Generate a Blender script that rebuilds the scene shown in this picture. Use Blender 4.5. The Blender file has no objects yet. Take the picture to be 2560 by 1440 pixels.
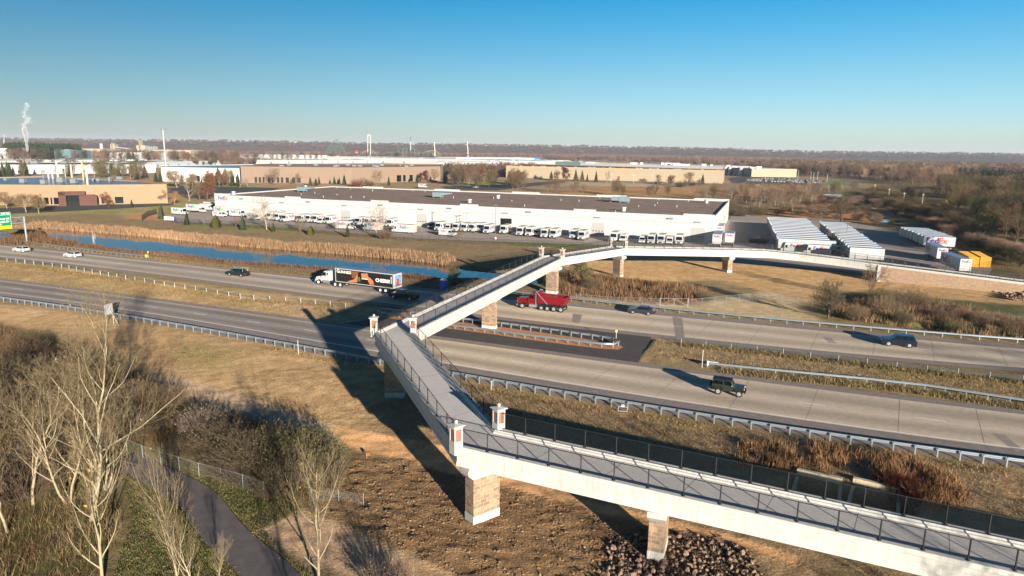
import bpy, math, random
import numpy as np
from mathutils import Vector, Matrix
D = bpy.data
SC = bpy.context.scene
COL = SC.collection
rad = math.radians
PI = math.pi

# ------------------------------------------------------------------ camera, sky, sun, exposure
CAM_H = 28.5
IW, IH, FPX = 2560.0, 1440.0, 1707.0          # photograph size and focal length in its pixels (24 mm equivalent)
PITCH, ROLL = rad(11.36), rad(0.8)
FW = np.array([0, math.cos(PITCH), -math.sin(PITCH)])
_r0 = np.array([1.0, 0, 0]); _u0 = np.cross(_r0, FW)
RT = _r0 * math.cos(ROLL) + _u0 * math.sin(ROLL)
UP = np.cross(RT, FW)
cam = D.objects.new('camera', D.cameras.new('camera'))
COL.objects.link(cam)
cam.matrix_world = Matrix(((RT[0], UP[0], -FW[0], 0), (RT[1], UP[1], -FW[1], 0), (RT[2], UP[2], -FW[2], CAM_H), (0, 0, 0, 1)))
cam.data.sensor_width = 36; cam.data.lens = 36 * FPX / IW
cam.data.clip_start = 0.5; cam.data.clip_end = 40000
SC.camera = cam

SUN_AZ, SUN_EL = rad(153), rad(11.0)           # azimuth from +Y towards +X
W = D.worlds.new('World'); SC.world = W; W.use_nodes = True
wn = W.node_tree.nodes; wl = W.node_tree.links
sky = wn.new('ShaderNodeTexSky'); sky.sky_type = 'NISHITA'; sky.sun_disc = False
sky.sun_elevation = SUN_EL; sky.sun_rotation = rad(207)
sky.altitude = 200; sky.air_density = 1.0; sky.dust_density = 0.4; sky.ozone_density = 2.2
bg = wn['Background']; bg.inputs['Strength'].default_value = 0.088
# sky tint by elevation: cooler than the model's, darkened above the frame to deepen shadows
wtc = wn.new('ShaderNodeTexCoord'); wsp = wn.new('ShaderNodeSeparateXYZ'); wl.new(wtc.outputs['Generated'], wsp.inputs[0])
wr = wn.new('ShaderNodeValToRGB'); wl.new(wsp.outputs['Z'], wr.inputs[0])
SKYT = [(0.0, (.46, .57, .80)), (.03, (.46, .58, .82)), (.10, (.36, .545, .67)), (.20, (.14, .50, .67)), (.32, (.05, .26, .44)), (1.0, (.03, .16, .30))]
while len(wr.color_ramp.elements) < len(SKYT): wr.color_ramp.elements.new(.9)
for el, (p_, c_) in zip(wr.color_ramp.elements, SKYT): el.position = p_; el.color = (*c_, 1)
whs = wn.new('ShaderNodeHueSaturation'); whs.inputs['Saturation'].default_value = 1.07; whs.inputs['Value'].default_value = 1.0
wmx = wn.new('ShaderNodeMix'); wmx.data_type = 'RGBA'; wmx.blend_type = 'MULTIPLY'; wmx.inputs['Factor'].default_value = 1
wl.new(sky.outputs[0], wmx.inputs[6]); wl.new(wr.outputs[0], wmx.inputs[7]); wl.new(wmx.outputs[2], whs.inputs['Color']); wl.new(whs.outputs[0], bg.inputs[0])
sun = D.objects.new('sun', D.lights.new('sun', 'SUN')); COL.objects.link(sun)
sun.data.energy = 5.0; sun.data.angle = rad(0.53); sun.data.color = (1.0, 0.91, 0.80)
_sd = Vector((-math.sin(SUN_AZ) * math.cos(SUN_EL), -math.cos(SUN_AZ) * math.cos(SUN_EL), -math.sin(SUN_EL)))
sun.rotation_euler = _sd.to_track_quat('-Z', 'Y').to_euler()
vs = SC.view_settings
SC.display_settings.display_device = 'sRGB'
vs.view_transform = 'Standard'; vs.look = 'None'; vs.gamma = 1.0; vs.use_curve_mapping = False
vs.exposure = 1.15
HAZE = 0.00006
SC.cycles.max_bounces = 6; SC.cycles.diffuse_bounces = 3; SC.cycles.glossy_bounces = 3
SC.cycles.transparent_max_bounces = 12; SC.cycles.volume_bounces = 0
SC.cycles.use_denoising = True
try: SC.cycles.denoiser = 'OPENIMAGEDENOISE'
except Exception: pass

# ------------------------------------------------------------------ pixel <-> ground (used to survey positions)
def at(px, py, z=0.0):
    d = FW + RT * ((px - IW / 2) / FPX) + UP * ((IH / 2 - py) / FPX)
    t = (z - CAM_H) / d[2]
    return np.array([d[0] * t, d[1] * t, z])
def atY(px, py, y):
    d = FW + RT * ((px - IW / 2) / FPX) + UP * ((IH / 2 - py) / FPX)
    t = y / d[1]
    return np.array([d[0] * t, y, CAM_H + d[2] * t])
def ats(pts, z=0.0): return np.array([at(a, b, z) for a, b in pts])
def hpx(px, by, ty):                      # base ground point and height of a thing standing from pixel row by up to ty
    b = at(px, by); return b, atY(px, ty, b[1])[2]

# ------------------------------------------------------------------ materials
def S(r, g, b, k=1.0):                    # sRGB 0-255 -> linear
    f = lambda c: (c / 12.92 if c <= 0.04045 else ((c + 0.055) / 1.055) ** 2.4) * k
    return (f(r / 255.0), f(g / 255.0), f(b / 255.0), 1.0)
MATS = {}
def mat(name, col, rough=0.75, metal=0.0, var=0.0, nscale=3.0, namt=0.0, bump=0.0, bscale=20.0, spec=0.4, attr=None, coat=0.0, drough=0.0):
    """principled surface; var: per-object brightness change, namt: noise in the colour, bump: fine relief, attr: colour attribute"""
    if name in MATS: return MATS[name]
    m = D.materials.new(name); m.use_nodes = True
    n, l = m.node_tree.nodes, m.node_tree.links
    p = n['Principled BSDF']
    p.inputs['Roughness'].default_value = rough; p.inputs['Metallic'].default_value = metal
    p.inputs['Specular IOR Level'].default_value = spec
    p.inputs['Coat Weight'].default_value = coat
    p.inputs['Base Color'].default_value = col
    p.inputs['Diffuse Roughness'].default_value = drough
    src = None
    if attr:
        a = n.new('ShaderNodeVertexColor'); a.layer_name = attr; src = a.outputs[0]
    tc = n.new('ShaderNodeTexCoord')
    def mul(srcsock, facsock):
        mx = n.new('ShaderNodeMix'); mx.data_type = 'RGBA'; mx.blend_type = 'MULTIPLY'; mx.inputs['Factor'].default_value = 1.0
        if srcsock is None: mx.inputs[6].default_value = col
        else: l.new(srcsock, mx.inputs[6])
        l.new(facsock, mx.inputs[7]); return mx.outputs[2]
    if namt:
        no = n.new('ShaderNodeTexNoise'); no.inputs['Scale'].default_value = nscale; no.inputs['Detail'].default_value = 6; no.inputs['Roughness'].default_value = 0.65
        l.new(tc.outputs['Object'], no.inputs['Vector'])
        mr = n.new('ShaderNodeMapRange'); mr.inputs['From Min'].default_value = 0.25; mr.inputs['From Max'].default_value = 0.75
        mr.inputs['To Min'].default_value = 1 - namt; mr.inputs['To Max'].default_value = 1 + namt
        l.new(no.outputs['Fac'], mr.inputs['Value']); src = mul(src, mr.outputs[0])
    if var:
        oi = n.new('ShaderNodeObjectInfo'); mr = n.new('ShaderNodeMapRange')
        mr.inputs['To Min'].default_value = 1 - var; mr.inputs['To Max'].default_value = 1 + var
        l.new(oi.outputs['Random'], mr.inputs['Value']); src = mul(src, mr.outputs[0])
    if src is not None: l.new(src, p.inputs['Base Color'])
    if bump:
        nb = n.new('ShaderNodeTexNoise'); nb.inputs['Scale'].default_value = bscale; nb.inputs['Detail'].default_value = 5
        l.new(tc.outputs['Object'], nb.inputs['Vector'])
        bp = n.new('ShaderNodeBump'); bp.inputs['Strength'].default_value = 0.8; bp.inputs['Distance'].default_value = bump
        l.new(nb.outputs['Fac'], bp.inputs['Height']); l.new(bp.outputs[0], p.inputs['Normal'])
    MATS[name] = m
    return m

def streaked(name, col, rough=.7):
    """painted concrete with faint rain streaks down its upright faces"""
    m = mat(name, col, rough, namt=.09, nscale=.6, spec=.3); n, l = m.node_tree.nodes, m.node_tree.links; p = n['Principled BSDF']
    tc = n.new('ShaderNodeTexCoord'); mp_ = n.new('ShaderNodeMapping'); mp_.inputs['Scale'].default_value = (2.6, 2.6, .16); l.new(tc.outputs['Object'], mp_.inputs[0])
    no = n.new('ShaderNodeTexNoise'); no.inputs['Scale'].default_value = 1.6; no.inputs['Detail'].default_value = 6; no.inputs['Roughness'].default_value = .7; l.new(mp_.outputs[0], no.inputs['Vector'])
    mr = n.new('ShaderNodeMapRange'); mr.inputs['From Min'].default_value = .3; mr.inputs['From Max'].default_value = .62; mr.inputs['To Min'].default_value = .78; mr.inputs['To Max'].default_value = 1.04; l.new(no.outputs['Fac'], mr.inputs['Value'])
    old = p.inputs['Base Color'].links[0].from_socket; mx = n.new('ShaderNodeMix'); mx.data_type = 'RGBA'; mx.blend_type = 'MULTIPLY'; mx.inputs['Factor'].default_value = 1; l.new(old, mx.inputs[6]); l.new(mr.outputs[0], mx.inputs[7]); l.new(mx.outputs[2], p.inputs['Base Color']); return m

def brick_mat(name, c1, c2, mortar, scale, bw, bh, msz=0.02, bump=0.02, rough=0.9, namt=0.25):
    """masonry on upright faces: bricks laid along the wall (world-aligned box mapping by the face normal)"""
    m = D.materials.new(name); m.use_nodes = True
    n, l = m.node_tree.nodes, m.node_tree.links; p = n['Principled BSDF']; p.inputs['Roughness'].default_value = rough
    tc = n.new('ShaderNodeTexCoord')
    b = n.new('ShaderNodeTexBrick'); b.inputs['Scale'].default_value = scale
    b.inputs['Color1'].default_value = c1; b.inputs['Color2'].default_value = c2; b.inputs['Mortar'].default_value = mortar
    b.inputs['Mortar Size'].default_value = msz; b.inputs['Brick Width'].default_value = bw; b.inputs['Row Height'].default_value = bh
    b.inputs['Bias'].default_value = -0.1
    l.new(tc.outputs['UV'], b.inputs['Vector'])
    no = n.new('ShaderNodeTexNoise'); no.inputs['Scale'].default_value = 2.2; no.inputs['Detail'].default_value = 7; no.inputs['Roughness'].default_value = 0.7
    l.new(tc.outputs['Object'], no.inputs['Vector'])
    mr = n.new('ShaderNodeMapRange'); mr.inputs['From Min'].default_value = .25; mr.inputs['From Max'].default_value = .75
    mr.inputs['To Min'].default_value = 1 - namt; mr.inputs['To Max'].default_value = 1 + namt
    l.new(no.outputs['Fac'], mr.inputs['Value'])
    mx = n.new('ShaderNodeMix'); mx.data_type = 'RGBA'; mx.blend_type = 'MULTIPLY'; mx.inputs['Factor'].default_value = 1
    l.new(b.outputs['Color'], mx.inputs[6]); l.new(mr.outputs[0], mx.inputs[7]); l.new(mx.outputs[2], p.inputs['Base Color'])
    ad = n.new('ShaderNodeMath'); ad.operation = 'MULTIPLY_ADD'; ad.inputs[1].default_value = -1.0
    l.new(b.outputs['Fac'], ad.inputs[0]); l.new(no.outputs['Fac'], ad.inputs[2])
    bp = n.new('ShaderNodeBump'); bp.inputs['Strength'].default_value = 0.9; bp.inputs['Distance'].default_value = bump
    l.new(ad.outputs[0], bp.inputs['Height']); l.new(bp.outputs[0], p.inputs['Normal'])
    return m

def mesh_fence_mat(name, col, pitch, wire):
    """woven wire: diagonal wires from the UV in metres, open between them"""
    m = D.materials.new(name); m.use_nodes = True
    n, l = m.node_tree.nodes, m.node_tree.links; p = n['Principled BSDF']
    p.inputs['Base Color'].default_value = col; p.inputs['Roughness'].default_value = 0.6
    tc = n.new('ShaderNodeTexCoord'); sp = n.new('ShaderNodeSeparateXYZ'); l.new(tc.outputs['UV'], sp.inputs[0])
    def M(op, a, b=None):
        k = n.new('ShaderNodeMath'); k.operation = op
        for i, v in enumerate((a, b)):
            if v is None: continue
            if isinstance(v, (int, float)): k.inputs[i].default_value = v
            else: l.new(v, k.inputs[i])
        return k.outputs[0]
    a = M('LESS_THAN', M('FRACT', M('DIVIDE', M('ADD', sp.outputs[0], sp.outputs[1]), pitch)), wire)
    b = M('LESS_THAN', M('FRACT', M('DIVIDE', M('SUBTRACT', sp.outputs[0], sp.outputs[1]), pitch)), wire)
    l.new(M('MAXIMUM', a, b), p.inputs['Alpha'])
    return m

# ------------------------------------------------------------------ mesh building
class MB:
    def __init__(s): s.v = []; s.f = []; s.m = []
    def add(s, verts, faces, mi=0):
        o = len(s.v); s.v += [tuple(map(float, p)) for p in verts]
        s.f += [tuple(o + i for i in f) for f in faces]; s.m += [mi] * len(faces); return s
    def box(s, x0, x1, y0, y1, z0, z1, mi=0):
        return s.frus((x0, x1, y0, y1, z0), (x0, x1, y0, y1, z1), mi)
    def frus(s, a, b, mi=0):
        v = [(a[0], a[2], a[4]), (a[1], a[2], a[4]), (a[1], a[3], a[4]), (a[0], a[3], a[4]),
             (b[0], b[2], b[4]), (b[1], b[2], b[4]), (b[1], b[3], b[4]), (b[0], b[3], b[4])]
        return s.add(v, [(3, 2, 1, 0), (4, 5, 6, 7), (0, 1, 5, 4), (1, 2, 6, 5), (2, 3, 7, 6), (3, 0, 4, 7)], mi)
    def quad(s, a, b, c, d, mi=0): return s.add([a, b, c, d], [(0, 1, 2, 3)], mi)
    def ext(s, poly, y0, y1, mi=0, y0b=None, inset=None):
        """polygon in x,z drawn counter-clockwise seen from -Y, extruded along Y"""
        k = len(poly)
        v = [(x, y0, z) for x, z in poly] + [(x, y1, z) for x, z in poly]
        return s.add(v, [tuple(range(k)), tuple(range(2 * k - 1, k - 1, -1))] + [(i, i + k, (i + 1) % k + k, (i + 1) % k) for i in range(k)], mi)
    def cyl(s, p0, p1, r, n=12, mi=0, r1=None, caps=True):
        p0, p1 = np.array(p0, float), np.array(p1, float); d = p1 - p0; d = d / np.linalg.norm(d)
        a = np.cross(d, [0, 0, 1.0] if abs(d[2]) < .9 else [1.0, 0, 0]); a /= np.linalg.norm(a); b = np.cross(d, a)
        r1 = r if r1 is None else r1
        ang = [2 * PI * i / n for i in range(n)]
        v = [p0 + r * (a * math.cos(t) + b * math.sin(t)) for t in ang] + [p1 + r1 * (a * math.cos(t) + b * math.sin(t)) for t in ang]
        f = [(i, (i + 1) % n, (i + 1) % n + n, i + n) for i in range(n)]
        if caps: f += [tuple(range(n - 1, -1, -1)), tuple(range(n, 2 * n))]
        return s.add(v, f, mi)
    def tube(s, pts, r, n=6, mi=0):
        for a, b in zip(pts[:-1], pts[1:]): s.cyl(a, b, r, n, mi)
        return s
    def sph(s, c, r, n=10, mi=0, sz=1.0):
        v = [(c[0], c[1], c[2] + r * sz)]; rings = n // 2
        for i in range(1, rings):
            t = PI * i / rings
            for j in range(n): v.append((c[0] + r * math.sin(t) * math.cos(2 * PI * j / n), c[1] + r * math.sin(t) * math.sin(2 * PI * j / n), c[2] + r * sz * math.cos(t)))
        v.append((c[0], c[1], c[2] - r * sz)); f = [(0, 1 + j, 1 + (j + 1) % n) for j in range(n)]
        for i in range(rings - 2):
            for j in range(n):
                a, b = 1 + i * n + j, 1 + i * n + (j + 1) % n; f.append((a, a + n, b + n, b))
        l = len(v) - 1; o = 1 + (rings - 2) * n
        f += [(l, o + (j + 1) % n, o + j) for j in range(n)]
        return s.add(v, f, mi)
    def mesh(s, name, mats):
        me = D.meshes.new(name); me.from_pydata(s.v, [], s.f)
        for m in (mats if isinstance(mats, (list, tuple)) else [mats]): me.materials.append(m)
        if any(s.m): me.polygons.foreach_set('material_index', s.m)
        return me
    def obj(s, name, mats, parent=None, bevel=0.0, smooth=False):
        return link(name, s.mesh(name, mats), parent, bevel, smooth)
def link(name, me, parent=None, bevel=0.0, smooth=False):
    o = D.objects.new(name, me); COL.objects.link(o)
    if parent is not None: o.parent = parent
    if smooth:
        me.polygons.foreach_set('use_smooth', [True] * len(me.polygons))
    if bevel:
        b = o.modifiers.new('bevel', 'BEVEL'); b.width = bevel; b.segments = 2; b.limit_method = 'ANGLE'; b.angle_limit = rad(40)
    return o
def np_mesh(name, v, f, mats, colors=None, midx=None, uv=None, smooth=False):
    """large mesh from arrays; f is (n,k) with k = 3 or 4; colors one per vertex"""
    v = np.asarray(v, np.float32); f = np.asarray(f, np.int32); k = f.shape[1]
    me = D.meshes.new(name)
    me.vertices.add(len(v)); me.vertices.foreach_set('co', v.ravel())
    me.loops.add(f.size); me.loops.foreach_set('vertex_index', f.ravel())
    me.polygons.add(len(f)); me.polygons.foreach_set('loop_start', np.arange(0, f.size, k, dtype=np.int32))
    for m in (mats if isinstance(mats, (list, tuple)) else [mats]): me.materials.append(m)
    if midx is not None: me.polygons.foreach_set('material_index', np.asarray(midx, np.int32))
    if smooth: me.polygons.foreach_set('use_smooth', np.ones(len(f), bool))
    me.update(calc_edges=True)
    if colors is not None:
        ca = me.color_attributes.new('col', 'FLOAT_COLOR', 'POINT')
        cc = np.asarray(colors); c4 = np.ones((len(v), 4), np.float32); c4[:, :cc.shape[1]] = cc; ca.data.foreach_set('color', c4.ravel())
    if uv is not None:
        ul = me.uv_layers.new(name='UVMap'); ul.data.foreach_set('uv', np.asarray(uv, np.float32).ravel())
    return me
def empty(name, loc=(0, 0, 0), rz=0.0):
    o = D.objects.new(name, None); COL.objects.link(o); o.location = [float(c) for c in loc]; o.rotation_euler = (0, 0, rz); o.empty_display_size = 0.5; return o
def tag(o, label=None, cat=None, group=None, kind=None):
    if label: o['label'] = label
    if cat: o['category'] = cat
    if group: o['group'] = group
    if kind: o['kind'] = kind
    return o
def struct(o): o['kind'] = 'structure'; return o
KIDS = {}
def copy_tree(o, parent=None, kids=None):
    c = o.copy(); COL.objects.link(c)
    if parent is not None: c.parent = parent
    for ch in list(o.children): copy_tree(ch, c)
    return c
ORD = ('first second third fourth fifth sixth seventh eighth ninth tenth eleventh twelfth thirteenth fourteenth fifteenth sixteenth '
       'seventeenth eighteenth nineteenth twentieth').split()
def uvbox(me, faces_scale=1.0):
    """UV in metres: u along the wall, v up (flat faces: x,y)"""
    ul = me.uv_layers.new(name='UVMap')
    for p in me.polygons:
        n = p.normal
        for li in p.loop_indices:
            c = me.vertices[me.loops[li].vertex_index].co
            if abs(n.z) > 0.7: ul.data[li].uv = (c.x, c.y)
            else:
                h = Vector((-n.y, n.x)); h.normalize(); ul.data[li].uv = (c.x * h.x + c.y * h.y, c.z)
    return me

# ------------------------------------------------------------------ noise and polygons on arrays
def vnoise(x, y, seed=0):
    xi, yi = np.floor(x).astype(np.int64), np.floor(y).astype(np.int64); xf, yf = x - xi, y - yi
    def h(a, b):
        k = (a * 374761393 + b * 668265263 + seed * 974634777) & 0xffffffff
        k = ((k ^ (k >> 13)) * 1274126177) & 0xffffffff
        return ((k ^ (k >> 16)) & 0xffff) / 65535.0
    u, v = xf * xf * (3 - 2 * xf), yf * yf * (3 - 2 * yf)
    return (h(xi, yi) * (1 - u) + h(xi + 1, yi) * u) * (1 - v) + (h(xi, yi + 1) * (1 - u) + h(xi + 1, yi + 1) * u) * v
def fbm(x, y, oct=4, seed=0):
    s = np.zeros_like(x); a = 0.5; t = 0
    for i in range(oct): s += a * vnoise(x * 2 ** i, y * 2 ** i, seed + i * 17); t += a; a *= 0.5
    return s / t
def inside(px, py, poly):
    r = np.zeros(px.shape, bool); n = len(poly)
    for i in range(n):
        x0, y0 = poly[i][:2]; x1, y1 = poly[(i + 1) % n][:2]
        if y0 == y1: continue
        c = ((y0 > py) != (y1 > py)) & (px < (x1 - x0) * (py - y0) / (y1 - y0) + x0); r ^= c
    return r
def segdist(px, py, pts, closed=False):
    d = np.full(px.shape, 1e18); n = len(pts)
    for i in range(n if closed else n - 1):
        a = np.array(pts[i][:2]); b = np.array(pts[(i + 1) % n][:2]); e = b - a; L = e @ e + 1e-9
        t = np.clip(((px - a[0]) * e[0] + (py - a[1]) * e[1]) / L, 0, 1)
        d = np.minimum(d, (px - a[0] - t * e[0]) ** 2 + (py - a[1] - t * e[1]) ** 2)
    return np.sqrt(d)
def sdf(px, py, poly):
    d = segdist(px, py, poly, True); return np.where(inside(px, py, poly), d, -d)
def scatter(poly, n, rng, jit=0):
    poly = np.asarray(poly)[:, :2]; lo, hi = poly.min(0), poly.max(0); out = np.zeros((0, 2))
    while len(out) < n:
        q = rng.random((n * 3, 2)) * (hi - lo) + lo; out = np.vstack([out, q[inside(q[:, 0], q[:, 1], poly)]])
    return out[:n]
def resample(pts, step):
    pts = np.asarray(pts, float); seg = np.linalg.norm(np.diff(pts[:, :2], axis=0), axis=1); s = np.r_[0, np.cumsum(seg)]
    n = max(2, int(round(s[-1] / step)) + 1); t = np.linspace(0, s[-1], n)
    return np.stack([np.interp(t, s, pts[:, i]) for i in range(pts.shape[1])], 1)
def smooth_fit(pts, deg=3):
    """a smooth curve through surveyed points, as a function of the distance along the highway"""
    pts = np.asarray(pts)[:, :2]; u = pts @ HD; v = pts @ HN; c = np.polyfit(u / 100, v, deg); return c
HD = np.array([0.921, -0.389]); HN = np.array([0.389, 0.921])   # along and across the highway
def hw(c, u):
    u = np.asarray(u, float); v = np.polyval(c, u / 100); return u[:, None] * HD + v[:, None] * HN
# ------------------------------------------------------------------ highway survey lines
NY = smooth_fit(ats([(0,702),(320,743),(640,788),(930,828),(1280,876),(1600,916),(1920,960),(2240,999),(2560,1039)]), 3)
NW = smooth_fit(ats([(0,731),(320,776),(640,824),(940,876),(1280,937),(1600,985),(1920,1035),(2240,1078),(2560,1122)]), 3)
FY = smooth_fit(ats([(0,641),(320,677),(640,712),(960,753),(1280,805),(1600,828),(1920,857),(2240,889),(2560,922)]), 3)
FWh = smooth_fit(ats([(0,614.5),(320,648),(640,682.5),(760,696),(1400,765),(1600,785),(1920,814),(2240,844),(2560,876)]), 3)
NG = smooth_fit(ats([(47,758),(140,770),(327,802),(487,827),(655,857),(800,884),(934,909),(1174,952),(1274,970),(1416,995),(1610,1026),(1778,1054),(1910,1076),(2096,1102),(2298,1134),(2521,1164)]), 3)
FG = smooth_fit(ats([(1415,750),(1517,763),(1660,779),(1780,793),(1920,801),(2240,830),(2560,859)]), 2)
U0, U1 = -330.0, 190.0
def hv(c, u):
    """fitted curve, carried on straight beyond the surveyed stretch"""
    u = np.asarray(u, float); uc = np.clip(u, -205, 45); v = np.polyval(c, uc / 100); dv = np.polyval(np.polyder(c), uc / 100) / 100
    return v + dv * (u - uc)
def hp(c, u, off=0.0, z=0.0):
    u = np.atleast_1d(np.asarray(u, float)); v = hv(c, u) + off; p = u[:, None] * HD + v[:, None] * HN
    return np.c_[p, np.full(len(u), z)]
def uof(px, py): return float(at(px, py)[:2] @ HD)
US = np.arange(U0, U1 + .1, 3.0)

# ------------------------------------------------------------------ ground: one sheet from behind the camera to the horizon
def axis(lo, hi, dense, far0, far1):
    """spacing: dense = list of (a, b, step) in order, growing steps outside"""
    t = []
    for a, b, st in dense: t += list(np.arange(a, b, st))
    t.append(dense[-1][1]); st = dense[-1][2]; x = t[-1]
    while x < hi: st *= 1.075; x += st; t.append(x)
    st = dense[0][2]; x = t[0]; pre = []
    while x > lo: st *= 1.09; x -= st; pre.append(x)
    return np.array(pre[::-1] + t)
gx = axis(-14000, 14000, [(-150, -34, 0.9), (-34, 44, 0.34), (44, 150, 0.8)], 0, 0)
gy = axis(-300, 15000, [(34, 86, 0.34), (86, 215, 0.8), (215, 330, 1.6)], 0, 0)
X, Y = np.meshgrid(gx, gy); X = X.ravel(); Y = Y.ravel()
wob = (fbm(X / 2.2, Y / 2.2, 3, 5) - .5) * 2.2                         # ragged zone borders
def C3(r, g, b): return np.array(S(r, g, b)[:3])
gcol = np.ones((len(X), 3)) * C3(128, 110, 80)
big = fbm(X / 40, Y / 40, 4, 11)[:, None]
farm = np.clip((Y - 380) / 300, 0, 1)[:, None]
gcol = gcol * (1 - farm) + farm * (C3(112, 92, 76) * big + C3(140, 118, 92) * (1 - big))
fine = fbm(X * .9, Y * .9, 4, 21); med = fbm(X / 6, Y / 6, 4, 31)
ZONES = []
def zone(px, col, soft=0.8, amt=1.0, col2=None, w=1.0):
    """colour of one patch of ground, outline surveyed in the photograph; col2 mixes in by patches"""
    poly = ats(px)[:, :2]; lo, hi = poly.min(0) - 6, poly.max(0) + 6
    ix = np.nonzero((X > lo[0]) & (X < hi[0]) & (Y > lo[1]) & (Y < hi[1]))[0]
    if len(ix) == 0: return
    d = sdf(X[ix], Y[ix], poly) + wob[ix] * w; k = (np.clip(d / soft * .5 + .5, 0, 1) * amt)[:, None]
    c = np.ones((len(ix), 3)) * C3(*col)
    if col2 is not None:
        t = np.clip((med[ix] - .42) / .18, 0, 1)[:, None]; c = c * (1 - t) + C3(*col2) * t
    gcol[ix] = gcol[ix] * (1 - k) + c * k; ZONES.append(poly)
SOILPX = [(860,1150),(1010,1150),(1280,1225),(1480,1270),(1700,1330),(1560,1400),(1480,1440),(1400,1700),(900,1800),(1140,1440),(900,1330),(760,1270),(820,1200)]
PATHPX = [(842,1070),(1130,1117),(1290,1187),(1480,1257),(1640,1292),(2000,1392),(2000,1418),(1600,1300),(1450,1275),(1280,1223),(1000,1148),(905,1130),(850,1108)]
TRACKPX = [(380,935),(500,955),(640,1000),(720,1025),(850,1068),(860,1105),(700,1062),(600,1042),(400,985)]
PATCHPX = [(655,1325),(755,1272),(880,1325),(1140,1440),(1300,1520),(1000,1640),(880,1450),(720,1375)]
zone([(-500,640),(-500,520),(0,520),(300,518),(420,552),(640,566),(760,574),(1050,602),(1330,620),(1560,625),(1560,700),(1430,745),(1100,740),(640,690),(0,620)], (120,102,76), 1.5, 1, (110,95,68))
zone([(-100,522),(120,512),(300,518),(420,508),(530,505),(420,545),(200,533),(0,545)], (118,114,68), 2, 1, (132,118,78))
zone([(300,545),(360,528),(420,540),(400,552)], (150,112,76), 2)
zone([(-900,760),(0,650),(320,690),(640,726),(960,770),(1000,800),(930,820),(640,782),(320,737),(0,696),(-900,850)], (152,128,90), 1, 1, (168,142,102))
zone([(560,735),(680,738),(840,757),(940,795),(900,820),(680,787),(600,762)], (172,146,108), 3)
zone([(-900,700),(0,757),(330,800),(640,855),(950,910),(960,1080),(1120,1120),(850,1080),(640,1005),(380,940),(300,900),(200,850),(0,815),(-900,800)], (182,150,108), 1.5, 1, (170,138,98))
zone([(415,880),(520,850),(590,880),(540,930),(470,920)], (136,124,74), 3, .7)
zone([(950,905),(1280,975),(1600,1030),(1920,1085),(2240,1125),(2560,1165),(3400,1250),(3400,1650),(1900,1440),(1300,1190),(1120,1120),(960,1060)], (160,132,98), 1.5, 1, (142,120,88))
zone([(860,1150),(1010,1150),(1280,1225),(1480,1270),(1700,1330),(1560,1400),(1480,1440),(1400,1700),(900,1800),(1140,1440),(900,1330),(760,1270),(820,1200)], (154,122,88), 1, 1, (136,108,78))
zone([(380,935),(500,955),(640,1000),(720,1025),(850,1068),(860,1105),(700,1062),(600,1042),(400,985)], (178,152,124), .4, 1, None, .2)
zone([(830,1062),(1130,1115),(1290,1185),(1480,1255),(1640,1290),(2000,1390),(2000,1420),(1600,1302),(1450,1277),(1280,1225),(1000,1150),(905,1132),(845,1110)], (208,160,112), .3, 1, None, .15)
zone([(-600,800),(0,805),(110,835),(300,905),(380,950),(330,1090),(300,1180),(330,1300),(250,1440),(200,2200),(-900,2200)], (112,92,64), 1.5, 1, (98,92,56))
zone([(320,1130),(420,1140),(640,1190),(700,1230),(760,1270),(660,1325),(700,1380),(800,1440),(900,1700),(200,1900),(330,1300),(300,1180)], (100,96,58), 1.5, 1, (124,106,72))
zone([(380,985),(600,1040),(850,1110),(870,1190),(770,1275),(640,1180),(330,1095)], (108,90,64), 1.5, 1, (96,92,56))
zone([(655,1325),(755,1272),(880,1325),(1140,1440),(1300,1520),(1000,1640),(880,1450),(720,1375)], (172,138,102), .4, 1, (184,152,120), .2)
zone([(1625,838),(1700,850),(1920,888),(2240,922),(2560,955),(3300,1040),(3300,1120),(2560,1012),(1920,938),(1760,908),(1592,902)], (158,132,100), 1, 1, (144,122,90))
zone([(2150,905),(2560,958),(2900,1000),(2900,1050),(2560,1010),(2200,950)], (118,112,68), 2, .8, (142,118,80))
zone([(1415,738),(1500,752),(1660,774),(1920,799),(2060,803),(1990,765),(2030,715),(1900,728),(1750,762),(1600,758)], (184,160,124), 1.2, 1, (172,150,114))
zone([(1380,655),(1450,648),(1560,640),(1830,650),(2200,695),(2480,722),(2800,760),(2800,790),(2560,762),(2200,745),(2050,765),(1950,738),(1800,702),(1600,702),(1480,692)], (184,150,104), 1.2, 1, (172,138,96))
zone([(1360,690),(1480,690),(1600,705),(1770,722),(1750,757),(1600,757),(1420,737)], (140,98,62), 1.2, 1, (120,96,62))
zone([(2030,745),(2200,722),(2330,748),(2560,790),(3300,900),(3300,960),(2560,852),(2250,818),(2050,797)], (124,104,66), 1.2, 1, (112,104,62))
zone([(2330,745),(2560,765),(2560,790),(2400,780)], (88,88,56), 1.2)
zone([(1150,598),(1310,606),(1500,606),(1560,612),(1480,619),(1300,614)], (98,104,54), .7)
zone([(470,558),(640,565),(740,573),(740,580),(640,573),(470,566)], (98,104,54), .7)
zone([(1830,560),(1900,520),(2040,470),(2300,440),(2560,430),(3200,520),(3200,1000),(2480,690),(2230,560)], (120,100,68), 3, 1, (104,92,60))
zone([(1890,535),(2050,500),(2160,500),(2300,525),(2330,560),(2230,562),(1950,548)], (158,112,70), 3, 1, (138,104,70))
zone([(2130,492),(2230,500),(2310,540),(2230,545),(2150,515)], (156,136,108), 4)
zone([(2050,470),(2200,470),(2330,520),(2480,620),(2560,660),(2560,640),(2350,505),(2230,462),(2100,455)], (128,114,76), 4)
zone([(2400,459),(2560,456),(2700,470),(2600,480),(2420,473)], (84,118,48), 6)
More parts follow.
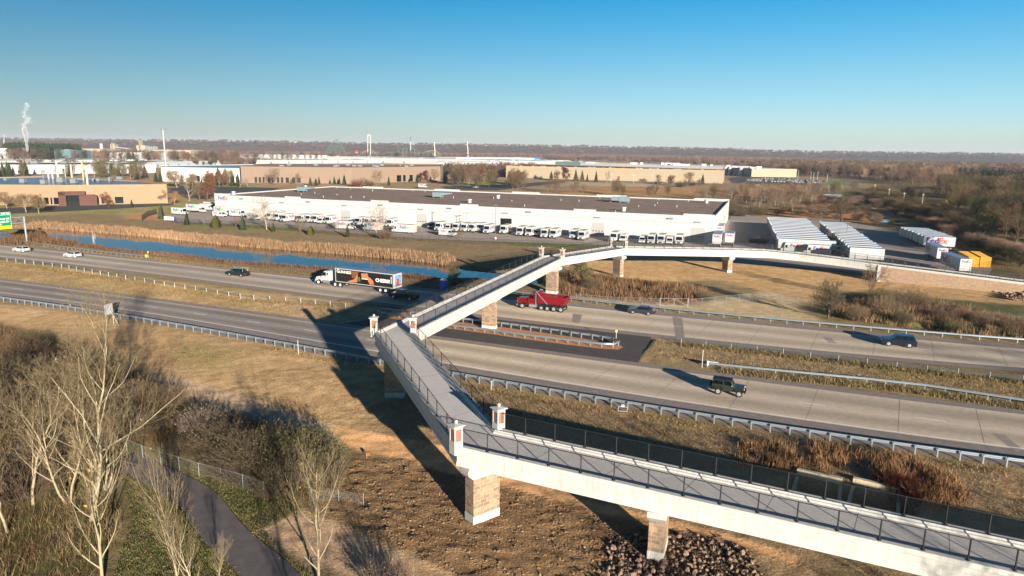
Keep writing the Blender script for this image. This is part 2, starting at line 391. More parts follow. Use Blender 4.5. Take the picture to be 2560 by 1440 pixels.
zone([(2060,452),(2110,450),(2120,462),(2065,464)], (84,118,48), 5)
zone([(1170,455),(1300,455),(1300,466),(1150,468)], (104,112,60), 5)
zone([(420,460),(640,462),(640,480),(420,478)], (108,116,62), 5)
zone([(1520,470),(1830,472),(1830,490),(1350,485)], (150,112,74), 6)
zone([(1450,455),(1720,462),(1720,470),(1400,463)], (150,132,108), 6)
rough = np.full(len(X), .55)
def smoothzone(px, val, soft=.5):
    poly = ats(px)[:, :2]; lo, hi = poly.min(0) - 3, poly.max(0) + 3; ix = np.nonzero((X > lo[0]) & (X < hi[0]) & (Y > lo[1]) & (Y < hi[1]))[0]
    k = np.clip(sdf(X[ix], Y[ix], poly) / soft + .5, 0, 1); rough[ix] = rough[ix] * (1 - k) + val * k
gcol *= 1.12 * (0.78 + 0.44 * fine[:, None]) * (0.88 + 0.24 * med[:, None])
gz = (fbm(X / 9, Y / 9, 3, 3) - .5) * .35 + (fine - .5) * .10
gz *= np.clip((420 - Y) / 200, 0.25, 1)
# clods and tyre ridges in the tilled soil
soil = ats([(860,1150),(1010,1150),(1280,1225),(1480,1270),(1700,1330),(1560,1400),(1480,1440),(1400,1700),(900,1800),(1140,1440),(900,1330),(760,1270),(820,1200)])[:, :2]
near = (np.abs(X) < 60) & (Y < 90) & (Y > 20)
ks = np.zeros(len(X)); ks[near] = np.clip(sdf(X[near], Y[near], soil) / 1.0 + .5, 0, 1)
rid = np.sin((X * .35 + Y * .93 + (fbm(X / 3, Y / 3, 3, 8) - .5) * 3.2) * 5.2)
gz += ks * ((fbm(X * 1.6, Y * 1.6, 3, 77) - .5) * .20 + rid * .04)
fieldk = np.where((Y < 110) & (Y > 20), 1 - ks, 0)
gz += fieldk * (fbm(X * 1.3, Y * 1.3, 3, 78) - .5) * .12
# pond beds, the highway bed, the culvert hollow
POND = [(130,597),(110,578),(40,575),(0,572),(60,566),(160,574),(230,579),(320,586),(450,599),(560,611),(640,618),(800,630),(900,639),(1010,648),(1090,657),(1150,674),(1250,684),(1340,696),(1345,712),(1290,708),(1200,698),(1100,697),(1065,689),(990,684),(815,671),(702,663),(640,658),(560,652),(500,643),(420,634),(300,625),(240,614),(185,606)]
PONDS = [ats(POND, -.7)[:, :2], ats([(2055,486),(2080,483),(2115,485),(2112,492),(2080,495),(2062,492)], -.5)[:, :2],
         ats([(2170,546),(2210,545),(2250,554),(2240,559),(2200,556)], -.5)[:, :2], ats([(2310,822),(2345,816),(2372,822),(2368,832),(2335,835),(2250,818)], -.5)[:, :2],
         ats([(-60,582),(0,578),(40,590),(35,600),(-20,602)], -.7)[:, :2]]
for p in PONDS:
    lo, hi = p.min(0) - 12, p.max(0) + 12
    ix = np.nonzero((X > lo[0]) & (X < hi[0]) & (Y > lo[1]) & (Y < hi[1]))[0]
    if len(ix) == 0: continue
    d = sdf(X[ix], Y[ix], p); gz[ix] = gz[ix] * np.clip(.4 - d / 6, 0, 1) - np.clip((d + 2.0) / 3.0, 0, 1) * 1.35
    k = np.clip((d + 1) / 1.5, 0, 1)[:, None]; gcol[ix] = gcol[ix] * (1 - k) + C3(80, 66, 48) * k
U = X * HD[0] + Y * HD[1]; V = X * HN[0] + Y * HN[1]
def flat_between(lo, hi, soft=2.5, depth=-.12):
    k = np.clip(np.minimum(V - lo, hi - V) / soft + 1, 0, 1); k = np.where((U > U0 - 20) & (U < U1 + 20), k, 0)
    gz[:] = gz * (1 - k) + depth * k
flat_between(hv(NG, U) - .2, hv(NY, U) + 2.2); flat_between(hv(FY, U) - 2.2, hv(FWh, U) + 2.6)
um = (U > uof(900, 790)) & (U < uof(1615, 870)); lo_, hi_ = hv(NY, U) + 1.0, hv(FY, U) - 1.0; mm = um & (V > lo_) & (V < hi_); gz[mm] = -.14
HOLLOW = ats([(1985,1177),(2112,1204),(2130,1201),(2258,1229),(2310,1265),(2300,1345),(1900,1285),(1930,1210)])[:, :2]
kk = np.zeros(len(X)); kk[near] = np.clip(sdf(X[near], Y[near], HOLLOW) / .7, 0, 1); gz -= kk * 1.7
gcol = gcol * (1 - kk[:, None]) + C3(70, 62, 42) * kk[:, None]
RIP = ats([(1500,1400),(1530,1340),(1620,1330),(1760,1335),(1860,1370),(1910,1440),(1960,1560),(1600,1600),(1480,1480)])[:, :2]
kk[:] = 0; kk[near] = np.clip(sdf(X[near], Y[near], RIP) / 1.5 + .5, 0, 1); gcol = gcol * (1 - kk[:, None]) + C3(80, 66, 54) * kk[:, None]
nx, ny = len(gx), len(gy)
i0 = (np.arange(ny - 1)[:, None] * nx + np.arange(nx - 1)[None]).ravel()
gf = np.stack([i0, i0 + 1, i0 + nx + 1, i0 + nx], 1)
smoothzone(SOILPX, 1.3); smoothzone(PATHPX, .12); smoothzone(TRACKPX, .12); smoothzone(PATCHPX, .18)
m_ground = mat('ground', S(130, 110, 80), .95, namt=.30, nscale=.55, spec=.1, attr='col', drough=.35)
_n, _l = m_ground.node_tree.nodes, m_ground.node_tree.links
_tc = _n.new('ShaderNodeTexCoord'); _p = _n['Principled BSDF']
_na = _n.new('ShaderNodeTexNoise'); _na.inputs['Scale'].default_value = 5.5; _na.inputs['Detail'].default_value = 7; _na.inputs['Roughness'].default_value = .7; _l.new(_tc.outputs['Object'], _na.inputs['Vector'])
_nb = _n.new('ShaderNodeTexNoise'); _nb.inputs['Scale'].default_value = 3.4; _nb.inputs['Detail'].default_value = 6; _nb.inputs['Roughness'].default_value = .62; _nb.inputs['Distortion'].default_value = .6; _l.new(_tc.outputs['Object'], _nb.inputs['Vector'])
_mr = _n.new('ShaderNodeMapRange'); _mr.inputs['From Min'].default_value = .3; _mr.inputs['From Max'].default_value = .7; _mr.inputs['To Min'].default_value = .5; _mr.inputs['To Max'].default_value = 1.42; _l.new(_na.outputs['Fac'], _mr.inputs['Value'])
_old = _p.inputs['Base Color'].links[0].from_socket
_mx = _n.new('ShaderNodeMix'); _mx.data_type = 'RGBA'; _mx.blend_type = 'MULTIPLY'; _mx.inputs['Factor'].default_value = 1; _l.new(_old, _mx.inputs[6]); _l.new(_mr.outputs[0], _mx.inputs[7]); _l.new(_mx.outputs[2], _p.inputs['Base Color'])
_vc = [q for q in _n if q.type == 'VERTEX_COLOR'][0]
_m1 = _n.new('ShaderNodeMath'); _m1.operation = 'MULTIPLY_ADD'; _l.new(_na.outputs['Fac'], _m1.inputs[0]); _m1.inputs[1].default_value = .45; _l.new(_nb.outputs['Fac'], _m1.inputs[2])
_m2 = _n.new('ShaderNodeMath'); _m2.operation = 'MULTIPLY'; _l.new(_m1.outputs[0], _m2.inputs[0]); _l.new(_vc.outputs['Alpha'], _m2.inputs[1])
_bp = _n.new('ShaderNodeBump'); _bp.inputs['Strength'].default_value = .9; _bp.inputs['Distance'].default_value = .26; _l.new(_m2.outputs[0], _bp.inputs['Height']); _l.new(_bp.outputs[0], _p.inputs['Normal'])
gcol = np.c_[gcol, rough]
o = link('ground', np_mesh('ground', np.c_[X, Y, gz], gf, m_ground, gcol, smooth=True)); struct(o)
def gzat(x, y):
    i = int(np.clip(np.searchsorted(gx, x), 0, nx - 1)); j = int(np.clip(np.searchsorted(gy, y), 0, ny - 1)); return float(gz[j * nx + i])

# ------------------------------------------------------------------ water
m_water = mat('pond_water', S(18, 24, 26), .03, spec=.9, bump=.004, bscale=1.2)
for p in PONDS:
    c = p.mean(0); q = c + (p - c) * 1.02
    me = D.meshes.new('pond_water'); z = -.7 if len(p) in (31, 5) else -.5
    if len(p) > 8: q = p
    me.from_pydata([(a, b, -.62) for a, b in q], [], [tuple(range(len(q)))]); me.materials.append(m_water); struct(link('pond_water', me))

# ------------------------------------------------------------------ carriageways
def strip(name, la, lb, m, z, cols=1, colfn=None, uv=False):
    """a ribbon between two polylines of equal length"""
    la, lb = np.asarray(la)[:, :2], np.asarray(lb)[:, :2]; n = len(la); t = np.linspace(0, 1, cols + 1)
    v = (la[:, None] * (1 - t)[None, :, None] + lb[:, None] * t[None, :, None]).reshape(-1, 2); w = cols + 1
    i = (np.arange(n - 1)[:, None] * w + np.arange(cols)[None]).ravel(); f = np.stack([i, i + 1, i + w + 1, i + w], 1)
    c = colfn(v, np.tile(t, n)) if colfn else None
    a, b = v[f[0, 1]] - v[f[0, 0]], v[f[0, 3]] - v[f[0, 0]]
    if a[0] * b[1] - a[1] * b[0] < 0: f = f[:, ::-1]
    return link(name, np_mesh(name, np.c_[v, np.full(len(v), z)], f, m, c))
m_conc = mat('concrete_pavement', S(170, 158, 146), .8, drough=.1, namt=.16, nscale=1.4, bump=.01, bscale=30, attr='col', spec=.25)
m_asph = mat('asphalt_shoulder', S(140, 128, 120), .9, drough=.1, namt=.22, nscale=1.2, bump=.015, bscale=25, spec=.2)
m_asph2 = mat('fresh_asphalt', S(84, 78, 74), .9, drough=.1, namt=.2, nscale=.8, bump=.015, bscale=25, spec=.2)
BU = uof(1010, 850)
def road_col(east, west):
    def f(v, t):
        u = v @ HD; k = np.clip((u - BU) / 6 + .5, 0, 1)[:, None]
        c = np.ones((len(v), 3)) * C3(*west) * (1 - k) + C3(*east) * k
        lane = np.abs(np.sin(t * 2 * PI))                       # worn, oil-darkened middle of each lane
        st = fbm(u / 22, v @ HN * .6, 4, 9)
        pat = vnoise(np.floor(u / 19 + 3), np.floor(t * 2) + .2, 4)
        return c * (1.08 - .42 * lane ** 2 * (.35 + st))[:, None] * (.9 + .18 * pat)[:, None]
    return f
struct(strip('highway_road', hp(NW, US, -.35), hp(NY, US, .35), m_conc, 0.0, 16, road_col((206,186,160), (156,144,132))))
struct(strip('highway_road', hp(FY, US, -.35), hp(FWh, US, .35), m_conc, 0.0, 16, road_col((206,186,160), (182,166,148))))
struct(strip('road_shoulder', hp(NG, US, .25), hp(NW, US, -.35), m_asph, -.008))
struct(strip('road_shoulder', hp(NY, US, .35), hp(NY, US, 2.0), m_asph, -.008))
struct(strip('road_shoulder', hp(FY, US, -2.3), hp(FY, US, -.35), m_asph, -.008))
struct(strip('road_shoulder', hp(FWh, US, .35), hp(FWh, US, 3.0), m_asph, -.008))
# the paved crossing of the median under the bridge
def poly_sheet(name, pts, z, m):
    pts = [tuple(map(float, p[:2])) for p in pts]; me = D.meshes.new(name); me.from_pydata([(a, b, z) for a, b in pts], [], [tuple(range(len(pts)))])
    me.materials.append(m); me.update()
    if me.polygons[0].normal.z < 0: me.flip_normals()
    return struct(link(name, me))
ua, ub, uc = uof(880, 800), uof(1630, 842), uof(1600, 900)
uu = np.linspace(0, 1, 24)
strip_o = strip('median_pavement', hp(NY, ua + (uc - ua) * uu, 1.9), hp(FY, ua + 8 + (ub - ua - 8) * uu, -2.2), m_asph2, -.016); struct(strip_o)
m_white = mat('road_paint_white', S(242, 240, 234), .7, namt=.12, nscale=2); m_yel = mat('road_paint_yellow', S(236, 206, 140), .7, namt=.12, nscale=2)
west = US[US < BU + 25]
struct(strip('lane_markings', hp(NW, US, -.1), hp(NW, US, .1), m_white, .006)); struct(strip('lane_markings', hp(NY, west, -.12), hp(NY, west, .12), m_yel, .006))
struct(strip('lane_markings', hp(FWh, west, -.12), hp(FWh, west, .12), m_white, .006)); struct(strip('lane_markings', hp(FY, west, -.12), hp(FY, west, .12), m_yel, .006))
mb = MB()
for (c0, c1, ph) in ((NW, NY, 2.0), (FY, FWh, 5.0)):
    for u in np.arange(U0 + ph, U1, 12.2):
        a, b = np.array([u, u + 3.05]); vm = (hv(c0, [a, b]) + hv(c1, [a, b])) / 2
        q = [np.r_[u_ * HD + (v_ + d) * HN, .006] for u_, v_, d in ((a, vm[0], -.08), (b, vm[1], -.08), (b, vm[1], .08), (a, vm[0], .08))]
        mb.quad(*q)
struct(mb.obj('lane_markings', m_white))
m_joint = mat('pavement_joint', S(128, 114, 102), .9)
mb = MB(); rng = np.random.default_rng(3)
for (c0, c1, sk) in ((NW, NY, .16), (FY, FWh, .16)):
    for u in np.arange(BU - 2, U1, 8.4):
        u = u + rng.uniform(-.5, .5); a = np.array([u, u + 8.2 * sk * 1.2])
        p0 = u * HD + (hv(c0, [u])[0] - .3) * HN; p1 = (u + 1.4) * HD + (hv(c1, [u + 1.4])[0] + .3) * HN; e = HD * .02
        mb.quad(np.r_[p0 - e, .005], np.r_[p0 + e, .005], np.r_[p1 + e, .005], np.r_[p1 - e, .005])
struct(mb.obj('pavement_joints', m_joint))
m_patch = mat('pavement_patch', S(160, 144, 130), .9, namt=.2, nscale=1.5)
for q in ([(1432,784),(1456,787),(1447,808),(1430,805)], [(1681,792),(1705,795),(1713,852),(1690,850)], [(2055,842),(2078,844),(2093,858),(2072,856)], [(2478,1083),(2510,1086),(2560,1126),(2540,1130)]):
    poly_sheet('pavement_patch', ats(q), .004, m_patch)
# trail, car parks and lanes
TR = np.array([(300,1148),(312,1152),(366,1174),(418,1203),(468,1225),(500,1250),(527,1290),(560,1335),(598,1370),(650,1410),(690,1450),(760,1540)], float)
m_trail = mat('trail_asphalt', S(104, 97, 94), .9, drough=.1, namt=.25, nscale=1.2, bump=.012, bscale=25, spec=.2)
trw = resample(ats(TR)[:, :2], .8)
k = np.ones(5) / 5; trw[2:-2] = np.stack([np.convolve(trw[:, i], k, 'valid') for i in (0, 1)], 1)
tg = np.gradient(trw, axis=0); tg /= np.linalg.norm(tg, axis=1)[:, None]; tn = np.c_[-tg[:, 1], tg[:, 0]]
for q in (trw,):
    ix = np.nonzero((X > q[:, 0].min() - 4) & (X < q[:, 0].max() + 4) & (Y > q[:, 1].min() - 4) & (Y < q[:, 1].max() + 4))[0]
    d = segdist(X[ix], Y[ix], q); kq = np.clip(2.6 - d, 0, 1); gz[ix] = gz[ix] * (1 - kq) - .06 * kq
    D.meshes['ground'].vertices.foreach_set('co', np.c_[X, Y, gz].astype(np.float32).ravel()); D.meshes['ground'].update()
struct(strip('bike_path', trw - tn * 1.5, trw + tn * 1.5, m_trail, .02))
m_lot = mat('car_park_asphalt', S(158, 144, 132), .9, drough=.1, namt=.2, nscale=.35, spec=.2)
m_lot2 = mat('dark_asphalt', S(92, 88, 86), .9, namt=.2, nscale=.35, spec=.2)
WA, WB = np.array([65.2, 221.0]), np.array([-127.1, 292.0])          # front corners of the white warehouse
WD = (WB - WA) / np.linalg.norm(WB - WA); WN = np.array([-WD[1], WD[0]]) * -1.0   # along the front, and away from the camera
if WN[1] < 0: WN = -WN
def gflat(poly, z=-.1):
    poly = np.asarray(poly)[:, :2]; lo, hi = poly.min(0) - 4, poly.max(0) + 4
    ix = np.nonzero((X > lo[0]) & (X < hi[0]) & (Y > lo[1]) & (Y < hi[1]))[0]
    if len(ix):
        d = sdf(X[ix], Y[ix], poly); kq = np.clip(d + 1.5, 0, 1); gz[ix] = gz[ix] * (1 - kq) + z * kq
LOT = np.vstack([ats([(410,553),(455,520),(520,503)])[:, :2], [WB + WN * 80, WA + WN * 90], ats([(1840,522),(1880,540),(2060,545),(2240,575),(2330,590),(2400,628),(2480,672),(2470,690)])[:, :2],
                 [(112, 150), (104, 157), (88, 166), (72, 176), (56, 181), (44, 196)], ats([(1560,614),(1480,612),(1330,606),(1210,603),(1040,597),(760,571),(640,563)])[:, :2]])
LOTS = [('car_park', LOT, m_lot), ('car_park', ats([(-300,545),(0,535),(120,530),(280,522),(440,512),(400,507),(250,511),(100,516),(0,520),(-300,530)]), m_lot2),
        ('car_park', ats([(420,470),(540,466),(700,470),(640,490),(536,492),(420,482)]), m_lot2), ('car_park', ats([(1100,466),(1250,462),(1400,452),(1420,455),(1240,476),(1120,474)]), m_lot2),
        ('car_park', ats([(1880,438),(2060,452),(2040,463),(1830,458),(1820,445)]), m_lot2)]
for nme, poly, m in LOTS: gflat(poly)
D.meshes['ground'].vertices.foreach_set('co', np.c_[X, Y, gz].astype(np.float32).ravel()); D.meshes['ground'].update()
for nme, poly, m in LOTS: poly_sheet(nme, poly, .0, m)
GLANE = lane = resample(ats([(2090,455),(2120,460),(2190,478),(2290,510),(2380,545),(2470,590),(2600,650)])[:, :2], 4)
tg = np.gradient(lane, axis=0); tg /= np.linalg.norm(tg, axis=1)[:, None]; tn = np.c_[-tg[:, 1], tg[:, 0]]
m_lane = mat('gravel_lane', S(150, 136, 124), .95, namt=.2, nscale=.4)
struct(strip('gravel_road', lane - tn * 2.2, lane + tn * 2.2, m_lane, .18))
# red gravel bed of the island
ISL = ats([(940,785),(965,778),(1010,779),(1147,806),(1250,818),(1340,830),(1450,846),(1510,856),(1550,864),(1558,869),(1545,875),(1500,872),(1430,864),(1330,851),(1215,834),(1122,822),(1000,800),(950,793)])
m_red = mat('red_gravel', S(196, 140, 100), .95, namt=.35, nscale=5, bump=.06, bscale=9)
poly_sheet('gravel_bed', ISL, .045, m_red)
# ------------------------------------------------------------------ pedestrian bridge
m_bwhite = streaked('bridge_white', S(190, 186, 177))
m_deck = mat('bridge_deck', S(206, 198, 188), .85, namt=.09, nscale=1.2, bump=.006, bscale=40, spec=.25)
m_stone = brick_mat('pier_stone', S(160, 134, 108), S(122, 98, 78), S(178, 160, 136), 1.0, .62, .31, .022, .05, .95, .3)
m_brick = brick_mat('pilaster_brick', S(150, 84, 62), S(122, 62, 46), S(170, 140, 122), 1.0, .22, .085, .012, .01, .9, .15)
m_black = mat('black_metal', S(26, 26, 28), .5, spec=.4)
m_mesh = mesh_fence_mat('black_fence_mesh', S(24, 24, 26), .055, .095)
NODE = [  # left edge, right edge, top of parapet
    ((66.6, 23.1), (68.0, 26.8), 2.6), ((52.5, 28.2), (53.9, 31.9), 3.35), ((-3.9, 48.6), (-1.1, 51.8), 6.5), ((-16.0, 78.3), (-11.9, 78.4), 7.3),
    ((6.2, 139.2), (9.9, 137.3), 7.35), ((23.4, 160.6), (25.9, 157.1), 6.75), ((52.0, 168.4), (53.2, 164.4), 5.65), ((63.6, 170.4), (63.0, 166.5), 5.15),
    ((71.6, 168.2), (69.8, 164.4), 4.8), ((79.6, 163.8), (77.6, 160.2), 4.4), ((86.5, 159.2), (84.7, 155.6), 4.0)]
RAMP = [NODE[-1], ((100.4, 151.8), (98.5, 148.1), 3.2), ((110.2, 146.7), (108.3, 143.1), 2.6), ((134, 134.3), (132.1, 130.7), 1.5)]
def npos(n, o, dz=0.0):
    """point across the deck: o = -2 left fence line ... +2 right fence line"""
    L, R, z = n; t = (o + 2) / 4.0
    return (L[0] + (R[0] - L[0]) * t, L[1] + (R[1] - L[1]) * t, z + dz)
HALF = [(2.30, -.02), (2.30, -.36), (2.22, -.42), (2.22, -.80), (2.17, -.84), (2.17, -1.28), (2.24, -1.36), (2.24, -1.62), (2.08, -1.72), (1.55, -1.72), (1.40, -1.05)]
TOPH = [(1.60, -.36), (1.61, -.27), (1.66, -.16), (1.78, -.12), (1.82, 0), (2.27, 0)]
PROF = TOPH + HALF + [(-a, b) for a, b in HALF[::-1]] + [(-a, b) for a, b in TOPH[::-1]]
WALLP = TOPH + [(2.30, -.02), (2.30, -.30), (2.2, -.34), (2.2, -.5), (-2.2, -.5), (-2.2, -.34), (-2.30, -.30), (-2.30, -.02)] + [(-a, b) for a, b in TOPH[::-1]]
def subdiv(a, b, step):
    L = math.dist(npos(a, 0)[:2], npos(b, 0)[:2]); n = max(1, int(round(L / step))); out = []
    for i in range(n + 1):
        t = i / n; lp = lambda p, q: tuple(p[k] + (q[k] - p[k]) * t for k in range(len(p)))
        out.append((lp(a[0], b[0]), lp(a[1], b[1]), a[2] + (b[2] - a[2]) * t))
    return out
bridge = empty('pedestrian_bridge', (-13.9, 76.0, 0))
tag(bridge, 'white zigzag pedestrian bridge with black mesh railings crossing the highway', 'bridge')
def local(p): return (p[0] + 13.9, p[1] - 76.0, p[2])
def sweep(name, nodes, prof, m, closed=True):
    mb = MB(); k = len(prof); v = []
    for n in nodes: v += [local(npos(n, o, dz)) for o, dz in prof]
    f = []
    for i in range(len(nodes) - 1):
        for j in range(k if closed else k - 1):
            a, b = i * k + j, i * k + (j + 1) % k; f.append((a, b, b + k, a + k))
    if closed: f += [tuple(range(k)), tuple(range(len(v) - 1, len(v) - 1 - k, -1))]
    mb.add(v, f); return mb.obj(name, m, bridge)
SPANS = [(NODE[0:2]), (NODE[1:3]), (NODE[2:4]), (NODE[3:5]), (NODE[4:6]), (NODE[5:7]), (NODE[6:11])]
POSTSP = [2.44, 2.44, 3.05, 3.2, 2.9, 2.6, 2.6]
mb_j = None
def rail(nodes, o, sp, name='railing'):
    """posts, two rails and the woven mesh of one side of one span"""
    pts = np.array([local(npos(n, o)) for n in nodes]); pts = resample(pts, sp); mb = MB()
    for p in pts: mb.box(p[0] - .035, p[0] + .035, p[1] - .035, p[1] + .035, p[2] - .03, p[2] + 1.40); mb.box(p[0] - .1, p[0] + .1, p[1] - .1, p[1] + .1, p[2] + .002, p[2] + .03)
    for h, r in ((1.38, .03), (.10, .02)): mb.tube([(p[0], p[1], p[2] + h) for p in pts], r, 6)
    ro = mb.obj(name, m_black, bridge)
    v, f, uv, u = [], [], [], 0.0
    for i, p in enumerate(pts): v += [(p[0], p[1], p[2] + .11), (p[0], p[1], p[2] + 1.36)]
    for i in range(len(pts) - 1):
        L = float(np.linalg.norm(pts[i + 1] - pts[i])); f.append((2 * i, 2 * i + 2, 2 * i + 3, 2 * i + 1)); uv += [(u, 0), (u + L, 0), (u + L, 1.25), (u, 1.25)]; u += L
    link('fence_mesh', np_mesh('fence_mesh', v, f, m_mesh, uv=uv), ro)
for s, nd in enumerate(SPANS):
    sweep('girder', nd, PROF, m_bwhite)
    nn = []
    for a, b in zip(nd[:-1], nd[1:]): nn += subdiv(a, b, 6.0)[(1 if nn else 0):]
    sweep('deck', nn, [(-1.62, -.276), (1.62, -.276)], m_deck, False)
    rail(nd, -2.05, POSTSP[s]); rail(nd, 2.05, POSTSP[s])
# control joints in the deck and the parapets
for s, nd in enumerate(SPANS):
    for a, b in zip(nd[:-1], nd[1:]):
        for n in subdiv(a, b, 5.2)[1:-1]:
            p, q = np.array(local(npos(n, -1.6, -.271))), np.array(local(npos(n, 1.6, -.271))); d = q - p; d /= np.linalg.norm(d); e = np.array([-d[1], d[0], 0]) * .02
            MB().quad(p - e, q - e, q + e, p + e).obj('deck_joint', mat('joint_grey', S(120, 114, 110), .9), bridge)
# piers
def pier(cx, cy, ang, ln, th, top, capln, kind=0):
    """stone-clad shaft on a white plinth under a flared white cap; long side along ang"""
    base = gzat(cx, cy) - .2
    h = top
    e = D.objects.new('pier', None); COL.objects.link(e); e.parent = bridge; e.location = local((cx, cy, 0)); e.rotation_euler = (0, 0, ang)
    a, b = ln / 2, th / 2
    mb = MB(); mb.box(-a, a, -b, b, .62, h - 1.0); o = mb.obj('shaft', m_stone, e); uvbox(o.data)
    MB().box(-a - .03, a + .03, -b - .03, b + .03, base, .625).obj('plinth', m_bwhite, e, .02)
    c = capln / 2; mb = MB()
    mb.frus((-a - .04, a + .04, -b - .03, b + .03, h - 1.02), (-c, c, -b - .12, b + .12, h - .55)); mb.box(-c, c, -b - .12, b + .12, h - .548, h - .12)
    mb.box(-c + .12, c - .12, -b - .02, b + .02, h - .121, h)
    mb.obj('cap', m_bwhite, e, .02)
PIERS = [(-2.1, 49.6, rad(38), 2.5, 1.15), (10.9, 45.2, rad(70), 2.5, 1.1), (-13.6, 76.3, rad(2), 2.2, 1.3), (-3.6, 108.0, rad(-20), 2.2, 1.2),
         (8.2, 136.9, rad(-28), 2.3, 1.2), (24.7, 157.0, rad(-54), 2.3, 1.2), (52.9, 166.0, rad(-72), 2.3, 1.3), (36, 36.8, rad(70), 2.5, 1.1)]
def zdeck(x, y):
    best = None
    for a, b in zip(NODE[:-1], NODE[1:]):
        p, q = np.array(npos(a, 0)), np.array(npos(b, 0)); e = (q - p)[:2]; t = np.clip(((np.array([x, y]) - p[:2]) @ e) / (e @ e), 0, 1); c = p + (q - p) * t
        d = np.hypot(c[0] - x, c[1] - y)
        if best is None or d < best[0]: best = (d, c[2])
    return best[1]
for x, y, a, ln, th in PIERS: pier(x, y, a, ln, th, zdeck(x, y) - 1.72, 3.6)
# brick pilasters with ball finials at the bends
def pilaster(x, y, z, ang, sc=1.0):
    e = D.objects.new('pilaster', None); COL.objects.link(e); e.parent = bridge; e.location = local((x, y, z)); e.rotation_euler = (0, 0, ang); e.scale = (.74, .74, .78)
    w = .50 * sc; mb = MB(); mb.box(-w, w, -w, w, -.75, .62)
    for sx in (-1, 1):
        for sy in (-1, 1): mb.box(min(sx * w, sx * (w - .16)), max(sx * w, sx * (w - .16)), min(sy * w, sy * (w - .16)), max(sy * w, sy * (w - .16)), .62, 1.85)
    mb.box(-w, w, -w, w, 1.85, 2.02); mb.frus((-w, w, -w, w, 2.02), (-w - .2, w + .2, -w - .2, w + .2, 2.14)); mb.box(-w - .2, w + .2, -w - .2, w + .2, 2.14, 2.24)
    mb.frus((-w - .2, w + .2, -w - .2, w + .2, 2.24), (-.15, .15, -.15, .15, 2.34)); mb.obj('pilaster_frame', m_bwhite, e)
    o = MB().box(-w + .05, w - .05, -w + .05, w - .05, .60, 1.86).obj('brick_panel', m_brick, e); uvbox(o.data)
    MB().sph((0, 0, 2.50), .20, 14).obj('ball_finial', m_bwhite, e, smooth=True)
for k, ni, an in ((0, 2, 38), (1, 2, 38), (0, 3, 2), (1, 3, 2), (0, 4, -28), (1, 4, -28), (0, 5, -54), (1, 5, -54)):
    o = -2.25 if k == 0 else 2.25; p = npos(NODE[ni], o); pilaster(p[0], p[1], p[2], rad(an))
# abutment and the masonry ramp beyond it
ramp = empty('retaining_wall', (86, 157, 0)); tag(ramp, 'tan masonry retaining wall carrying the path down from the bridge end', 'wall')
def rl(p): return (p[0] - 86, p[1] - 157, p[2])
for sgn in (-1, 1):
    mb = MB(); v = []
    for n in RAMP:
        for o in (2.14 * sgn, 1.8 * sgn):
            p = npos(n, o); v += [rl((p[0], p[1], -.4)), rl((p[0], p[1], n[2] - .48))]
    for i in range(len(RAMP) - 1):
        a = i * 4; mb.add([v[a + j] for j in range(8)], [(0, 4, 5, 1), (2, 3, 7, 6), (1, 5, 7, 3), (0, 2, 6, 4)] + ([(0, 1, 3, 2)] if i == 0 else []) + ([(4, 6, 7, 5)] if i == len(RAMP) - 2 else []))
    o = mb.obj('masonry_wall', brick_mat('wall_block', S(176, 148, 120), S(152, 126, 100), S(136, 112, 90), 1.0, .42, .2, .02, .04, .95, .22), ramp); uvbox(o.data)
mb = MB(); k = len(WALLP); v = []
for n in RAMP: v += [rl(npos(n, o, dz)) for o, dz in WALLP]
f = [(i * k + j, i * k + (j + 1) % k, (i + 1) * k + (j + 1) % k, (i + 1) * k + j) for i in range(len(RAMP) - 1) for j in range(k)] + [tuple(range(k)), tuple(range(len(v) - 1, len(v) - 1 - k, -1))]
mb.add(v, f); mb.obj('coping', m_bwhite, ramp)
mb = MB()
for a, b in zip(RAMP[:-1], RAMP[1:]): mb.quad(*[rl(npos(n, o, -.27)) for n, o in ((a, -1.63), (a, 1.63), (b, 1.63), (b, -1.63))])
mb.obj('path_surface', m_asph2, ramp)
_b = bridge; bridge_local = local
for o in (-2.05, 2.05):
    pts = resample(np.array([rl(npos(n, o)) for n in RAMP]), 2.6); mb = MB()
    for p in pts: mb.box(p[0] - .035, p[0] + .035, p[1] - .035, p[1] + .035, p[2] - .03, p[2] + 1.40)
    for h in (1.38, .1): mb.tube([(p[0], p[1], p[2] + h) for p in pts], .028, 5)
    ro = mb.obj('railing', m_black, ramp); v, f, uv, u = [], [], [], 0
    for p in pts: v += [(p[0], p[1], p[2] + .11), (p[0], p[1], p[2] + 1.36)]
    for i in range(len(pts) - 1):
        L = float(np.linalg.norm(pts[i + 1] - pts[i])); f.append((2 * i, 2 * i + 2, 2 * i + 3, 2 * i + 1)); uv += [(u, 0), (u + L, 0), (u + L, 1.25), (u, 1.25)]; u += L
    link('fence_mesh', np_mesh('fence_mesh', v, f, m_mesh, uv=uv), ro)
n = NODE[-1]; p, q = np.array(rl(npos(n, -2.25))), np.array(rl(npos(n, 2.25))); d = (q - p); d[2] = 0; d /= np.linalg.norm(d); e = np.array([d[1], -d[0], 0]) * .7
mb = MB()
def slab(mb, a, b, e, z0, z1):
    v = [a - e * .5, b - e * .5, b + e * .5, a + e * .5]; mb.add([(c[0], c[1], z0) for c in v] + [(c[0], c[1], z1) for c in v], [(3, 2, 1, 0), (4, 5, 6, 7), (0, 1, 5, 4), (1, 2, 6, 5), (2, 3, 7, 6), (3, 0, 4, 7)])
slab(mb, p - d * .4, q + d * .4, e, -.3, n[2] - 1.75); slab(mb, p - d * .15, p + d * .25, e, n[2] - 1.75, n[2] - .1); slab(mb, q - d * .25, q + d * .15, e, n[2] - 1.75, n[2] - .1)
mb.obj('abutment', m_bwhite, ramp)

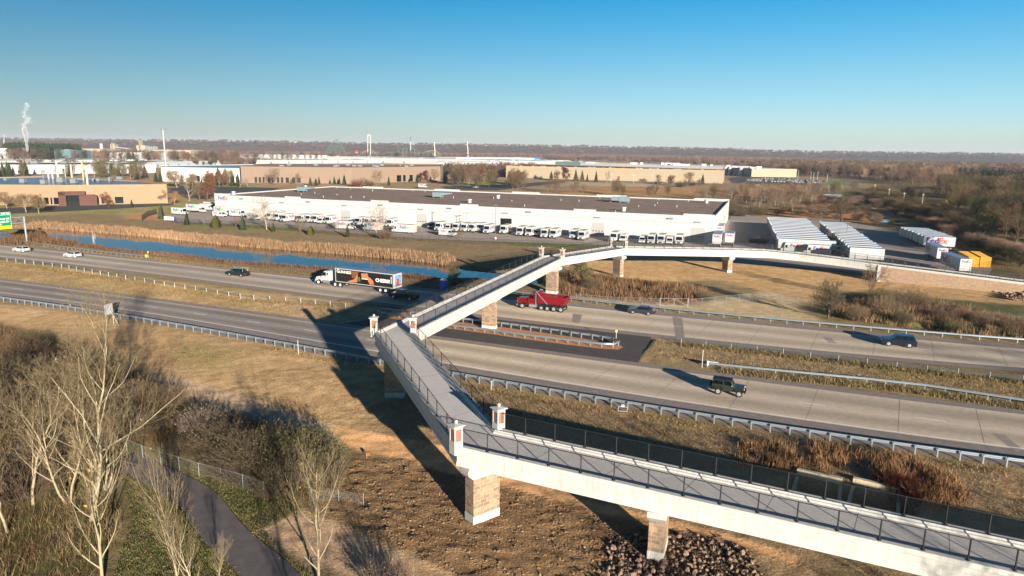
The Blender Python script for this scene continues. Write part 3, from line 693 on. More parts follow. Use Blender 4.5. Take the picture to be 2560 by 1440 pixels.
# ------------------------------------------------------------------ guardrails
m_galv = mat('galvanised_steel', S(142, 150, 155), .45, metal=.55, namt=.1, nscale=2)
m_post = mat('galvanised_post', S(150, 156, 158), .5, metal=.4, namt=.08, nscale=2)
RPOST = {}
def post_mesh(h, w=.12, d=.15):
    k = (h, w, d)
    if k not in RPOST: RPOST[k] = MB().box(-w / 2, w / 2, -d / 2, d / 2, -.3, h).mesh('post', m_post)
    return RPOST[k]
def guardrail(label, pts, side, sp=1.9, step=None, group='steel guardrails along the highway', cat='guardrail', ends=True):
    """W-beam on posts; side = +1 when the beam stands on the left of the direction of travel of pts"""
    pts = resample(np.asarray(pts)[:, :2], sp); base = pts[len(pts) // 2]; e = tag(empty('guardrail', (base[0], base[1], 0)), label, cat, group)
    t = np.gradient(pts, axis=0); t /= np.linalg.norm(t, axis=1)[:, None]; nrm = np.c_[-t[:, 1], t[:, 0]] * side
    prof = [(.0, .80), (.07, .76), (.07, .70), (.02, .645), (.07, .59), (.07, .53), (.0, .48), (-.012, .48), (.058, .535), (.058, .585), (.008, .645), (.058, .705), (.058, .755), (-.012, .80)]
    k = len(prof); v, f = [], []
    for p, nn in zip(pts, nrm):
        for a, z in prof: v.append((p[0] - base[0] + nn[0] * (a + .16), p[1] - base[1] + nn[1] * (a + .16), z))
    for i in range(len(pts) - 1): f += [(i * k + j, (i + 1) * k + j, (i + 1) * k + (j + 1) % k, i * k + (j + 1) % k) for j in range(k)]
    link('rail', np_mesh('rail', v, f, m_galv), e)
    ps = pts if len(pts) <= 100 else pts
    spare = MB()
    for i, (p, tt) in enumerate(zip(pts, t)):
        a = math.atan2(tt[1], tt[0])
        o = D.objects.new('post', post_mesh(.78)); COL.objects.link(o); o.parent = e; o.location = (p[0] - base[0], p[1] - base[1], 0); o.rotation_euler = (0, 0, a)
    return e
def urange(pa, pb): return np.linspace(uof(*pa), uof(*pb), 40)
guardrail('long steel guardrail on the near shoulder, passing under the bridge', hp(NG, np.linspace(uof(6, 748), uof(2700, 1190), 90)), 1)
guardrail('far shoulder guardrail right of the bridge, in front of the double gate', hp(FG, np.linspace(uof(1150, 716), uof(2700, 875), 60)), -1, 2.6)
guardrail('short far shoulder guardrail beside the pond at the left', ats([(36,606),(90,613),(160,622),(250,634),(320,641),(366,646)]), -1)
gr = guardrail('median guardrail right of the bridge, with a blunt white end', ats([(1768,918),(1920,934),(2170,958),(2320,975),(2560,1012),(2700,1035)]), -1, 2.2)
p = ats([(1768, 918), (1795, 921)]) - np.array(gr.location)
mb = MB(); mb.tube([(p[0][0], p[0][1], .7), (p[1][0], p[1][1], .7)], .16, 8); mb.box(p[0][0] - .12, p[0][0] + .12, p[0][1] - .25, p[0][1] + .25, .35, .95)
mb.obj('end_terminal', mat('terminal_white', S(214, 216, 214), .5), gr)
isl = ats([(1005,786),(960,781),(945,784),(950,789),(1000,796),(1122,821),(1215,832),(1322,847),(1430,860),(1505,869),(1530,871),(1548,863),(1535,857),(1507,853),(1480,848),(1451,845),(1396,836),(1341,829),(1250,817),(1147,805),(1005,786)])
guardrail('closed teardrop ring of steel guardrail round the red gravel and the bridge pier', isl, -1, 1.75)
# three-cable barrier west of the bridge (posts show, cables thin)
def cable(label, pts, sp, h=.85, group='cable barriers in the median', cat='cable barrier', zs=(.5, .65, .8)):
    pts = resample(np.asarray(pts)[:, :2], sp); base = pts[len(pts) // 2]; e = tag(empty('cable_barrier', (base[0], base[1], 0)), label, cat, group)
    mb = MB()
    for z in zs: mb.tube([(p[0] - base[0], p[1] - base[1], z) for p in pts], .018, 4)
    mb.obj('cables', m_galv, e)
    for p in pts:
        o = D.objects.new('post', post_mesh(h, .10, .10)); COL.objects.link(o); o.parent = e; o.location = (p[0] - base[0], p[1] - base[1], 0); o.rotation_euler = (0, 0, .4 + random.uniform(-.1, .1))
    return e
random.seed(4)
cable('cable barrier on pale posts along the grassy median left of the bridge', ats([(-60,644),(8,653),(153,669),(310,698),(456,722),(617,749),(704,740),(765,750),(870,760)][:6] + [(674,752),(734,756),(797,763),(864,770)]), 3.3, .95)
cable('cable barrier on thin posts along the weedy median right of the bridge', ats([(1702,862),(1772,869),(1862,878),(1970,890),(2075,903),(2185,916),(2307,930),(2499,950),(2640,966)]), 3.6, 1.0)

# ------------------------------------------------------------------ chain-link fences
m_link = mesh_fence_mat('chain_link', S(150, 150, 146), .09, .045)
def fence(name, label, pts, sp, h, post, meshm, group, cat='fence', r=.03, zf=None, rail_=True):
    pts = resample(np.asarray(pts)[:, :2], sp); base = pts[len(pts) // 2]; e = tag(empty(name, (base[0], base[1], 0)), label, cat, group)
    zz = [gzat(*p) if zf is None else zf for p in pts]; mb = MB(); P3 = [(p[0] - base[0], p[1] - base[1], z) for p, z in zip(pts, zz)]
    if rail_: mb.tube([(a, b, z + h) for a, b, z in P3], r * .7, 4); mb.obj('top_rail', post, e)
    v, f, uv, u = [], [], [], 0
    for a, b, z in P3: v += [(a, b, z + .03), (a, b, z + h - .02)]
    for i in range(len(P3) - 1):
        L = math.dist(P3[i], P3[i + 1]); f.append((2 * i, 2 * i + 2, 2 * i + 3, 2 * i + 1)); uv += [(u, 0), (u + L, 0), (u + L, h), (u, h)]; u += L
    link('fence_mesh', np_mesh('fence_mesh', v, f, meshm, uv=uv), e)
    pm = MB().cyl((0, 0, -.2), (0, 0, h + .05), r, 6).mesh('post', post)
    for a, b, z in P3: o = D.objects.new('post', pm); COL.objects.link(o); o.parent = e; o.location = (a, b, z)
    return e
GF = 'chain link fences'
fence('chain_link_fence', 'grey chain link fence between the bike path and the shrubs, lower left', ats([(318,1128),(372,1150),(425,1166),(477,1185),(592,1215),(660,1240)]), 2.6, 1.25, m_post, m_link, GF)
fence('chain_link_fence', 'short grey chain link fence ending in the tilled soil, beside the shrubs', ats([(780,1252),(840,1252),(909,1262)]), 2.2, 1.0, m_post, m_link, GF, rail_=False)
fence('chain_link_fence', 'chain link fence in front of the rust reeds, left of the double gate', ats([(1440,752),(1500,760),(1560,763),(1615,764),(1648,766)]), 3.0, 1.5, m_post, m_link, GF)
fence('chain_link_fence', 'chain link fence curving back over the pale dirt, right of the double gate', ats([(1720,767),(1745,765),(1774,763),(1804,758),(1862,753),(1922,750),(1980,757),(2030,768)]), 3.0, 1.5, m_post, m_link, GF)
fence('chain_link_fence', 'chain link fence through the green weeds in front of the ramp wall', ats([(2320,780),(2400,788),(2480,797),(2560,806),(2640,815)]), 3.2, 1.3, m_post, m_link, GF, rail_=False)
ga, gb = at(1650, 766), at(1719, 767); gt = tag(empty('double_gate', ga), 'pale double swing gate of pipes with diagonal braces in the chain link fence', 'gate')
gv = gb - ga
for k in (0, .5):
    a, b = gv * k, gv * (k + .5); mb = MB()
    a1, b1 = (a[0] * .98 + b[0] * .02, a[1] * .98 + b[1] * .02), (b[0] * .98 + a[0] * .02, b[1] * .98 + a[1] * .02)
    mb.tube([(*a1, .15), (*a1, 1.55), (*b1, 1.55), (*b1, .15), (*a1, .15)], .035, 6); mb.tube([(*a1, .2), (*b1, 1.5)] if k == 0 else [(*a1, 1.5), (*b1, .2)], .03, 6); mb.obj('gate_leaf', m_post, gt)
for k in (0, 1): MB().cyl((gv[0] * k, gv[1] * k, -.2), (gv[0] * k, gv[1] * k, 1.75), .06, 8).obj('post', m_post, gt)
fl = ats([(418,556),(470,561),(640,570),(760,580),(845,588),(941,596),(1040,602),(1135,608),(1210,612),(1330,617),(1480,624)])
fence('security_fence', 'long black mesh security fence along the front edge of the delivery yard', fl, 3.0, 1.9, m_black, m_mesh, 'black yard fences')
fence('security_fence', 'black mesh fence running down the right edge of the trailer yard', ats([(2240,577),(2330,592),(2400,620),(2480,660),(2545,705)]), 3.0, 1.9, m_black, m_mesh, 'black yard fences')
fence('security_fence', 'short dark slatted enclosure fence left of the white banner sign', ats([(355,553),(372,540),(392,535)]), 2.0, 2.2, mat('dark_slats', S(70, 60, 52), .8), mesh_fence_mat('slats', S(84, 64, 50), .1, .6), 'black yard fences')

# ------------------------------------------------------------------ signs and small roadside things
m_green = mat('sign_green', S(0, 128, 84), .5); m_yellow = mat('sign_yellow', S(250, 208, 0), .5); m_wh = mat('paint_white', S(236, 236, 234), .45); m_alu = mat('sign_back', S(178, 184, 188), .5, metal=.4)
def text_mesh(txt, size, off=0.0, extr=.006, align='CENTER'):
    cu = D.curves.new('lettering', 'FONT'); cu.body = txt; cu.size = size; cu.offset = off; cu.extrude = extr; cu.align_x = align; cu.align_y = 'CENTER'; cu.resolution_u = 2
    ob = D.objects.new('lettering', cu); COL.objects.link(ob); dg = bpy.context.evaluated_depsgraph_get()
    me = D.meshes.new_from_object(ob.evaluated_get(dg)); D.objects.remove(ob); D.curves.remove(cu)
    v = np.zeros(len(me.vertices) * 3, np.float32); me.vertices.foreach_get('co', v); v = v.reshape(-1, 3); fs = [tuple(p.vertices) for p in me.polygons]; D.meshes.remove(me)
    return v, fs
def lettering(parts, mats, parent, loc, rot, name='lettering', height=None):
    """parts: list of (text, size, x, y, material index, embolden) on one flat panel: x right, y up in the panel"""
    mb = MB()
    for txt, size, x, y, mi, off in parts:
        v, fs = text_mesh(txt, size, off, align='LEFT'); mb.add([(a + x, b + y, c) for a, b, c in v], fs, mi)
    o = mb.obj(name, mats, parent); o.location = loc; o.rotation_euler = rot; return o
def txt_w(txt, size, off=0.0): return float(text_mesh(txt, size, off, align='LEFT')[0][:, 0].max())
# overhead sign gantry, cut by the left edge of the picture
gb_, gh = hpx(68, 609, 541); gan = tag(empty('overhead_sign', gb_, 0), 'green overhead exit sign with a yellow strip on a grey truss gantry, far left', 'road sign')
perp = np.r_[-HN, 0]; m_gp = mat('gantry_grey', S(150, 160, 164), .5, metal=.3)
MB().cyl((0, 0, -.3), (0, 0, gh), .24, 12).obj('upright', m_gp, gan)
L_ = 26.0; mb = MB()
for z in (gh - .15, gh - 1.75):
    for s in (-.45, .45): mb.cyl(np.r_[HD[:2] * s, z], np.r_[HD[:2] * s - HN * L_, z], .08, 6)
nseg = 16
for i in range(nseg):
    a, b = -HN * L_ * i / nseg, -HN * L_ * (i + 1) / nseg
    for s in (-.45, .45):
        o1 = HD * s; z0, z1 = (gh - .15, gh - 1.75) if i % 2 else (gh - 1.75, gh - .15)
        mb.cyl(np.r_[a + o1, z0], np.r_[b + o1, z1], .045, 5)
mb.obj('truss', m_gp, gan); MB().cyl(np.r_[-HN * L_, -.3], np.r_[-HN * L_, gh], .24, 12).obj('upright', m_gp, gan)
# panel faces east (towards traffic coming from the bridge)
px_ = np.array([25, 524]); dpan = 4.0; wpan, hpan = 7.0, 3.8
pan = D.objects.new('sign_panel', None); COL.objects.link(pan); pan.parent = gan
pan.location = (-HN[0] * (dpan + wpan / 2) + HD[0] * .62, -HN[1] * (dpan + wpan / 2) + HD[1] * .62, gh - .3)
pan.rotation_euler = (rad(90), 0, math.atan2(HN[1], HN[0]))
zc = 0
mb = MB(); mb.box(-wpan / 2, wpan / 2, -hpan / 2, hpan / 2, 0, .05, 0); po = mb.obj('green_panel', m_green, pan)
mb = MB(); t = .07
for a in ((-wpan / 2, wpan / 2, hpan / 2 - t, hpan / 2), (wpan / 2 - t, wpan / 2, -hpan / 2, hpan / 2), (-wpan / 2, -wpan / 2 + t, -hpan / 2, hpan / 2), (-wpan / 2, wpan / 2, hpan / 2 - .75, hpan / 2 - .68)): mb.box(*a, .05, .056)
mb.obj('white_border', m_wh, pan)
MB().box(-wpan / 2, wpan / 2 + .05, -hpan / 2 - .85, -hpan / 2, 0, .055).obj('yellow_strip', m_yellow, pan)
rows = [('EXIT 112', .52, hpan / 2 - .4, .35), ('Canterbury Rd', .78, .1, .45), ('Mystic Lake Dr', .78, -.72, .45), ('1 mile', .62, -1.45, 2.6)]
lettering([(t_, z_, wpan / 2 - r_ - txt_w(t_, z_, .012), y_, 0, .012) for t_, z_, y_, r_ in rows], [m_wh], pan, (0, 0, .06), (0, 0, 0))
# back of a road sign on three legs
sb, sh = hpx(273, 812, 760); sg = tag(empty('road_sign', sb, math.atan2(HN[1], HN[0])), 'blank grey back of a road sign on wooden legs behind the near guardrail', 'road sign')
MB().box(-.55, .9, -.03, .03, sh - 1.75, sh).obj('sign_panel', m_alu, sg)
m_wood = mat('sign_leg', S(168, 156, 138), .8)
for x, y0 in ((-.45, -.1), (.75, -.1)): MB().cyl((x, y0, -.3), (x, y0, sh - .1), .06, 6).obj('leg', m_wood, sg)
MB().cyl((.2, -2.2, -.2), (.2, -.08, sh - .7), .06, 6).obj('leg', m_wood, sg)
# delineators, marker posts
def marker(px, py, h, label, top=None, group='thin marker posts by the highway', cat='marker post', r=.035):
    p = at(px, py); e = tag(MB().cyl((0, 0, -.1), (0, 0, h), r, 6).obj('marker_post', mat('marker_white', S(214, 210, 202), .6)), label, cat, group); e.location = p
    if top: MB().box(-.14, .14, -.02, .02, h - .1, h + .22).obj('plate', top, e)
marker(371, 644, 1.4, 'yellow topped marker post at the end of the pond guardrail', m_yellow); marker(992, 716, 2.3, 'white marker post just behind the lorry on the far shoulder'); marker(233, 593, 1.6, 'left white stake standing in the pond'); marker(238, 597, 1.6, 'right white stake standing in the pond')
marker(1540, 852, 1.5, 'amber topped stake at the rounded end of the guardrail ring', m_yellow); marker(1755, 918, 2.4, 'thin white stake beside the blunt guardrail end'); marker(746, 885, 2.0, 'thin grey stake behind the near guardrail left of the bridge')
marker(1228, 375 + 600, 1.2, 'short stake under the bridge beside the near guardrail')
mkb = MB(); p = at(366, 646); e = tag(mkb.box(-.3, .3, -.05, .05, .35, .95).obj('impact_marker', m_yellow), 'yellow marker plate on the end of the pond guardrail', 'marker plate'); e.location = p
# banner sign on the yard fence
bb, bh = hpx(411, 552, 541); bn = tag(empty('banner_sign', bb, math.atan2(WD[1], WD[0]) + PI), 'white banner with a purple end hung on the yard fence', 'banner'); ln_ = 6.2
MB().box(0, ln_ * .8, -.1, -.04, .35, bh).obj('white_panel', m_wh, bn); MB().box(ln_ * .8, ln_, -.1, -.04, .35, bh).obj('purple_panel', mat('banner_purple', S(84, 70, 150), .6), bn)
# portable toilet
tb, th_ = hpx(1109, 724, 697); to = tag(empty('portable_toilet', tb, rad(-20)), 'blue portable toilet cabin on the far shoulder beside the bridge', 'toilet'); m_blue = mat('toilet_blue', S(20, 66, 150), .5)
MB().box(-.6, .6, -.6, .6, 0, 2.0).obj('cabin', m_blue, to, .05); MB().frus((-.64, .64, -.64, .64, 2.0), (-.35, .35, -.35, .35, 2.35)).obj('roof', mat('toilet_roof', S(210, 216, 224), .5), to); MB().box(-.4, .4, -.63, -.6, .1, 1.85).obj('door', mat('toilet_door', S(30, 84, 176), .5), to)
# culvert headwalls
m_cc = mat('culvert_concrete', S(214, 194, 160), .9, namt=.25, nscale=2)
for i, (pa, pb, lb) in enumerate((((1992, 1178), (2106, 1203), 'left concrete culvert headwall under the dry grass slope'), ((2132, 1200), (2252, 1228), 'right concrete culvert headwall half hidden by red twigs'))):
    a, b = at(*pa), at(*pb); c = (a + b) / 2; ang = math.atan2(b[1] - a[1], b[0] - a[0]); L2 = np.linalg.norm(b - a) / 2
    e = tag(empty('culvert', (c[0], c[1], -.1), ang), lb, 'culvert', 'concrete box culverts under the highway')
    MB().box(-L2, L2, -.2, .25, -.15, .38).obj('headwall', m_cc, e, .03)
    for s in (-1, 1): MB().add([(s * L2, .2, -2), (s * (L2 + .15), -2.6, -2), (s * (L2 + .15), -2.6, -1.0), (s * L2, .2, -.16), (s * (L2 - .25), .2, -2), (s * (L2 - .1), -2.6, -2), (s * (L2 - .1), -2.6, -1.0), (s * (L2 - .25), .2, -.16)], [(0, 1, 2, 3), (7, 6, 5, 4), (3, 2, 6, 7), (0, 3, 7, 4), (1, 5, 6, 2)]).obj('wing_wall', m_cc, e)
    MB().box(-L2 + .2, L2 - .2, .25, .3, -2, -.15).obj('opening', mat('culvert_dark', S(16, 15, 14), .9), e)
# portable sign frame lying by the guardrail, orange flag
p = at(1556, 1030); e = tag(empty('sign_frame', p, rad(-15)), 'small purplish sign stand lying behind the near guardrail', 'sign stand'); m_pl = mat('stand_metal', S(150, 146, 164), .6)
mb = MB(); mb.tube([(-.5, 0, .1), (.5, 0, .1), (.5, .3, .5), (-.5, .3, .5), (-.5, 0, .1)], .05, 5); mb.obj('frame', m_pl, e); MB().box(-.15, .15, .25, .35, .5, .75).obj('box', m_wh, e)
p = at(917, 1146); e = tag(MB().cyl((0, 0, 0), (0, 0, .5), .02, 5).obj('marker_flag', m_wood), 'tiny orange survey flag in the tilled soil', 'flag'); e.location = p
MB().box(0, .3, -.01, .01, .3, .5).obj('cloth', mat('flag_orange', S(235, 80, 40), .7), e)
# ------------------------------------------------------------------ buildings
m_wall_w = streaked('painted_wall_white', S(190, 188, 184))
m_wall_tan = mat('precast_tan', S(152, 126, 98), .85, namt=.06, nscale=.3)
m_wall_tan2 = mat('precast_tan_pale', S(134, 114, 96), .85, namt=.06, nscale=.3)
m_wall_cream = mat('precast_cream', S(164, 150, 126), .85, namt=.05, nscale=.3)
m_roof_g = mat('gravel_roof', S(152, 126, 106), .95, namt=.36, nscale=.22)
m_roof_d = mat('dark_roof', S(92, 84, 80), .9, namt=.2, nscale=.1)
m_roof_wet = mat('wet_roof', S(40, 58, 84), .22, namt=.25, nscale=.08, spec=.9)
m_roof_w = mat('white_roof', S(214, 216, 218), .7, namt=.06, nscale=.1)
m_glass_d = mat('dark_glass', S(18, 24, 28), .1, spec=.7)
m_grey = mat('hvac_grey', S(118, 126, 128), .5, namt=.1, nscale=1)
m_band = mat('wall_band', S(166, 166, 166), .75); m_conc2 = mat('door_white', S(164, 162, 156), .6, namt=.05, nscale=1)
def slab_poly(mb, pts, z0, z1, mi=0, top=True):
    n = len(pts); v = [(*p, z0) for p in pts] + [(*p, z1) for p in pts]
    mb.add(v, [(i, (i + 1) % n, (i + 1) % n + n, i + n) for i in range(n)], mi)
    if top: mb.add([(*p, z1) for p in pts], [tuple(range(n))], mi)
def building(name, label, corners, H, wall, roof, par=.55, cat='warehouse', group=None, origin=None, coping=None):
    """corners: counter-clockwise ground points; parapet wall round a lower flat roof"""
    c = np.array(corners, float); area = np.sum(c[:, 0] * np.roll(c[:, 1], -1) - np.roll(c[:, 0], -1) * c[:, 1])
    if area < 0: c = c[::-1]
    o = c.mean(0) if origin is None else origin; e = tag(empty(name, (o[0], o[1], 0)), label, cat, group); l = c - o; n = len(l)
    d = l - np.roll(l, 1, 0); d /= np.linalg.norm(d, axis=1)[:, None]; d2 = np.roll(d, -1, 0)
    nin = np.c_[-d[:, 1], d[:, 0]]; nin2 = np.c_[-d2[:, 1], d2[:, 0]]; mit = nin + nin2; mit /= (1 + np.sum(nin * nin2, 1))[:, None]
    q = l + mit * .35; mb = MB(); v = [(*p, -.2) for p in l] + [(*p, H) for p in l] + [(*p, H) for p in q] + [(*p, H - par - .1) for p in q]
    f = []
    for i in range(n):
        j = (i + 1) % n; f += [(i, j, j + n, i + n), (i + n, j + n, j + 2 * n, i + 2 * n), (i + 2 * n, j + 2 * n, j + 3 * n, i + 3 * n)]
    mb.add(v, f); mb.obj('wall', wall, e)
    MB().add([(*p, H - par) for p in q], [tuple(range(n))]).obj('roof', roof, e)
    return e
def wall_hit(px, py, A, B):
    """point where the sight line through a pixel meets the upright plane over A-B: distance from A along it, and height"""
    d = FW + RT * ((px - IW / 2) / FPX) + UP * ((IH / 2 - py) / FPX); A, B = np.array(A), np.array(B); e = (B - A) / np.linalg.norm(B - A)
    t, s = np.linalg.solve(np.array([[d[0], -e[0]], [d[1], -e[1]]]), A); return s, CAM_H + d[2] * t
# white delivery warehouse: local x along the front from its left end, y away from the highway
WL = float(np.linalg.norm(WA - WB)); WH_ = 8.5; WDEP = 84.0
wh = tag(empty('delivery_warehouse', (WB[0], WB[1], 0), math.atan2((WA - WB)[1], (WA - WB)[0])), 'long white delivery warehouse with a brown gravel roof behind the pond', 'warehouse')
def pbox(mb, x0, x1, y0, y1, z0, z1, mi=0): mb.box(x0, x1, y0, y1, z0, z1, mi)
mb = MB()
doors = [(853, 875, 548), (1042, 1067, 565), (1251, 1279, 582), (1479, 1509, 595), (1727, 1760, 610), (700, 716, 540)]
DX = []
for a, b, y in doors: DX.append((wall_hit(a, y - 10, WB, WA)[0], wall_hit(b, y - 10, WB, WA)[0]))
mb.box(0, WL, 0, .35, -.2, WH_); mb.box(WL - .35, WL, .35, WDEP, -.2, WH_); mb.box(0, .35, .35, WDEP, -.2, WH_); mb.box(.35, WL - .35, WDEP - .35, WDEP, -.2, WH_)
for a, b in ((532, 568), (712, 752), (927, 971), (1150, 1195), (1435, 1489), (1711, 1792)):
    x0, x1 = wall_hit(a, 500, WB, WA)[0], wall_hit(b, 540, WB, WA)[0]; x0, x1 = max(0, x0), min(WL, x1); mb.box(x0, x1, -.004, .354, WH_ - .001, WH_ + .62)
for x0, x1 in ((20, 32), (62, 76), (104, 118), (146, 160), (190, WL)): mb.box(x0, x1, WDEP - .354, WDEP + .004, WH_ - .001, WH_ + .6)
m_joint2 = mat('wall_joint', S(150, 150, 148), .8)
for x in np.arange(12.5, WL, 12.6): mb.box(x - .04, x + .04, -.006, 0, 0, WH_ - .1, 1)
mb.obj('wall', [m_wall_w, m_joint2], wh)
MB().box(.35, WL - .35, .35, WDEP - .35, WH_ - .9, WH_ - .45).obj('roof', m_roof_g, wh)
mb = MB(); mb.box(0.1, WL - .1, -.012, 0, 5.9, 6.35); mb.obj('wall_band', m_band, wh)
for i, (x0, x1) in enumerate(DX):
    hgt = 4.6 if i != 5 else 3.6
    if i == 2: MB().box(x0, x1, -.03, -.005, .05, hgt).obj('open_doorway', mat('doorway_dark', S(14, 14, 14), .9), wh)
    else:
        d_ = MB().box(x0, x1, -.04, -.005, .05, hgt).obj('dock_door', m_conc2, wh); mbw = MB()
        for k in range(4): mbw.box(x0 + (x1 - x0) * (k + .25) / 4, x0 + (x1 - x0) * (k + .75) / 4, -.05, -.04, 1.7, 2.0)
        mbw.obj('door_window', m_glass_d, d_)
    mb = MB(); mb.box(x0 - .15, x0, -.07, 0, 0, hgt + .15); mb.box(x1, x1 + .15, -.07, 0, 0, hgt + .15); mb.box(x0, x1, -.07, 0, hgt, hgt + .15); mb.obj('door_frame', mat('frame_grey', S(176, 172, 168), .6), wh)
    mb = MB(); xm = (x0 + x1) / 2; mb.box(xm - .05, xm + .05, -.5, 0, 6.5, 6.6); mb.box(xm - 1.0, xm - .35, -.75, -.45, 6.55, 6.75); mb.box(xm + .35, xm + 1.0, -.75, -.45, 6.55, 6.75); mb.box(xm - .6, xm + .6, -.52, -.46, 6.5, 6.56); mb.obj('floodlight', m_grey, wh)
for px in (605, 771, 952, 1124, 1322, 1678):
    x = wall_hit(px, 510, WB, WA)[0]; MB().cyl((x - .9, -.25, 7.3), (x + .9, -.25, 7.3), .28, 8).obj('wall_light', m_grey, wh)
m_pur = mat('lettering_purple', S(66, 28, 122), .5); m_or = mat('lettering_orange', S(240, 70, 30), .5); m_gn = mat('lettering_green', S(60, 180, 60), .5)
fw_ = txt_w('Fed', 1.0, .03)
def fedex(height, green, parent, loc, rot, name='lettering'):
    s = height / .72
    return lettering([('Fed', s, 0, 0, 0, .02 * s), ('Ex', s, fw_ * s * .985, 0, 1, .02 * s)], [m_pur, m_gn if green else m_or], parent, loc, rot, name)
x_ = wall_hit(545, 494, WB, WA)[0]
fedex(1.5, False, wh, (x_, -.02, 7.2), (rad(90), 0, 0))
def roof_vent(px, py, r, h):
    p = at(px, py, WH_ - .45); ca, sa = math.cos(-wh.rotation_euler[2]), math.sin(-wh.rotation_euler[2]); dx, dy = p[0] - WB[0], p[1] - WB[1]; return dx * ca - dy * sa, dx * sa + dy * ca
z0 = WH_ - .451
for px, py in ((584, 487), (764, 471), (1174, 507), (1245, 496), (1559, 528), (1766, 508)):
    x, y = roof_vent(px, py, 0, 0); mb = MB(); mb.cyl((x, y, z0), (x, y, z0 + 1.1), .75, 12); mb.cyl((x, y, z0 + 1.1), (x, y, z0 + 1.5), 1.0, 12); mb.obj('roof_fan', m_alu, wh)
for px, py, s in ((757, 480, 1), (1096, 495, 1), (1562, 507, -1)):
    x, y = roof_vent(px, py, 0, 0); mb = MB(); mb.box(x - 2.2, x + 1.8, y - 1.4, y + 1.4, z0 + .6, z0 + 2.5)
    if s > 0: mb.add([(x + 1.8, y - 1.4, z0 + 1.2), (x + 6, y - 1.0, z0 + 1.9), (x + 6, y + 1.0, z0 + 1.9), (x + 1.8, y + 1.4, z0 + 1.2), (x + 1.8, y - 1.4, z0 + 2.5), (x + 6, y - 1.0, z0 + 2.4), (x + 6, y + 1, z0 + 2.4), (x + 1.8, y + 1.4, z0 + 2.5)], [(0, 3, 2, 1), (4, 5, 6, 7), (0, 1, 5, 4), (1, 2, 6, 5), (2, 3, 7, 6)])
    else: mb.box(x - 5.5, x - 2.2, y - 1.2, y + 1.2, z0 + .9, z0 + 2.3)
    for dx in (-1.8, 1.4): mb.box(x + dx, x + dx + .2, y - 1.2, y - 1.0, z0, z0 + .6); mb.box(x + dx, x + dx + .2, y + 1.0, y + 1.2, z0, z0 + .6)
    mb.obj('air_handler', mat('air_handler_teal', S(116, 136, 140), .5, namt=.1), wh)
rng = np.random.default_rng(12); mb = MB()
for k in range(26): x, y = rng.uniform(6, WL - 6), rng.uniform(4, WDEP - 5); mb.cyl((x, y, z0), (x, y, z0 + rng.uniform(.5, .9)), .12, 6)
mb.obj('vent_pipes', m_wall_w, wh)

def windows(e, A, B, o, spans, z0, z1, m=None, name='window'):
    """flat panes set 4 cm proud of the wall A-B; spans in metres from A"""
    A, B = np.array(A) - o, np.array(B) - o; d = (B - A) / np.linalg.norm(B - A); n = np.array([d[1], -d[0]])
    if n @ (-o) < 0: n = -n
    for a, b in spans:
        mb = MB(); p, q = A + d * a + n * .04, A + d * b + n * .04; r_, s_ = A + d * b, A + d * a
        mb.add([(*p, z0), (*q, z0), (*r_, z0), (*s_, z0), (*p, z1), (*q, z1), (*r_, z1), (*s_, z1)], [(0, 1, 5, 4), (4, 5, 6, 7), (1, 2, 6, 5), (3, 0, 4, 7)]); mb.obj(name, m or m_glass_d, e)
# tan building with the wet blue roof, left
TL = [(-210, 325), (-177, 351), (-178, 384), (-290, 444), (-360, 430), (-330, 372), (-268, 352)]
TL = [tuple(at(165, 513)[:2]), tuple(at(420, 508)[:2]), tuple(at(330, 456, 9.5)[:2] + np.array([-6, 16])), tuple(at(110, 441, 9.5)[:2]), tuple(at(-160, 446, 9.5)[:2]), tuple(at(-60, 512)[:2])]
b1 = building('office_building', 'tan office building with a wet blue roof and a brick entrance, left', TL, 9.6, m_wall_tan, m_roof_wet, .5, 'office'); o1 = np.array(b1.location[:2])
A_, B_ = np.array(TL[5]), np.array(TL[0]); L_ab = np.linalg.norm(B_ - A_)
A2, B2 = np.array(TL[0]), np.array(TL[1])
def spanpx(pairs, A, B): return [(wall_hit(a, 505, A, B)[0], wall_hit(b, 505, A, B)[0]) for a, b in pairs]
windows(b1, A2, B2, o1, spanpx([(212, 226), (231, 248), (254, 260), (288, 309)], A2, B2), .4, 3.6); windows(b1, A_, B_, o1, spanpx([(90, 105), (110, 122), (127, 131), (135, 160)], A_, B_), .4, 3.6)
ec = (at(186, 513)[:2]); d_ = (B2 - A2) / np.linalg.norm(B2 - A2); nn = np.array([d_[1], -d_[0]]); ang = math.atan2(d_[1], d_[0]); mbr = brick_mat('entrance_brick', S(92, 56, 46), S(76, 44, 36), S(104, 84, 74), 1, .25, .1, .01, .01)
pe = D.objects.new('brick_entrance', None); COL.objects.link(pe); pe.parent = b1; pe.location = (ec[0] - o1[0], ec[1] - o1[1], 0); pe.rotation_euler = (0, 0, ang)
mb = MB(); mb.box(-5.6, -2.6, -5, 0, 0, 6.4); mb.box(2.6, 9, -4, 0, 0, 5.0); mb.box(-5.6, 5.2, -5, -.1, 5.0, 6.6); mb.box(9, 10, -6, 0, 0, 4.6); ob = mb.obj('brickwork', mbr, pe); uvbox(ob.data); MB().box(-2.6, 2.6, -3.4, -3.2, 0, 5.0).obj('glass_front', m_glass_d, pe)
zr = 9.1
for i, (px, py, tp, r) in enumerate(((122, 447, 411, .8), (132, 447, 411, .8), (146, 450, 402, .9), (163, 445, 412, .8), (180, 445, 411, .8), (209, 451, 403, .75), (219, 462, 414, .85))):
    p = at(px, py, zr); tz = atY(px, tp, p[1])[2]; MB().cyl((p[0] - o1[0], p[1] - o1[1], zr - .001), (p[0] - o1[0], p[1] - o1[1], tz), r * .58, 10).obj('exhaust_stack', m_bwhite if i != 5 else mat('stack_wood', S(190, 160, 120), .7), b1)
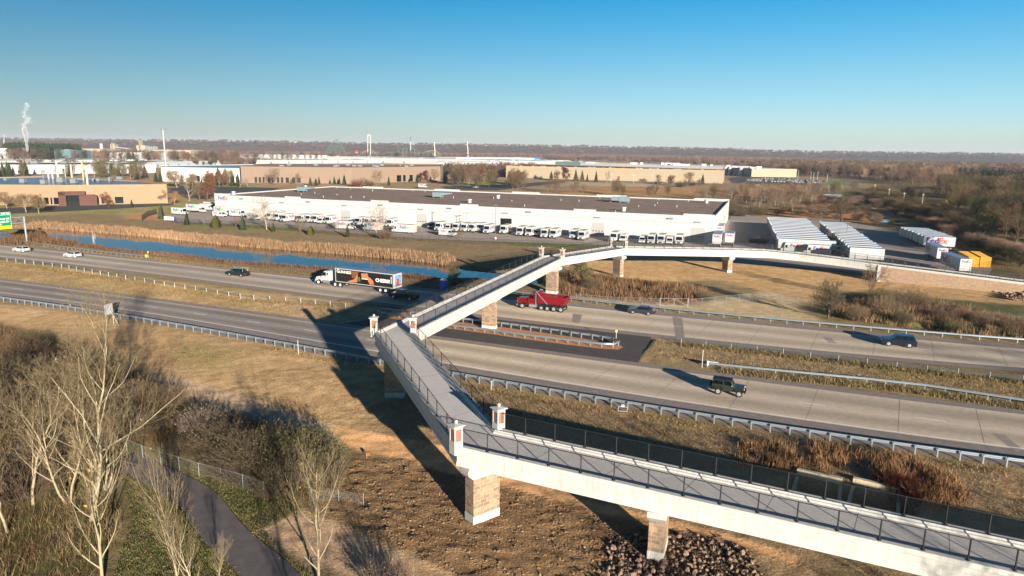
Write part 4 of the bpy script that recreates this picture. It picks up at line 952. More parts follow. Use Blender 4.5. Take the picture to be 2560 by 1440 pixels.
for px, py, w, h in ((58, 456, 2.4, 2), (110, 459, 2.4, 2), (152, 455, 3.2, 2.4), (185, 457, 2.8, 2), (242, 452, 4, 1.4), (300, 448, 3.2, 1.6), (205, 449, 9, .8), (16, 450, 1.6, 1), (276, 453, .9, 2.4), (112, 446, .8, 2)):
    p = at(px, py, zr) ; x, y = p[0] - o1[0], p[1] - o1[1]; MB().box(x - w / 2, x + w / 2, y - 1.2, y + 1.2, zr - .001, zr + h).obj('rooftop_unit', m_grey, b1, .05)
# tan warehouse, middle
TM = [tuple(at(604, 457)[:2]), tuple(at(880, 459)[:2]), tuple(at(1101, 451.5)[:2]), tuple(at(1092, 413, 13)[:2] + np.array([0, 60])), tuple(at(650, 412, 13)[:2] + np.array([-10, 60]))]
b2 = building('tan_warehouse', 'long tan warehouse with dark loading bays behind the white one, centre left', TM, 13.2, m_wall_tan2, m_roof_g, .6); o2 = np.array(b2.location[:2])
bays = [(640, 646), (650, 656), (660, 664), (673, 679), (682, 687), (695, 701), (705, 711), (717, 725), (734, 741), (746, 754)]
windows(b2, TM[0], TM[1], o2, spanpx(bays, np.array(TM[0]), np.array(TM[1])), .3, 4.6, mat('bay_dark', S(52, 46, 42), .9), 'loading_bay')
windows(b2, TM[1], TM[2], o2, [(wall_hit(a, 450, TM[1], TM[2])[0], wall_hit(b, 450, TM[1], TM[2])[0]) for a, b in ((992, 1003), (1008, 1014), (1024, 1032))], .3, 6, m_glass_d, 'window')
rngb = np.random.default_rng(5)
for k in range(14):
    t, s = rngb.uniform(.1, .9), rngb.uniform(.15, .85); p = np.array(TM[0]) * (1 - t) + np.array(TM[2]) * t + (np.array(TM[3]) - np.array(TM[2])) * s * .6 - o2; MB().box(p[0] - 1.8, p[0] + 1.8, p[1] - 1.5, p[1] + 1.5, 12.6 - .001, 13.8).obj('rooftop_unit', m_grey, b2)
# white warehouse with blue-looking roof left of it
WM = [tuple(at(405, 453.5)[:2]), tuple(at(604, 457)[:2] + np.array([-1.5, 1.0])), tuple(at(604, 415, 11)[:2] + np.array([-6, 50])), tuple(at(340, 418, 11)[:2] + np.array([0, 40]))]
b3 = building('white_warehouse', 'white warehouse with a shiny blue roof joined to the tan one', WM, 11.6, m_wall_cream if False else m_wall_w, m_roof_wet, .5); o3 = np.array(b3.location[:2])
windows(b3, WM[0], WM[1], o3, [(wall_hit(a, 452, WM[0], WM[1])[0], wall_hit(b, 452, WM[0], WM[1])[0]) for a, b in ((492, 500), (520, 532), (578, 586), (590, 597))], .3, 5, m_glass_d, 'loading_bay')
# cream warehouse, right of centre
CR = [tuple(at(1265, 444)[:2]), tuple(at(1806, 459)[:2]), tuple(at(1815, 457)[:2] + np.array([10, 40])), tuple(at(1260, 444)[:2] + np.array([20, 150]))]
b4 = building('cream_warehouse', 'long cream warehouse with a dark roof and brown trim beyond the bare trees', CR, 12.6, m_wall_cream, m_roof_d, .6); o4 = np.array(b4.location[:2])
A4, B4 = np.array(CR[0]) - o4, np.array(CR[1]) - o4; d4 = (B4 - A4) / np.linalg.norm(B4 - A4); n4 = np.array([d4[1], -d4[0]]); L4 = np.linalg.norm(B4 - A4)
for z, h, nm in ((11.6, 1.02, 'cornice'), (5.6, .7, 'wall_band'), (3.0, .5, 'wall_band')):
    mb = MB(); p, q = A4 + n4 * .03, B4 + n4 * .03; mb.quad((*p, z), (*q, z), (*q, z + h), (*p, z + h)); mb.quad((*A4, z + h), (*p, z + h), (*q, z + h), (*B4, z + h)); mb.obj(nm, mat('trim_brown', S(196, 152, 108), .8), b4)
for k in range(40):
    t, s = rngb.uniform(.02, .98), rngb.uniform(.08, .8); p = A4 * (1 - t) + B4 * t - n4 * (4 + s * 30); MB().box(p[0] - 1.4, p[0] + 1.4, p[1] - 1, p[1] + 1, 12.0 - .001, 12.9).obj('rooftop_unit', m_grey if k % 3 else m_roof_d, b4)
# further buildings: (name, label, front-left px, front-right px (base row), depth m, height m, wall, roof, category)
FB = [('white_warehouse', 'low white warehouse with a long pale roof edge behind the office chimneys', (-120, 437), (390, 432), 120, 9, m_wall_w, m_roof_d),
      ('white_warehouse', 'very long white warehouse spanning the left half of the plain', (-200, 421), (368, 412), 60, 8, m_wall_w, m_roof_d),
      ('white_warehouse', 'white warehouse with a dark roof left of the tan warehouse roof', (310, 422), (552, 413), 60, 7.5, m_wall_w, m_roof_d),
      ('banded_warehouse', 'white hall divided by dark glass strips below the silos', (272, 401), (398, 402), 80, 15, m_wall_w, m_roof_w),
      ('office_block', 'teal glass office block among trees at far left', (138, 401), (180, 402), 60, 18, mat('teal_glass', S(90, 120, 122), .2), m_roof_d),
      ('cream_factory', 'cream factory with a row of small dark windows below the grain silos', (354, 391), (478, 390), 90, 18, m_wall_cream, m_roof_w),
      ('white_factory', 'pale factory sheds at the far left edge of the plain', (-60, 396), (52, 392), 90, 20, m_wall_w, m_roof_w),
      ('white_factory', 'white factory with a flat roof left of the teal office block', (40, 390), (138, 392), 90, 16, m_wall_w, m_roof_w),
      ('cream_shed', 'low cream shed right of the steam plume', (178, 388), (262, 388), 80, 18, m_wall_cream, m_roof_w),
      ('white_warehouse', 'bright white warehouse in front of the roller coaster', (600, 395), (826, 396), 90, 9.5, m_wall_w, m_roof_w),
      ('white_warehouse', 'white warehouse strip right behind the tan warehouse roof', (640, 409), (1010, 407), 70, 5.5, m_wall_w, m_roof_d),
      ('blue_roof_warehouse', 'wide white warehouse with a bluish roof below the green coaster arches', (820, 404), (1345, 417), 160, 11, m_wall_w, mat('blue_roof', S(150, 170, 196), .3)),
      ('white_warehouse', 'white warehouse with blue bays just right of the tan warehouse', (1098, 423), (1362, 415), 45, 10, m_wall_w, m_roof_w),
      ('blue_white_building', 'white building with a bright blue right end', (1140, 410), (1349, 409), 70, 13, m_wall_w, m_roof_w),
      ('glass_building', 'curved greenish glass building left of the white plant', (1388, 418), (1452, 420), 60, 10.5, mat('green_glass', S(108, 130, 126), .25), m_roof_w),
      ('white_plant', 'long low white plant with rooftop boxes behind the cream warehouse', (1450, 421), (1830, 433), 90, 9.5, m_wall_w, m_roof_w),
      ('cream_plant', 'beige plant end with white silos beside the crowded car park', (1812, 436), (1878, 442), 60, 10.5, m_wall_cream, m_roof_w)]
for nm, lb, pa, pb, dep, hh, wm, rm in FB:
    pb = pb if pa[1] > 405 or nm == 'blue_roof_warehouse' else (pb[0], pa[1] + .0140 * (pb[0] - pa[0])); a, b = at(*pa)[:2], at(*pb)[:2]; d = (b - a) / np.linalg.norm(b - a); n = np.array([-d[1], d[0]]); e = building(nm, lb, [a, b, b + n * dep, a + n * dep], hh, wm, rm, .5, 'factory' if 'fact' in nm or 'plant' in nm else 'building' if 'glass' in nm or 'block' in nm or 'blue_wh' in nm else 'warehouse')
    o = np.array(e.location[:2]); L = np.linalg.norm(b - a)
    if nm == 'banded_warehouse': windows(e, a, b, o, [(L * t, L * t + L * .05) for t in (.22, .47, .73, .9)], 1, 14, m_glass_d, 'glass_strip')
    elif nm == 'cream_factory': windows(e, a, b, o, [(L * (.28 + .05 * k), L * (.3 + .05 * k)) for k in range(12)], 10, 14, m_glass_d)
    elif nm == 'blue_white_building': windows(e, a, b, o, [(L * .93, L * .998)], .2, 12.9, mat('blue_panel', S(40, 110, 190), .5), 'blue_panel')
    elif hh < 12: windows(e, a, b, o, [(L * t, L * t + 4) for t in np.linspace(.08, .92, 9)], .3, 4, m_grey, 'loading_bay')
    else: windows(e, a, b, o, [(L * t, L * t + 3) for t in np.linspace(.1, .9, 6)], 2, 5, m_glass_d)
    for k in range(10 if L > 150 else 4):
        t, s = rngb.uniform(.05, .95), rngb.uniform(.1, .8); p = a + d * L * t + n * dep * s - o; w = rngb.uniform(2, 5 if nm != 'white_plant' else 14); MB().box(p[0] - w, p[0] + w, p[1] - 3, p[1] + 3, hh - .501, hh + rngb.uniform(.8, 2.2 if nm != 'white_plant' else 3.4)).obj('rooftop_unit', m_wall_w if 'plant' in nm else m_grey, e)
    if nm == 'cream_plant':
        for t in (.12, .3, .72): p = a + d * L * t - n * 4 - o; MB().cyl((*p, 0), (*p, 11.2), 2.6, 14).obj('silo', m_wall_w, e)
# ------------------------------------------------------------------ vehicles (x forward, y left, origin on the ground under the middle)
m_tyre = mat('tyre_rubber', S(30, 29, 29), .9); m_rim = mat('wheel_alloy', S(188, 190, 192), .35, metal=.6); m_vglass = mat('vehicle_glass', S(14, 18, 22), .08, spec=.7)
m_trim = mat('dark_trim', S(28, 28, 30), .6); m_lamp = mat('lamp_clear', S(232, 232, 226), .15); m_tail = mat('lamp_red', S(170, 20, 20), .3); m_chrome = mat('chrome', S(206, 208, 210), .2, metal=.8)
m_vwhite = mat('vehicle_white', S(184, 183, 180), .35, spec=.5, var=.03, coat=.3); m_vroof = mat('van_roof_grey', S(176, 168, 152), .6, namt=.12, nscale=1)
WHM = {}
def wheel(parent, x, y, r, w=.22, rim=None, k=.62):
    key = (r, w, rim, k)
    if key not in WHM:
        mb = MB(); mb.cyl((0, -w / 2, 0), (0, w / 2, 0), r, 20); t = mb.mesh('wheel', m_tyre)
        mr = MB()
        for s in (-1, 1):
            mr.cyl((0, s * w / 2 * .96, 0), (0, s * (w / 2 + .012), 0), r * k, 16); mr.cyl((0, s * (w / 2 + .005), 0), (0, s * (w / 2 + .05), 0), r * .2, 10)
        WHM[key] = (t, mr.mesh('rim', rim or m_rim))
    t, rm = WHM[key]; o = D.objects.new('wheel', t); COL.objects.link(o); o.parent = parent; o.location = (x, y, r)
    q = D.objects.new('rim', rm); COL.objects.link(q); q.parent = o; return o
def pane(mb, a, b, c, d, u0, u1, v0, v1, off, mi=0):
    """a window set into the face a,b (bottom) c,d (top), inset by fractions, proud by off"""
    a, b, c, d = map(np.array, (a, b, c, d)); n = np.cross(b - a, d - a); n = n / np.linalg.norm(n) * off
    P = lambda u, v: (a * (1 - u) + b * u) * (1 - v) + (d * (1 - u) + c * u) * v + n
    q = [P(u0, v0), P(u1, v0), P(u1, v1), P(u0, v1)]; mb.add(q + [p - n * 1.5 for p in q], [(0, 1, 2, 3), (0, 4, 5, 1), (1, 5, 6, 2), (2, 6, 7, 3), (3, 7, 4, 0)], mi)
def car(name, label, cat, loc, ang, paint, L=4.6, Wd=1.82, H=1.5, zh=.95, zb=1.0, zt=1.02, xw=(-1.9, 1.0), xr=(-1.2, .25), r=.33, wb=2.75, rim=None, split=(.5,), group=None, rack=False, bed=None, boxy=False):
    e = tag(empty(name, loc, ang), label, cat, group); w = Wd / 2
    fr = .12 if boxy else .38
    poly = [(-L / 2 + .06, .26), (L / 2 - .12, .26), (L / 2, .45), (L / 2 - .03, zh - .16), (L / 2 - fr, zh), (xw[1], zb), (xw[0], zb), (-L / 2 + .08, zt), (-L / 2, zt - .25)]
    if bed: poly = [(-L / 2 + .06, .34), (L / 2 - .12, .34), (L / 2, .5), (L / 2 - .03, zh - .16), (L / 2 - fr, zh), (xw[1], zb), (xw[0], zb), (xw[0], zt), (-L / 2, zt)]
    MB().ext(poly, -w, w).obj('body', paint, e, .05)
    b = [(xw[0], -w * .95, zb - .01), (xw[1], -w * .95, zb - .01), (xw[1], w * .95, zb - .01), (xw[0], w * .95, zb - .01)]; tw = w * (.9 if boxy else .76)
    t = [(xr[0], -tw, H), (xr[1], -tw, H), (xr[1], tw, H), (xr[0], tw, H)]
    mb = MB(); mb.add(b + t, [(4, 5, 6, 7), (0, 1, 5, 4), (1, 2, 6, 5), (2, 3, 7, 6), (3, 0, 4, 7)]); mb.obj('cabin', paint, e, .05)
    cuts = [.05] + list(split) + [.95]
    for side, (p, q, p2, q2) in enumerate(((b[0], b[1], t[1], t[0]), (b[2], b[3], t[3], t[2]))):
        cs = cuts if side == 0 else [1 - c for c in cuts[::-1]]
        for u0, u1 in zip(cs[:-1], cs[1:]): mb = MB(); pane(mb, p, q, p2, q2, u0 + .012, u1 - .012, .1, .86, .012); mb.obj('side_window', m_vglass, e)
    mb = MB(); pane(mb, b[1], b[2], t[2], t[1], .06, .94, .06, .92, .012); mb.obj('windshield', m_vglass, e)
    mb = MB(); pane(mb, b[3], b[0], t[0], t[3], .08, .92, .12, .88, .012); mb.obj('rear_window', m_vglass, e)
    for sx in (-1, 1):
        for sy in (-1, 1):
            wheel(e, sx * wb / 2, sy * (w - .10), r, .22, rim)
        MB().box(L / 2 - .1, L / 2 + .012, sx * w * .62 - .18, sx * w * .62 + .18, zh - .36, zh - .2).obj('headlight', m_lamp, e); MB().box(-L / 2 - .012, -L / 2 + .08, sx * w * .74 - .14, sx * w * .74 + .14, zt - .4, zt - .18).obj('tail_light', m_tail, e)
    MB().box(L / 2 - .05, L / 2 + .03, -w * .7, w * .7, .34, .52).obj('front_bumper', m_trim, e); MB().box(-L / 2 - .03, -L / 2 + .05, -w * .8, w * .8, .34, .55).obj('rear_bumper', m_trim, e)
    for sy in (-1, 1): MB().box(xw[1] - .35, xw[1] - .15, min(sy * w, sy * (w + .18)), max(sy * w, sy * (w + .18)), zb + .02, zb + .17).obj('wing_mirror', paint, e)
    if bed: MB().box(-L / 2 + .1, xw[0] - .08, -w + .1, w - .1, zt - .02, zt + .006).obj('bed_cover', m_trim, e)
    if rack:
        mb = MB(); h = H + .1
        for sy in (-1, 1): mb.tube([(xr[0] - .9, sy * tw, zb + .1), (xr[0] - .9, sy * tw, h), (xr[1], sy * tw, h)], .03, 5)
        for x in (xr[0] - .9, xr[0], xr[1]): mb.tube([(x, -tw, h), (x, tw, h)], .03, 5)
        mb.obj('roof_rack', m_alu, e)
    return e
def on_road(px, py, Wd, c, flip):
    """centre of a vehicle whose near wheels touch the road at a pixel, and the lane's heading there"""
    p = at(px, py); u = p[:2] @ HD; t = hp(c, [u - 3, u + 3])[:, :2]; d = t[1] - t[0]; d /= np.linalg.norm(d); n = np.array([-d[1], d[0]]); q = p[:2] + n * Wd / 2
    return (q[0], q[1], .004), math.atan2(d[1], d[0]) + (PI if flip else 0)
P_ = lambda n, c, **k: mat(n, c, .28, spec=.5, coat=.5, **k)
CV = dict(L=4.65, Wd=1.85, H=1.62, zh=1.02, zb=1.08, zt=1.12, xw=(-2.15, 1.0), xr=(-1.65, .2), r=.36, wb=2.7)
l, a = on_road(45, 631, 1.85, FWh, True); car('white_crossover', 'white crossover nearest the left edge on the far carriageway', 'car', l, a, m_vwhite, group='cars on the highway', **CV)
l, a = on_road(173, 645, 1.85, FWh, True); car('white_crossover', 'white crossover second from the left, beside the pond guardrail', 'car', l, a, m_vwhite, group='cars on the highway', **CV)
l, a = on_road(588, 692, 1.95, FWh, True); car('pickup_truck', 'dark green utility pickup with a ladder rack ahead of the lorry', 'pickup', l, a, P_('paint_dark_green', S(26, 38, 36)), L=5.4, Wd=1.95, H=1.85, zh=1.15, zb=1.15, zt=1.15, xw=(-1.4, 1.2), xr=(-1.2, .5), r=.39, wb=3.4, rack=True, bed=True, group='cars on the highway')
l, a = on_road(1003, 750, 2.0, FWh, True); car('pickup_truck', 'black pickup in the bridge shadow behind the black lorry trailer', 'pickup', l, a, P_('paint_black', S(14, 15, 18)), L=5.9, Wd=2.0, H=1.92, zh=1.2, zb=1.2, zt=1.25, xw=(-.75, 1.5), xr=(-.6, .75), r=.41, wb=3.7, bed=True, group='cars on the highway')
l, a = on_road(1601, 787, 1.84, FWh, True); car('grey_sedan', 'dark grey sedan behind the red dump truck', 'car', l, a, P_('paint_grey', S(44, 47, 54)), L=4.85, Wd=1.84, H=1.45, zh=.9, zb=.96, zt=1.04, xw=(-2.0, 1.15), xr=(-1.05, .2), r=.33, wb=2.8, group='cars on the highway')
l, a = on_road(2247, 868, 1.92, FWh, True); car('blue_suv', 'dark blue sport utility car at the right of the far carriageway', 'car', l, a, P_('paint_blue', S(16, 21, 34)), L=4.85, Wd=1.92, H=1.78, zh=1.08, zb=1.12, zt=1.15, xw=(-2.3, 1.05), xr=(-2.0, .35), r=.39, wb=2.8, split=(.35, .65), rack=False, group='cars on the highway')
# dark green two-door off-roader on the near carriageway
l, a = on_road(1820, 990, 1.85, NW, False)
jp = m_jg = P_('paint_olive', S(38, 46, 34)); e = tag(empty('off_road_car', l, a), 'dark green two door off road car alone on the near carriageway', 'car', 'cars on the highway')
MB().ext([(-2.0, .5), (1.6, .5), (1.75, .62), (1.75, 1.12), (.62, 1.16), (.55, 1.2), (-1.95, 1.2), (-2.0, 1.1)], -.76, .76).obj('body', jp, e, .04)
b = [(-1.93, -.75, 1.19), (.55, -.75, 1.19), (.55, .75, 1.19), (-1.93, .75, 1.19)]; t = [(-1.88, -.68, 1.76), (.25, -.68, 1.76), (.25, .68, 1.76), (-1.88, .68, 1.76)]
mb = MB(); mb.add(b + t, [(0, 1, 5, 4), (1, 2, 6, 5), (2, 3, 7, 6), (3, 0, 4, 7)]); mb.obj('cabin', jp, e, .03); MB().box(-1.95, .3, -.72, .72, 1.755, 1.84).obj('hard_top', m_trim, e, .04)
for p, q, p2, q2, s in ((b[0], b[1], t[1], t[0], 0), (b[2], b[3], t[3], t[2], 1)):
    for u0, u1 in ((.04, .52), (.58, .96)):
        if s: u0, u1 = 1 - u1, 1 - u0
        mb = MB(); pane(mb, p, q, p2, q2, u0, u1, .1, .9, .012); mb.obj('side_window', m_vglass, e)
mb = MB(); pane(mb, b[1], b[2], t[2], t[1], .06, .94, .08, .92, .012); mb.obj('windshield', m_vglass, e); mb = MB(); pane(mb, b[3], b[0], t[0], t[3], .12, .88, .1, .9, .012); mb.obj('rear_window', m_vglass, e)
for sx, x in ((1, 1.22), (-1, -1.20)):
    for sy in (-1, 1):
        wheel(e, x, sy * .80, .40, .26, None, .6); mb = MB(); y0, y1 = sorted((sy * .74, sy * .95)); mb.ext([(x - .62, .62), (x - .5, .92), (x - .3, 1.02), (x + .3, 1.02), (x + .52, .92), (x + .6, .62), (x + .54, .62), (x + .46, .86), (x + .27, .95), (x - .27, .95), (x - .44, .86), (x - .55, .62)], y0, y1); mb.obj('fender', m_trim, e)
for sy in (-1, 1): MB().cyl((1.74, sy * .52, .92), (1.79, sy * .52, .92), .1, 12).obj('headlight', m_lamp, e); MB().box(-2.03, -1.98, sy * .62 - .08, sy * .62 + .08, .85, 1.05).obj('tail_light', m_tail, e); MB().box(.28, .42, min(sy * .78, sy * .95), max(sy * .78, sy * .95), 1.2, 1.36).obj('wing_mirror', m_chrome, e)
MB().box(1.74, 1.95, -.8, .8, .5, .68).obj('front_bumper', m_trim, e); MB().box(-2.12, -2.0, -.75, .75, .5, .66).obj('rear_bumper', m_trim, e); MB().cyl((-2.24, 0, 1.0), (-2.0, 0, 1.0), .39, 20).obj('spare_wheel', m_tyre, e)

# articulated lorry with the black advertising trailer
near_r, near_f = at(986, 736), at(786, 710); d = (near_f - near_r)[:2]; LT = np.linalg.norm(d); d /= LT; n = np.array([d[1], -d[0]]); n = n if n[1] > 0 else -n
c = (near_r[:2] + near_f[:2]) / 2 + n * 1.28; lor = tag(empty('articulated_lorry', (c[0], c[1], .004), math.atan2(d[1], d[0])), 'white lorry pulling a long black advertising trailer beside the pond', 'lorry')
xr0 = -LT / 2; TLN = 15.2; xt = xr0 + TLN
m_tdark = mat('trailer_black', S(34, 30, 28), .4, namt=.15, nscale=.5); m_troof = mat('trailer_roof', S(160, 166, 176), .35, metal=.6, namt=.06, nscale=.4); m_tsil = mat('trailer_frame', S(196, 196, 194), .4, metal=.3)
z0t, z1t = 1.15, 4.05
MB().box(xr0, xt, -1.28, 1.28, z0t, z1t).obj('trailer_box', m_tsil, lor, .02); MB().box(xr0 + .05, xt - .05, -1.24, 1.24, z1t + .002, z1t + .02).obj('trailer_roof', m_troof, lor)
# the lettered side faces the camera: local +Y or -Y
sgn = 1 if (np.array([-d[1], d[0]]) @ (-c)) > 0 else -1
def side(xa, z, off=.0): return (xa, sgn * (1.285 + off), z)
MB().box(xr0 + .35, xt - .25, min(sgn * 1.28, sgn * 1.29), max(sgn * 1.28, sgn * 1.29), z0t + .12, z1t - .18).obj('side_panel', m_tdark, lor)
srot = (rad(90), 0, PI if sgn > 0 else 0); xs = -sgn   # panel x runs left to right as seen by the camera
m_cream = mat('lettering_cream', S(236, 226, 206), .5)
mb_x = lambda fr: (xt - fr * TLN) if sgn > 0 else (xt - fr * TLN)
gw = txt_w('UINNESS', .78, .02); gg = txt_w('G', 1.05, .025)
lettering([('G', 1.05, 0, .02, 0, .025), ('UINNESS', .78, gg + .04, -.06, 0, .02)], [m_cream], lor, side(mb_x(.03), 3.38, .012), srot)
lettering([('CHEERS!', .95, 0, 0, 0, .035)], [m_wh], lor, side(mb_x(.695), 2.45, .012), srot)
lettering([('GUINNESS', .3, 0, 0, 0, .012)], [m_cream], lor, side(mb_x(.955), 2.1, .012), (rad(90), rad(-90) , PI if sgn > 0 else 0))
# generic picture of two hands raising a bottle and a glass
art = MB(); 
def apoly(pts, mi, lift):
    art.add([(xt - fr * TLN, sgn * (1.291 + lift), z) for fr, z in pts], [tuple(range(len(pts)))], mi)
apoly([(.27, 3.72), (.42, 3.72), (.42, 2.2), (.30, 2.3)], 3, .001)
apoly([(.21, 1.42), (.30, 1.9), (.345, 2.15), (.38, 2.95), (.405, 3.35), (.43, 3.3), (.43, 1.75), (.37, 1.5), (.30, 1.38)], 0, .004)
apoly([(.385, 1.35), (.395, 2.9), (.405, 3.6), (.43, 3.6), (.445, 2.9), (.452, 1.35)], 1, .007); apoly([(.40, 1.75), (.405, 2.7), (.436, 2.7), (.44, 1.75)], 2, .009)
apoly([(.46, 3.5), (.56, 3.62), (.575, 2.95), (.61, 2.75), (.655, 2.2), (.67, 1.5), (.60, 1.38), (.575, 2.0), (.46, 2.2)], 0, .004)
apoly([(.47, 2.35), (.57, 2.35), (.565, 1.38), (.475, 1.38)], 1, .007); apoly([(.47, 2.5), (.57, 2.5), (.57, 2.34), (.47, 2.34)], 4, .009)
art.obj('advert_picture', [mat('art_skin', S(206, 116, 72), .5, namt=.3, nscale=.8), mat('art_dark', S(20, 18, 16), .4), mat('art_label', S(90, 100, 70), .5), mat('art_glow', S(122, 78, 52), .5, namt=.3, nscale=.5), m_cream], lor)
mb = MB(); mb.box(xr0 + .1, xt - .1, min(sgn * 1.26, sgn * 1.3), max(sgn * 1.26, sgn * 1.3), z0t - .02, z0t + .1); mb.obj('side_rail', m_tsil, lor)
mb = MB(); mb.box(xr0 - .02, xr0 - .002, -1.0, 1.0, z0t + .35, z1t - .3); mb.obj('rear_picture', mat('rear_art', S(96, 140, 176), .5, namt=.6, nscale=1.6), lor); mb = MB(); mb.box(xr0 - .03, xr0 - .021, -.3, .45, 1.8, 3.0); mb.box(xr0 - .03, xr0 - .021, -.95, .95, 1.55, 1.8); mb.obj('rear_figures', mat('rear_art_red', S(170, 60, 50), .5, namt=.5, nscale=3), lor)
mb = MB(); mb.box(xr0 + .2, xt - .4, -.5, .5, .95, z0t); mb.box(xr0, xr0 + .1, -1.1, 1.1, .55, .7); mb.obj('chassis', m_trim, lor)
for x in (xr0 + 2.2, xr0 + 3.5):
    for sy in (-1, 1): wheel(lor, x, sy * 1.0, .5, .5, m_wh, .58)
xf = LT / 2
for x in (xt + .1, xt - 1.25):
    for sy in (-1, 1): wheel(lor, x, sy * 1.0, .5, .5, m_wh, .58)
for sy in (-1, 1): wheel(lor, xf - 1.05, sy * 1.02, .52, .3, m_wh, .58)
mb = MB(); mb.box(xt - 2.2, xf - .6, -.45, .45, .62, .95); mb.obj('tractor_frame', m_trim, lor)
cb0, cb1 = xf - 3.9, xf - 2.15
mb = MB(); mb.ext([(cb0, .95), (xf - 1.75, .95), (xf - 1.75, 1.95), (cb1, 2.0), (cb1 - .42, 2.95), (cb1 - .7, 3.1), (cb0, 3.1)], -1.12, 1.12); mb.obj('cab', m_vwhite, lor, .06)
mb = MB(); mb.ext([(xf - 1.8, .7), (xf - .12, .62), (xf, .8), (xf - .05, 1.45), (xf - .3, 1.62), (xf - 1.8, 1.93)], -.85, .85); mb.obj('hood', m_vwhite, lor, .08)
for sy in (-1, 1):
    y0, y1 = sorted((sy * .82, sy * 1.14)); MB().ext([(xf - 1.85, .72), (xf - 1.6, 1.1), (xf - 1.05, 1.25), (xf - .5, 1.1), (xf - .2, .7), (xf - .1, .95), (xf - .35, 1.36), (xf - 1.05, 1.46), (xf - 1.75, 1.4)], y0, y1).obj('fender', m_vwhite, lor, .03)
    mb = MB(); y = sy * 1.125; mb.add([(cb0 + .75, y, 2.05), (cb1 - .05, y, 2.05), (cb1 - .42, y, 2.8), (cb0 + .75, y, 2.8)], [(0, 1, 2, 3)]); mb.add([(cb0 + .15, y, 2.3), (cb0 + .5, y, 2.3), (cb0 + .5, y, 2.7), (cb0 + .15, y, 2.7)], [(0, 1, 2, 3)]); mb.obj('side_window', m_vglass, lor)
    MB().cyl((xf - 3.9, sy * 1.05, .78), (xf - 2.4, sy * 1.05, .78), .33, 14).obj('fuel_tank', m_chrome, lor); MB().box(cb1 - .15, cb1 + .05, min(sy * 1.2, sy * 1.45), max(sy * 1.2, sy * 1.45), 2.0, 2.6).obj('wing_mirror', m_trim, lor); MB().box(xf - .16, xf - .02, sy * .66 - .14, sy * .66 + .14, 1.1, 1.3).obj('headlight', m_lamp, lor)
mb = MB(); mb.add([(cb1 + .01, -1.0, 2.05), (cb1 + .01, 1.0, 2.05), (cb1 - .39, .95, 2.9), (cb1 - .39, -.95, 2.9)], [(0, 1, 2, 3)]); o_ = mb.obj('windshield', m_vglass, lor); MB().box(xf - .06, xf + .06, -1.1, 1.1, .42, .75).obj('bumper', m_chrome, lor, .03)

# red dump truck
nr, nf = at(1411, 783), at(1291, 770); d = (nf - nr)[:2]; LD = np.linalg.norm(d); d /= LD; n = np.array([d[1], -d[0]]); n = n if n[1] > 0 else -n; c = (nr[:2] + nf[:2]) / 2 + n * 1.25
dt = tag(empty('dump_truck', (c[0], c[1], .004), math.atan2(d[1], d[0])), 'red dump truck loaded with soil just past the bridge on the far carriageway', 'dump truck'); m_red2 = P_('paint_red', S(112, 12, 20)); h = LD / 2
m_red3 = mat('dump_box_red', S(118, 16, 28), .4, namt=.06, nscale=1)
mb = MB(); bx0, bx1 = -h + .15, h - 4.1
v = [(bx0, -1.25, 1.35), (bx1, -1.25, 1.35), (bx1, 1.25, 1.35), (bx0, 1.25, 1.35), (bx0 - .35, -1.3, 2.75), (bx1, -1.3, 2.75), (bx1, 1.3, 2.75), (bx0 - .35, 1.3, 2.75)]
vi = [(bx0, -1.15, 1.5), (bx1 - .1, -1.15, 1.5), (bx1 - .1, 1.15, 1.5), (bx0, 1.15, 1.5), (bx0 - .25, -1.2, 2.75), (bx1 - .1, -1.2, 2.75), (bx1 - .1, 1.2, 2.75), (bx0 - .25, 1.2, 2.75)]
mb.add(v + vi, [(3, 2, 1, 0), (0, 1, 5, 4), (1, 2, 6, 5), (2, 3, 7, 6), (3, 0, 4, 7), (9, 8, 12, 13), (10, 9, 13, 14), (11, 10, 14, 15), (8, 11, 15, 12), (8, 9, 10, 11), (4, 5, 13, 12), (5, 6, 14, 13), (6, 7, 15, 14), (7, 4, 12, 15)])
mb.box(bx1 - .3, bx1 + .02, -1.3, 1.3, 2.75, 3.25); mb.box(bx1, bx1 + 1.0, -1.2, 1.2, 3.15, 3.25)
for sy in (-1, 1):
    for x in (bx0 + .1, bx1 - .3): mb.box(x, x + .22, min(sy * 1.25, sy * 1.36), max(sy * 1.25, sy * 1.36), 1.3, 2.75)
mb.obj('dump_box', m_red3, dt)
gxx, gyy = np.meshgrid(np.linspace(bx0 - .2, bx1 - .1, 22), np.linspace(-1.19, 1.19, 10)); zz = 2.45 + .5 * (fbm(gxx * 1.4 + 50, gyy * 1.6 + 50, 3, 5) - .4) - .25 * (np.abs(gyy) / 1.2) ** 2
i0 = (np.arange(9)[:, None] * 22 + np.arange(21)[None]).ravel(); link('soil_load', np_mesh('soil_load', np.c_[gxx.ravel(), gyy.ravel(), zz.ravel()], np.stack([i0, i0 + 1, i0 + 23, i0 + 22], 1), mat('soil_load', S(110, 78, 58), .95, namt=.3, nscale=3)), dt)
for sy in (-1, 1): mb = MB(); y = sy * 1.38; mb.tube([(bx0 + 3.1, y, 1.3), (bx1 - .35, y, 2.9), (bx1 + .1, y, 3.4)], .07, 6); mb.obj('tarp_arm', m_chrome, dt); MB().cyl((h - 3.75, sy * 1.1, .8), (h - 3.75, sy * 1.1, 3.55), .1, 10).obj('exhaust_stack', m_chrome, dt); MB().cyl((h - 3.9, sy * 1.02, .75), (h - 2.5, sy * 1.02, .75), .32, 14).obj('fuel_tank', m_chrome, dt)
MB().tube([(bx1 + .1, -1.38, 3.4), (bx1 + .1, 1.38, 3.4)], .07, 6).obj('tarp_bar', m_chrome, dt)
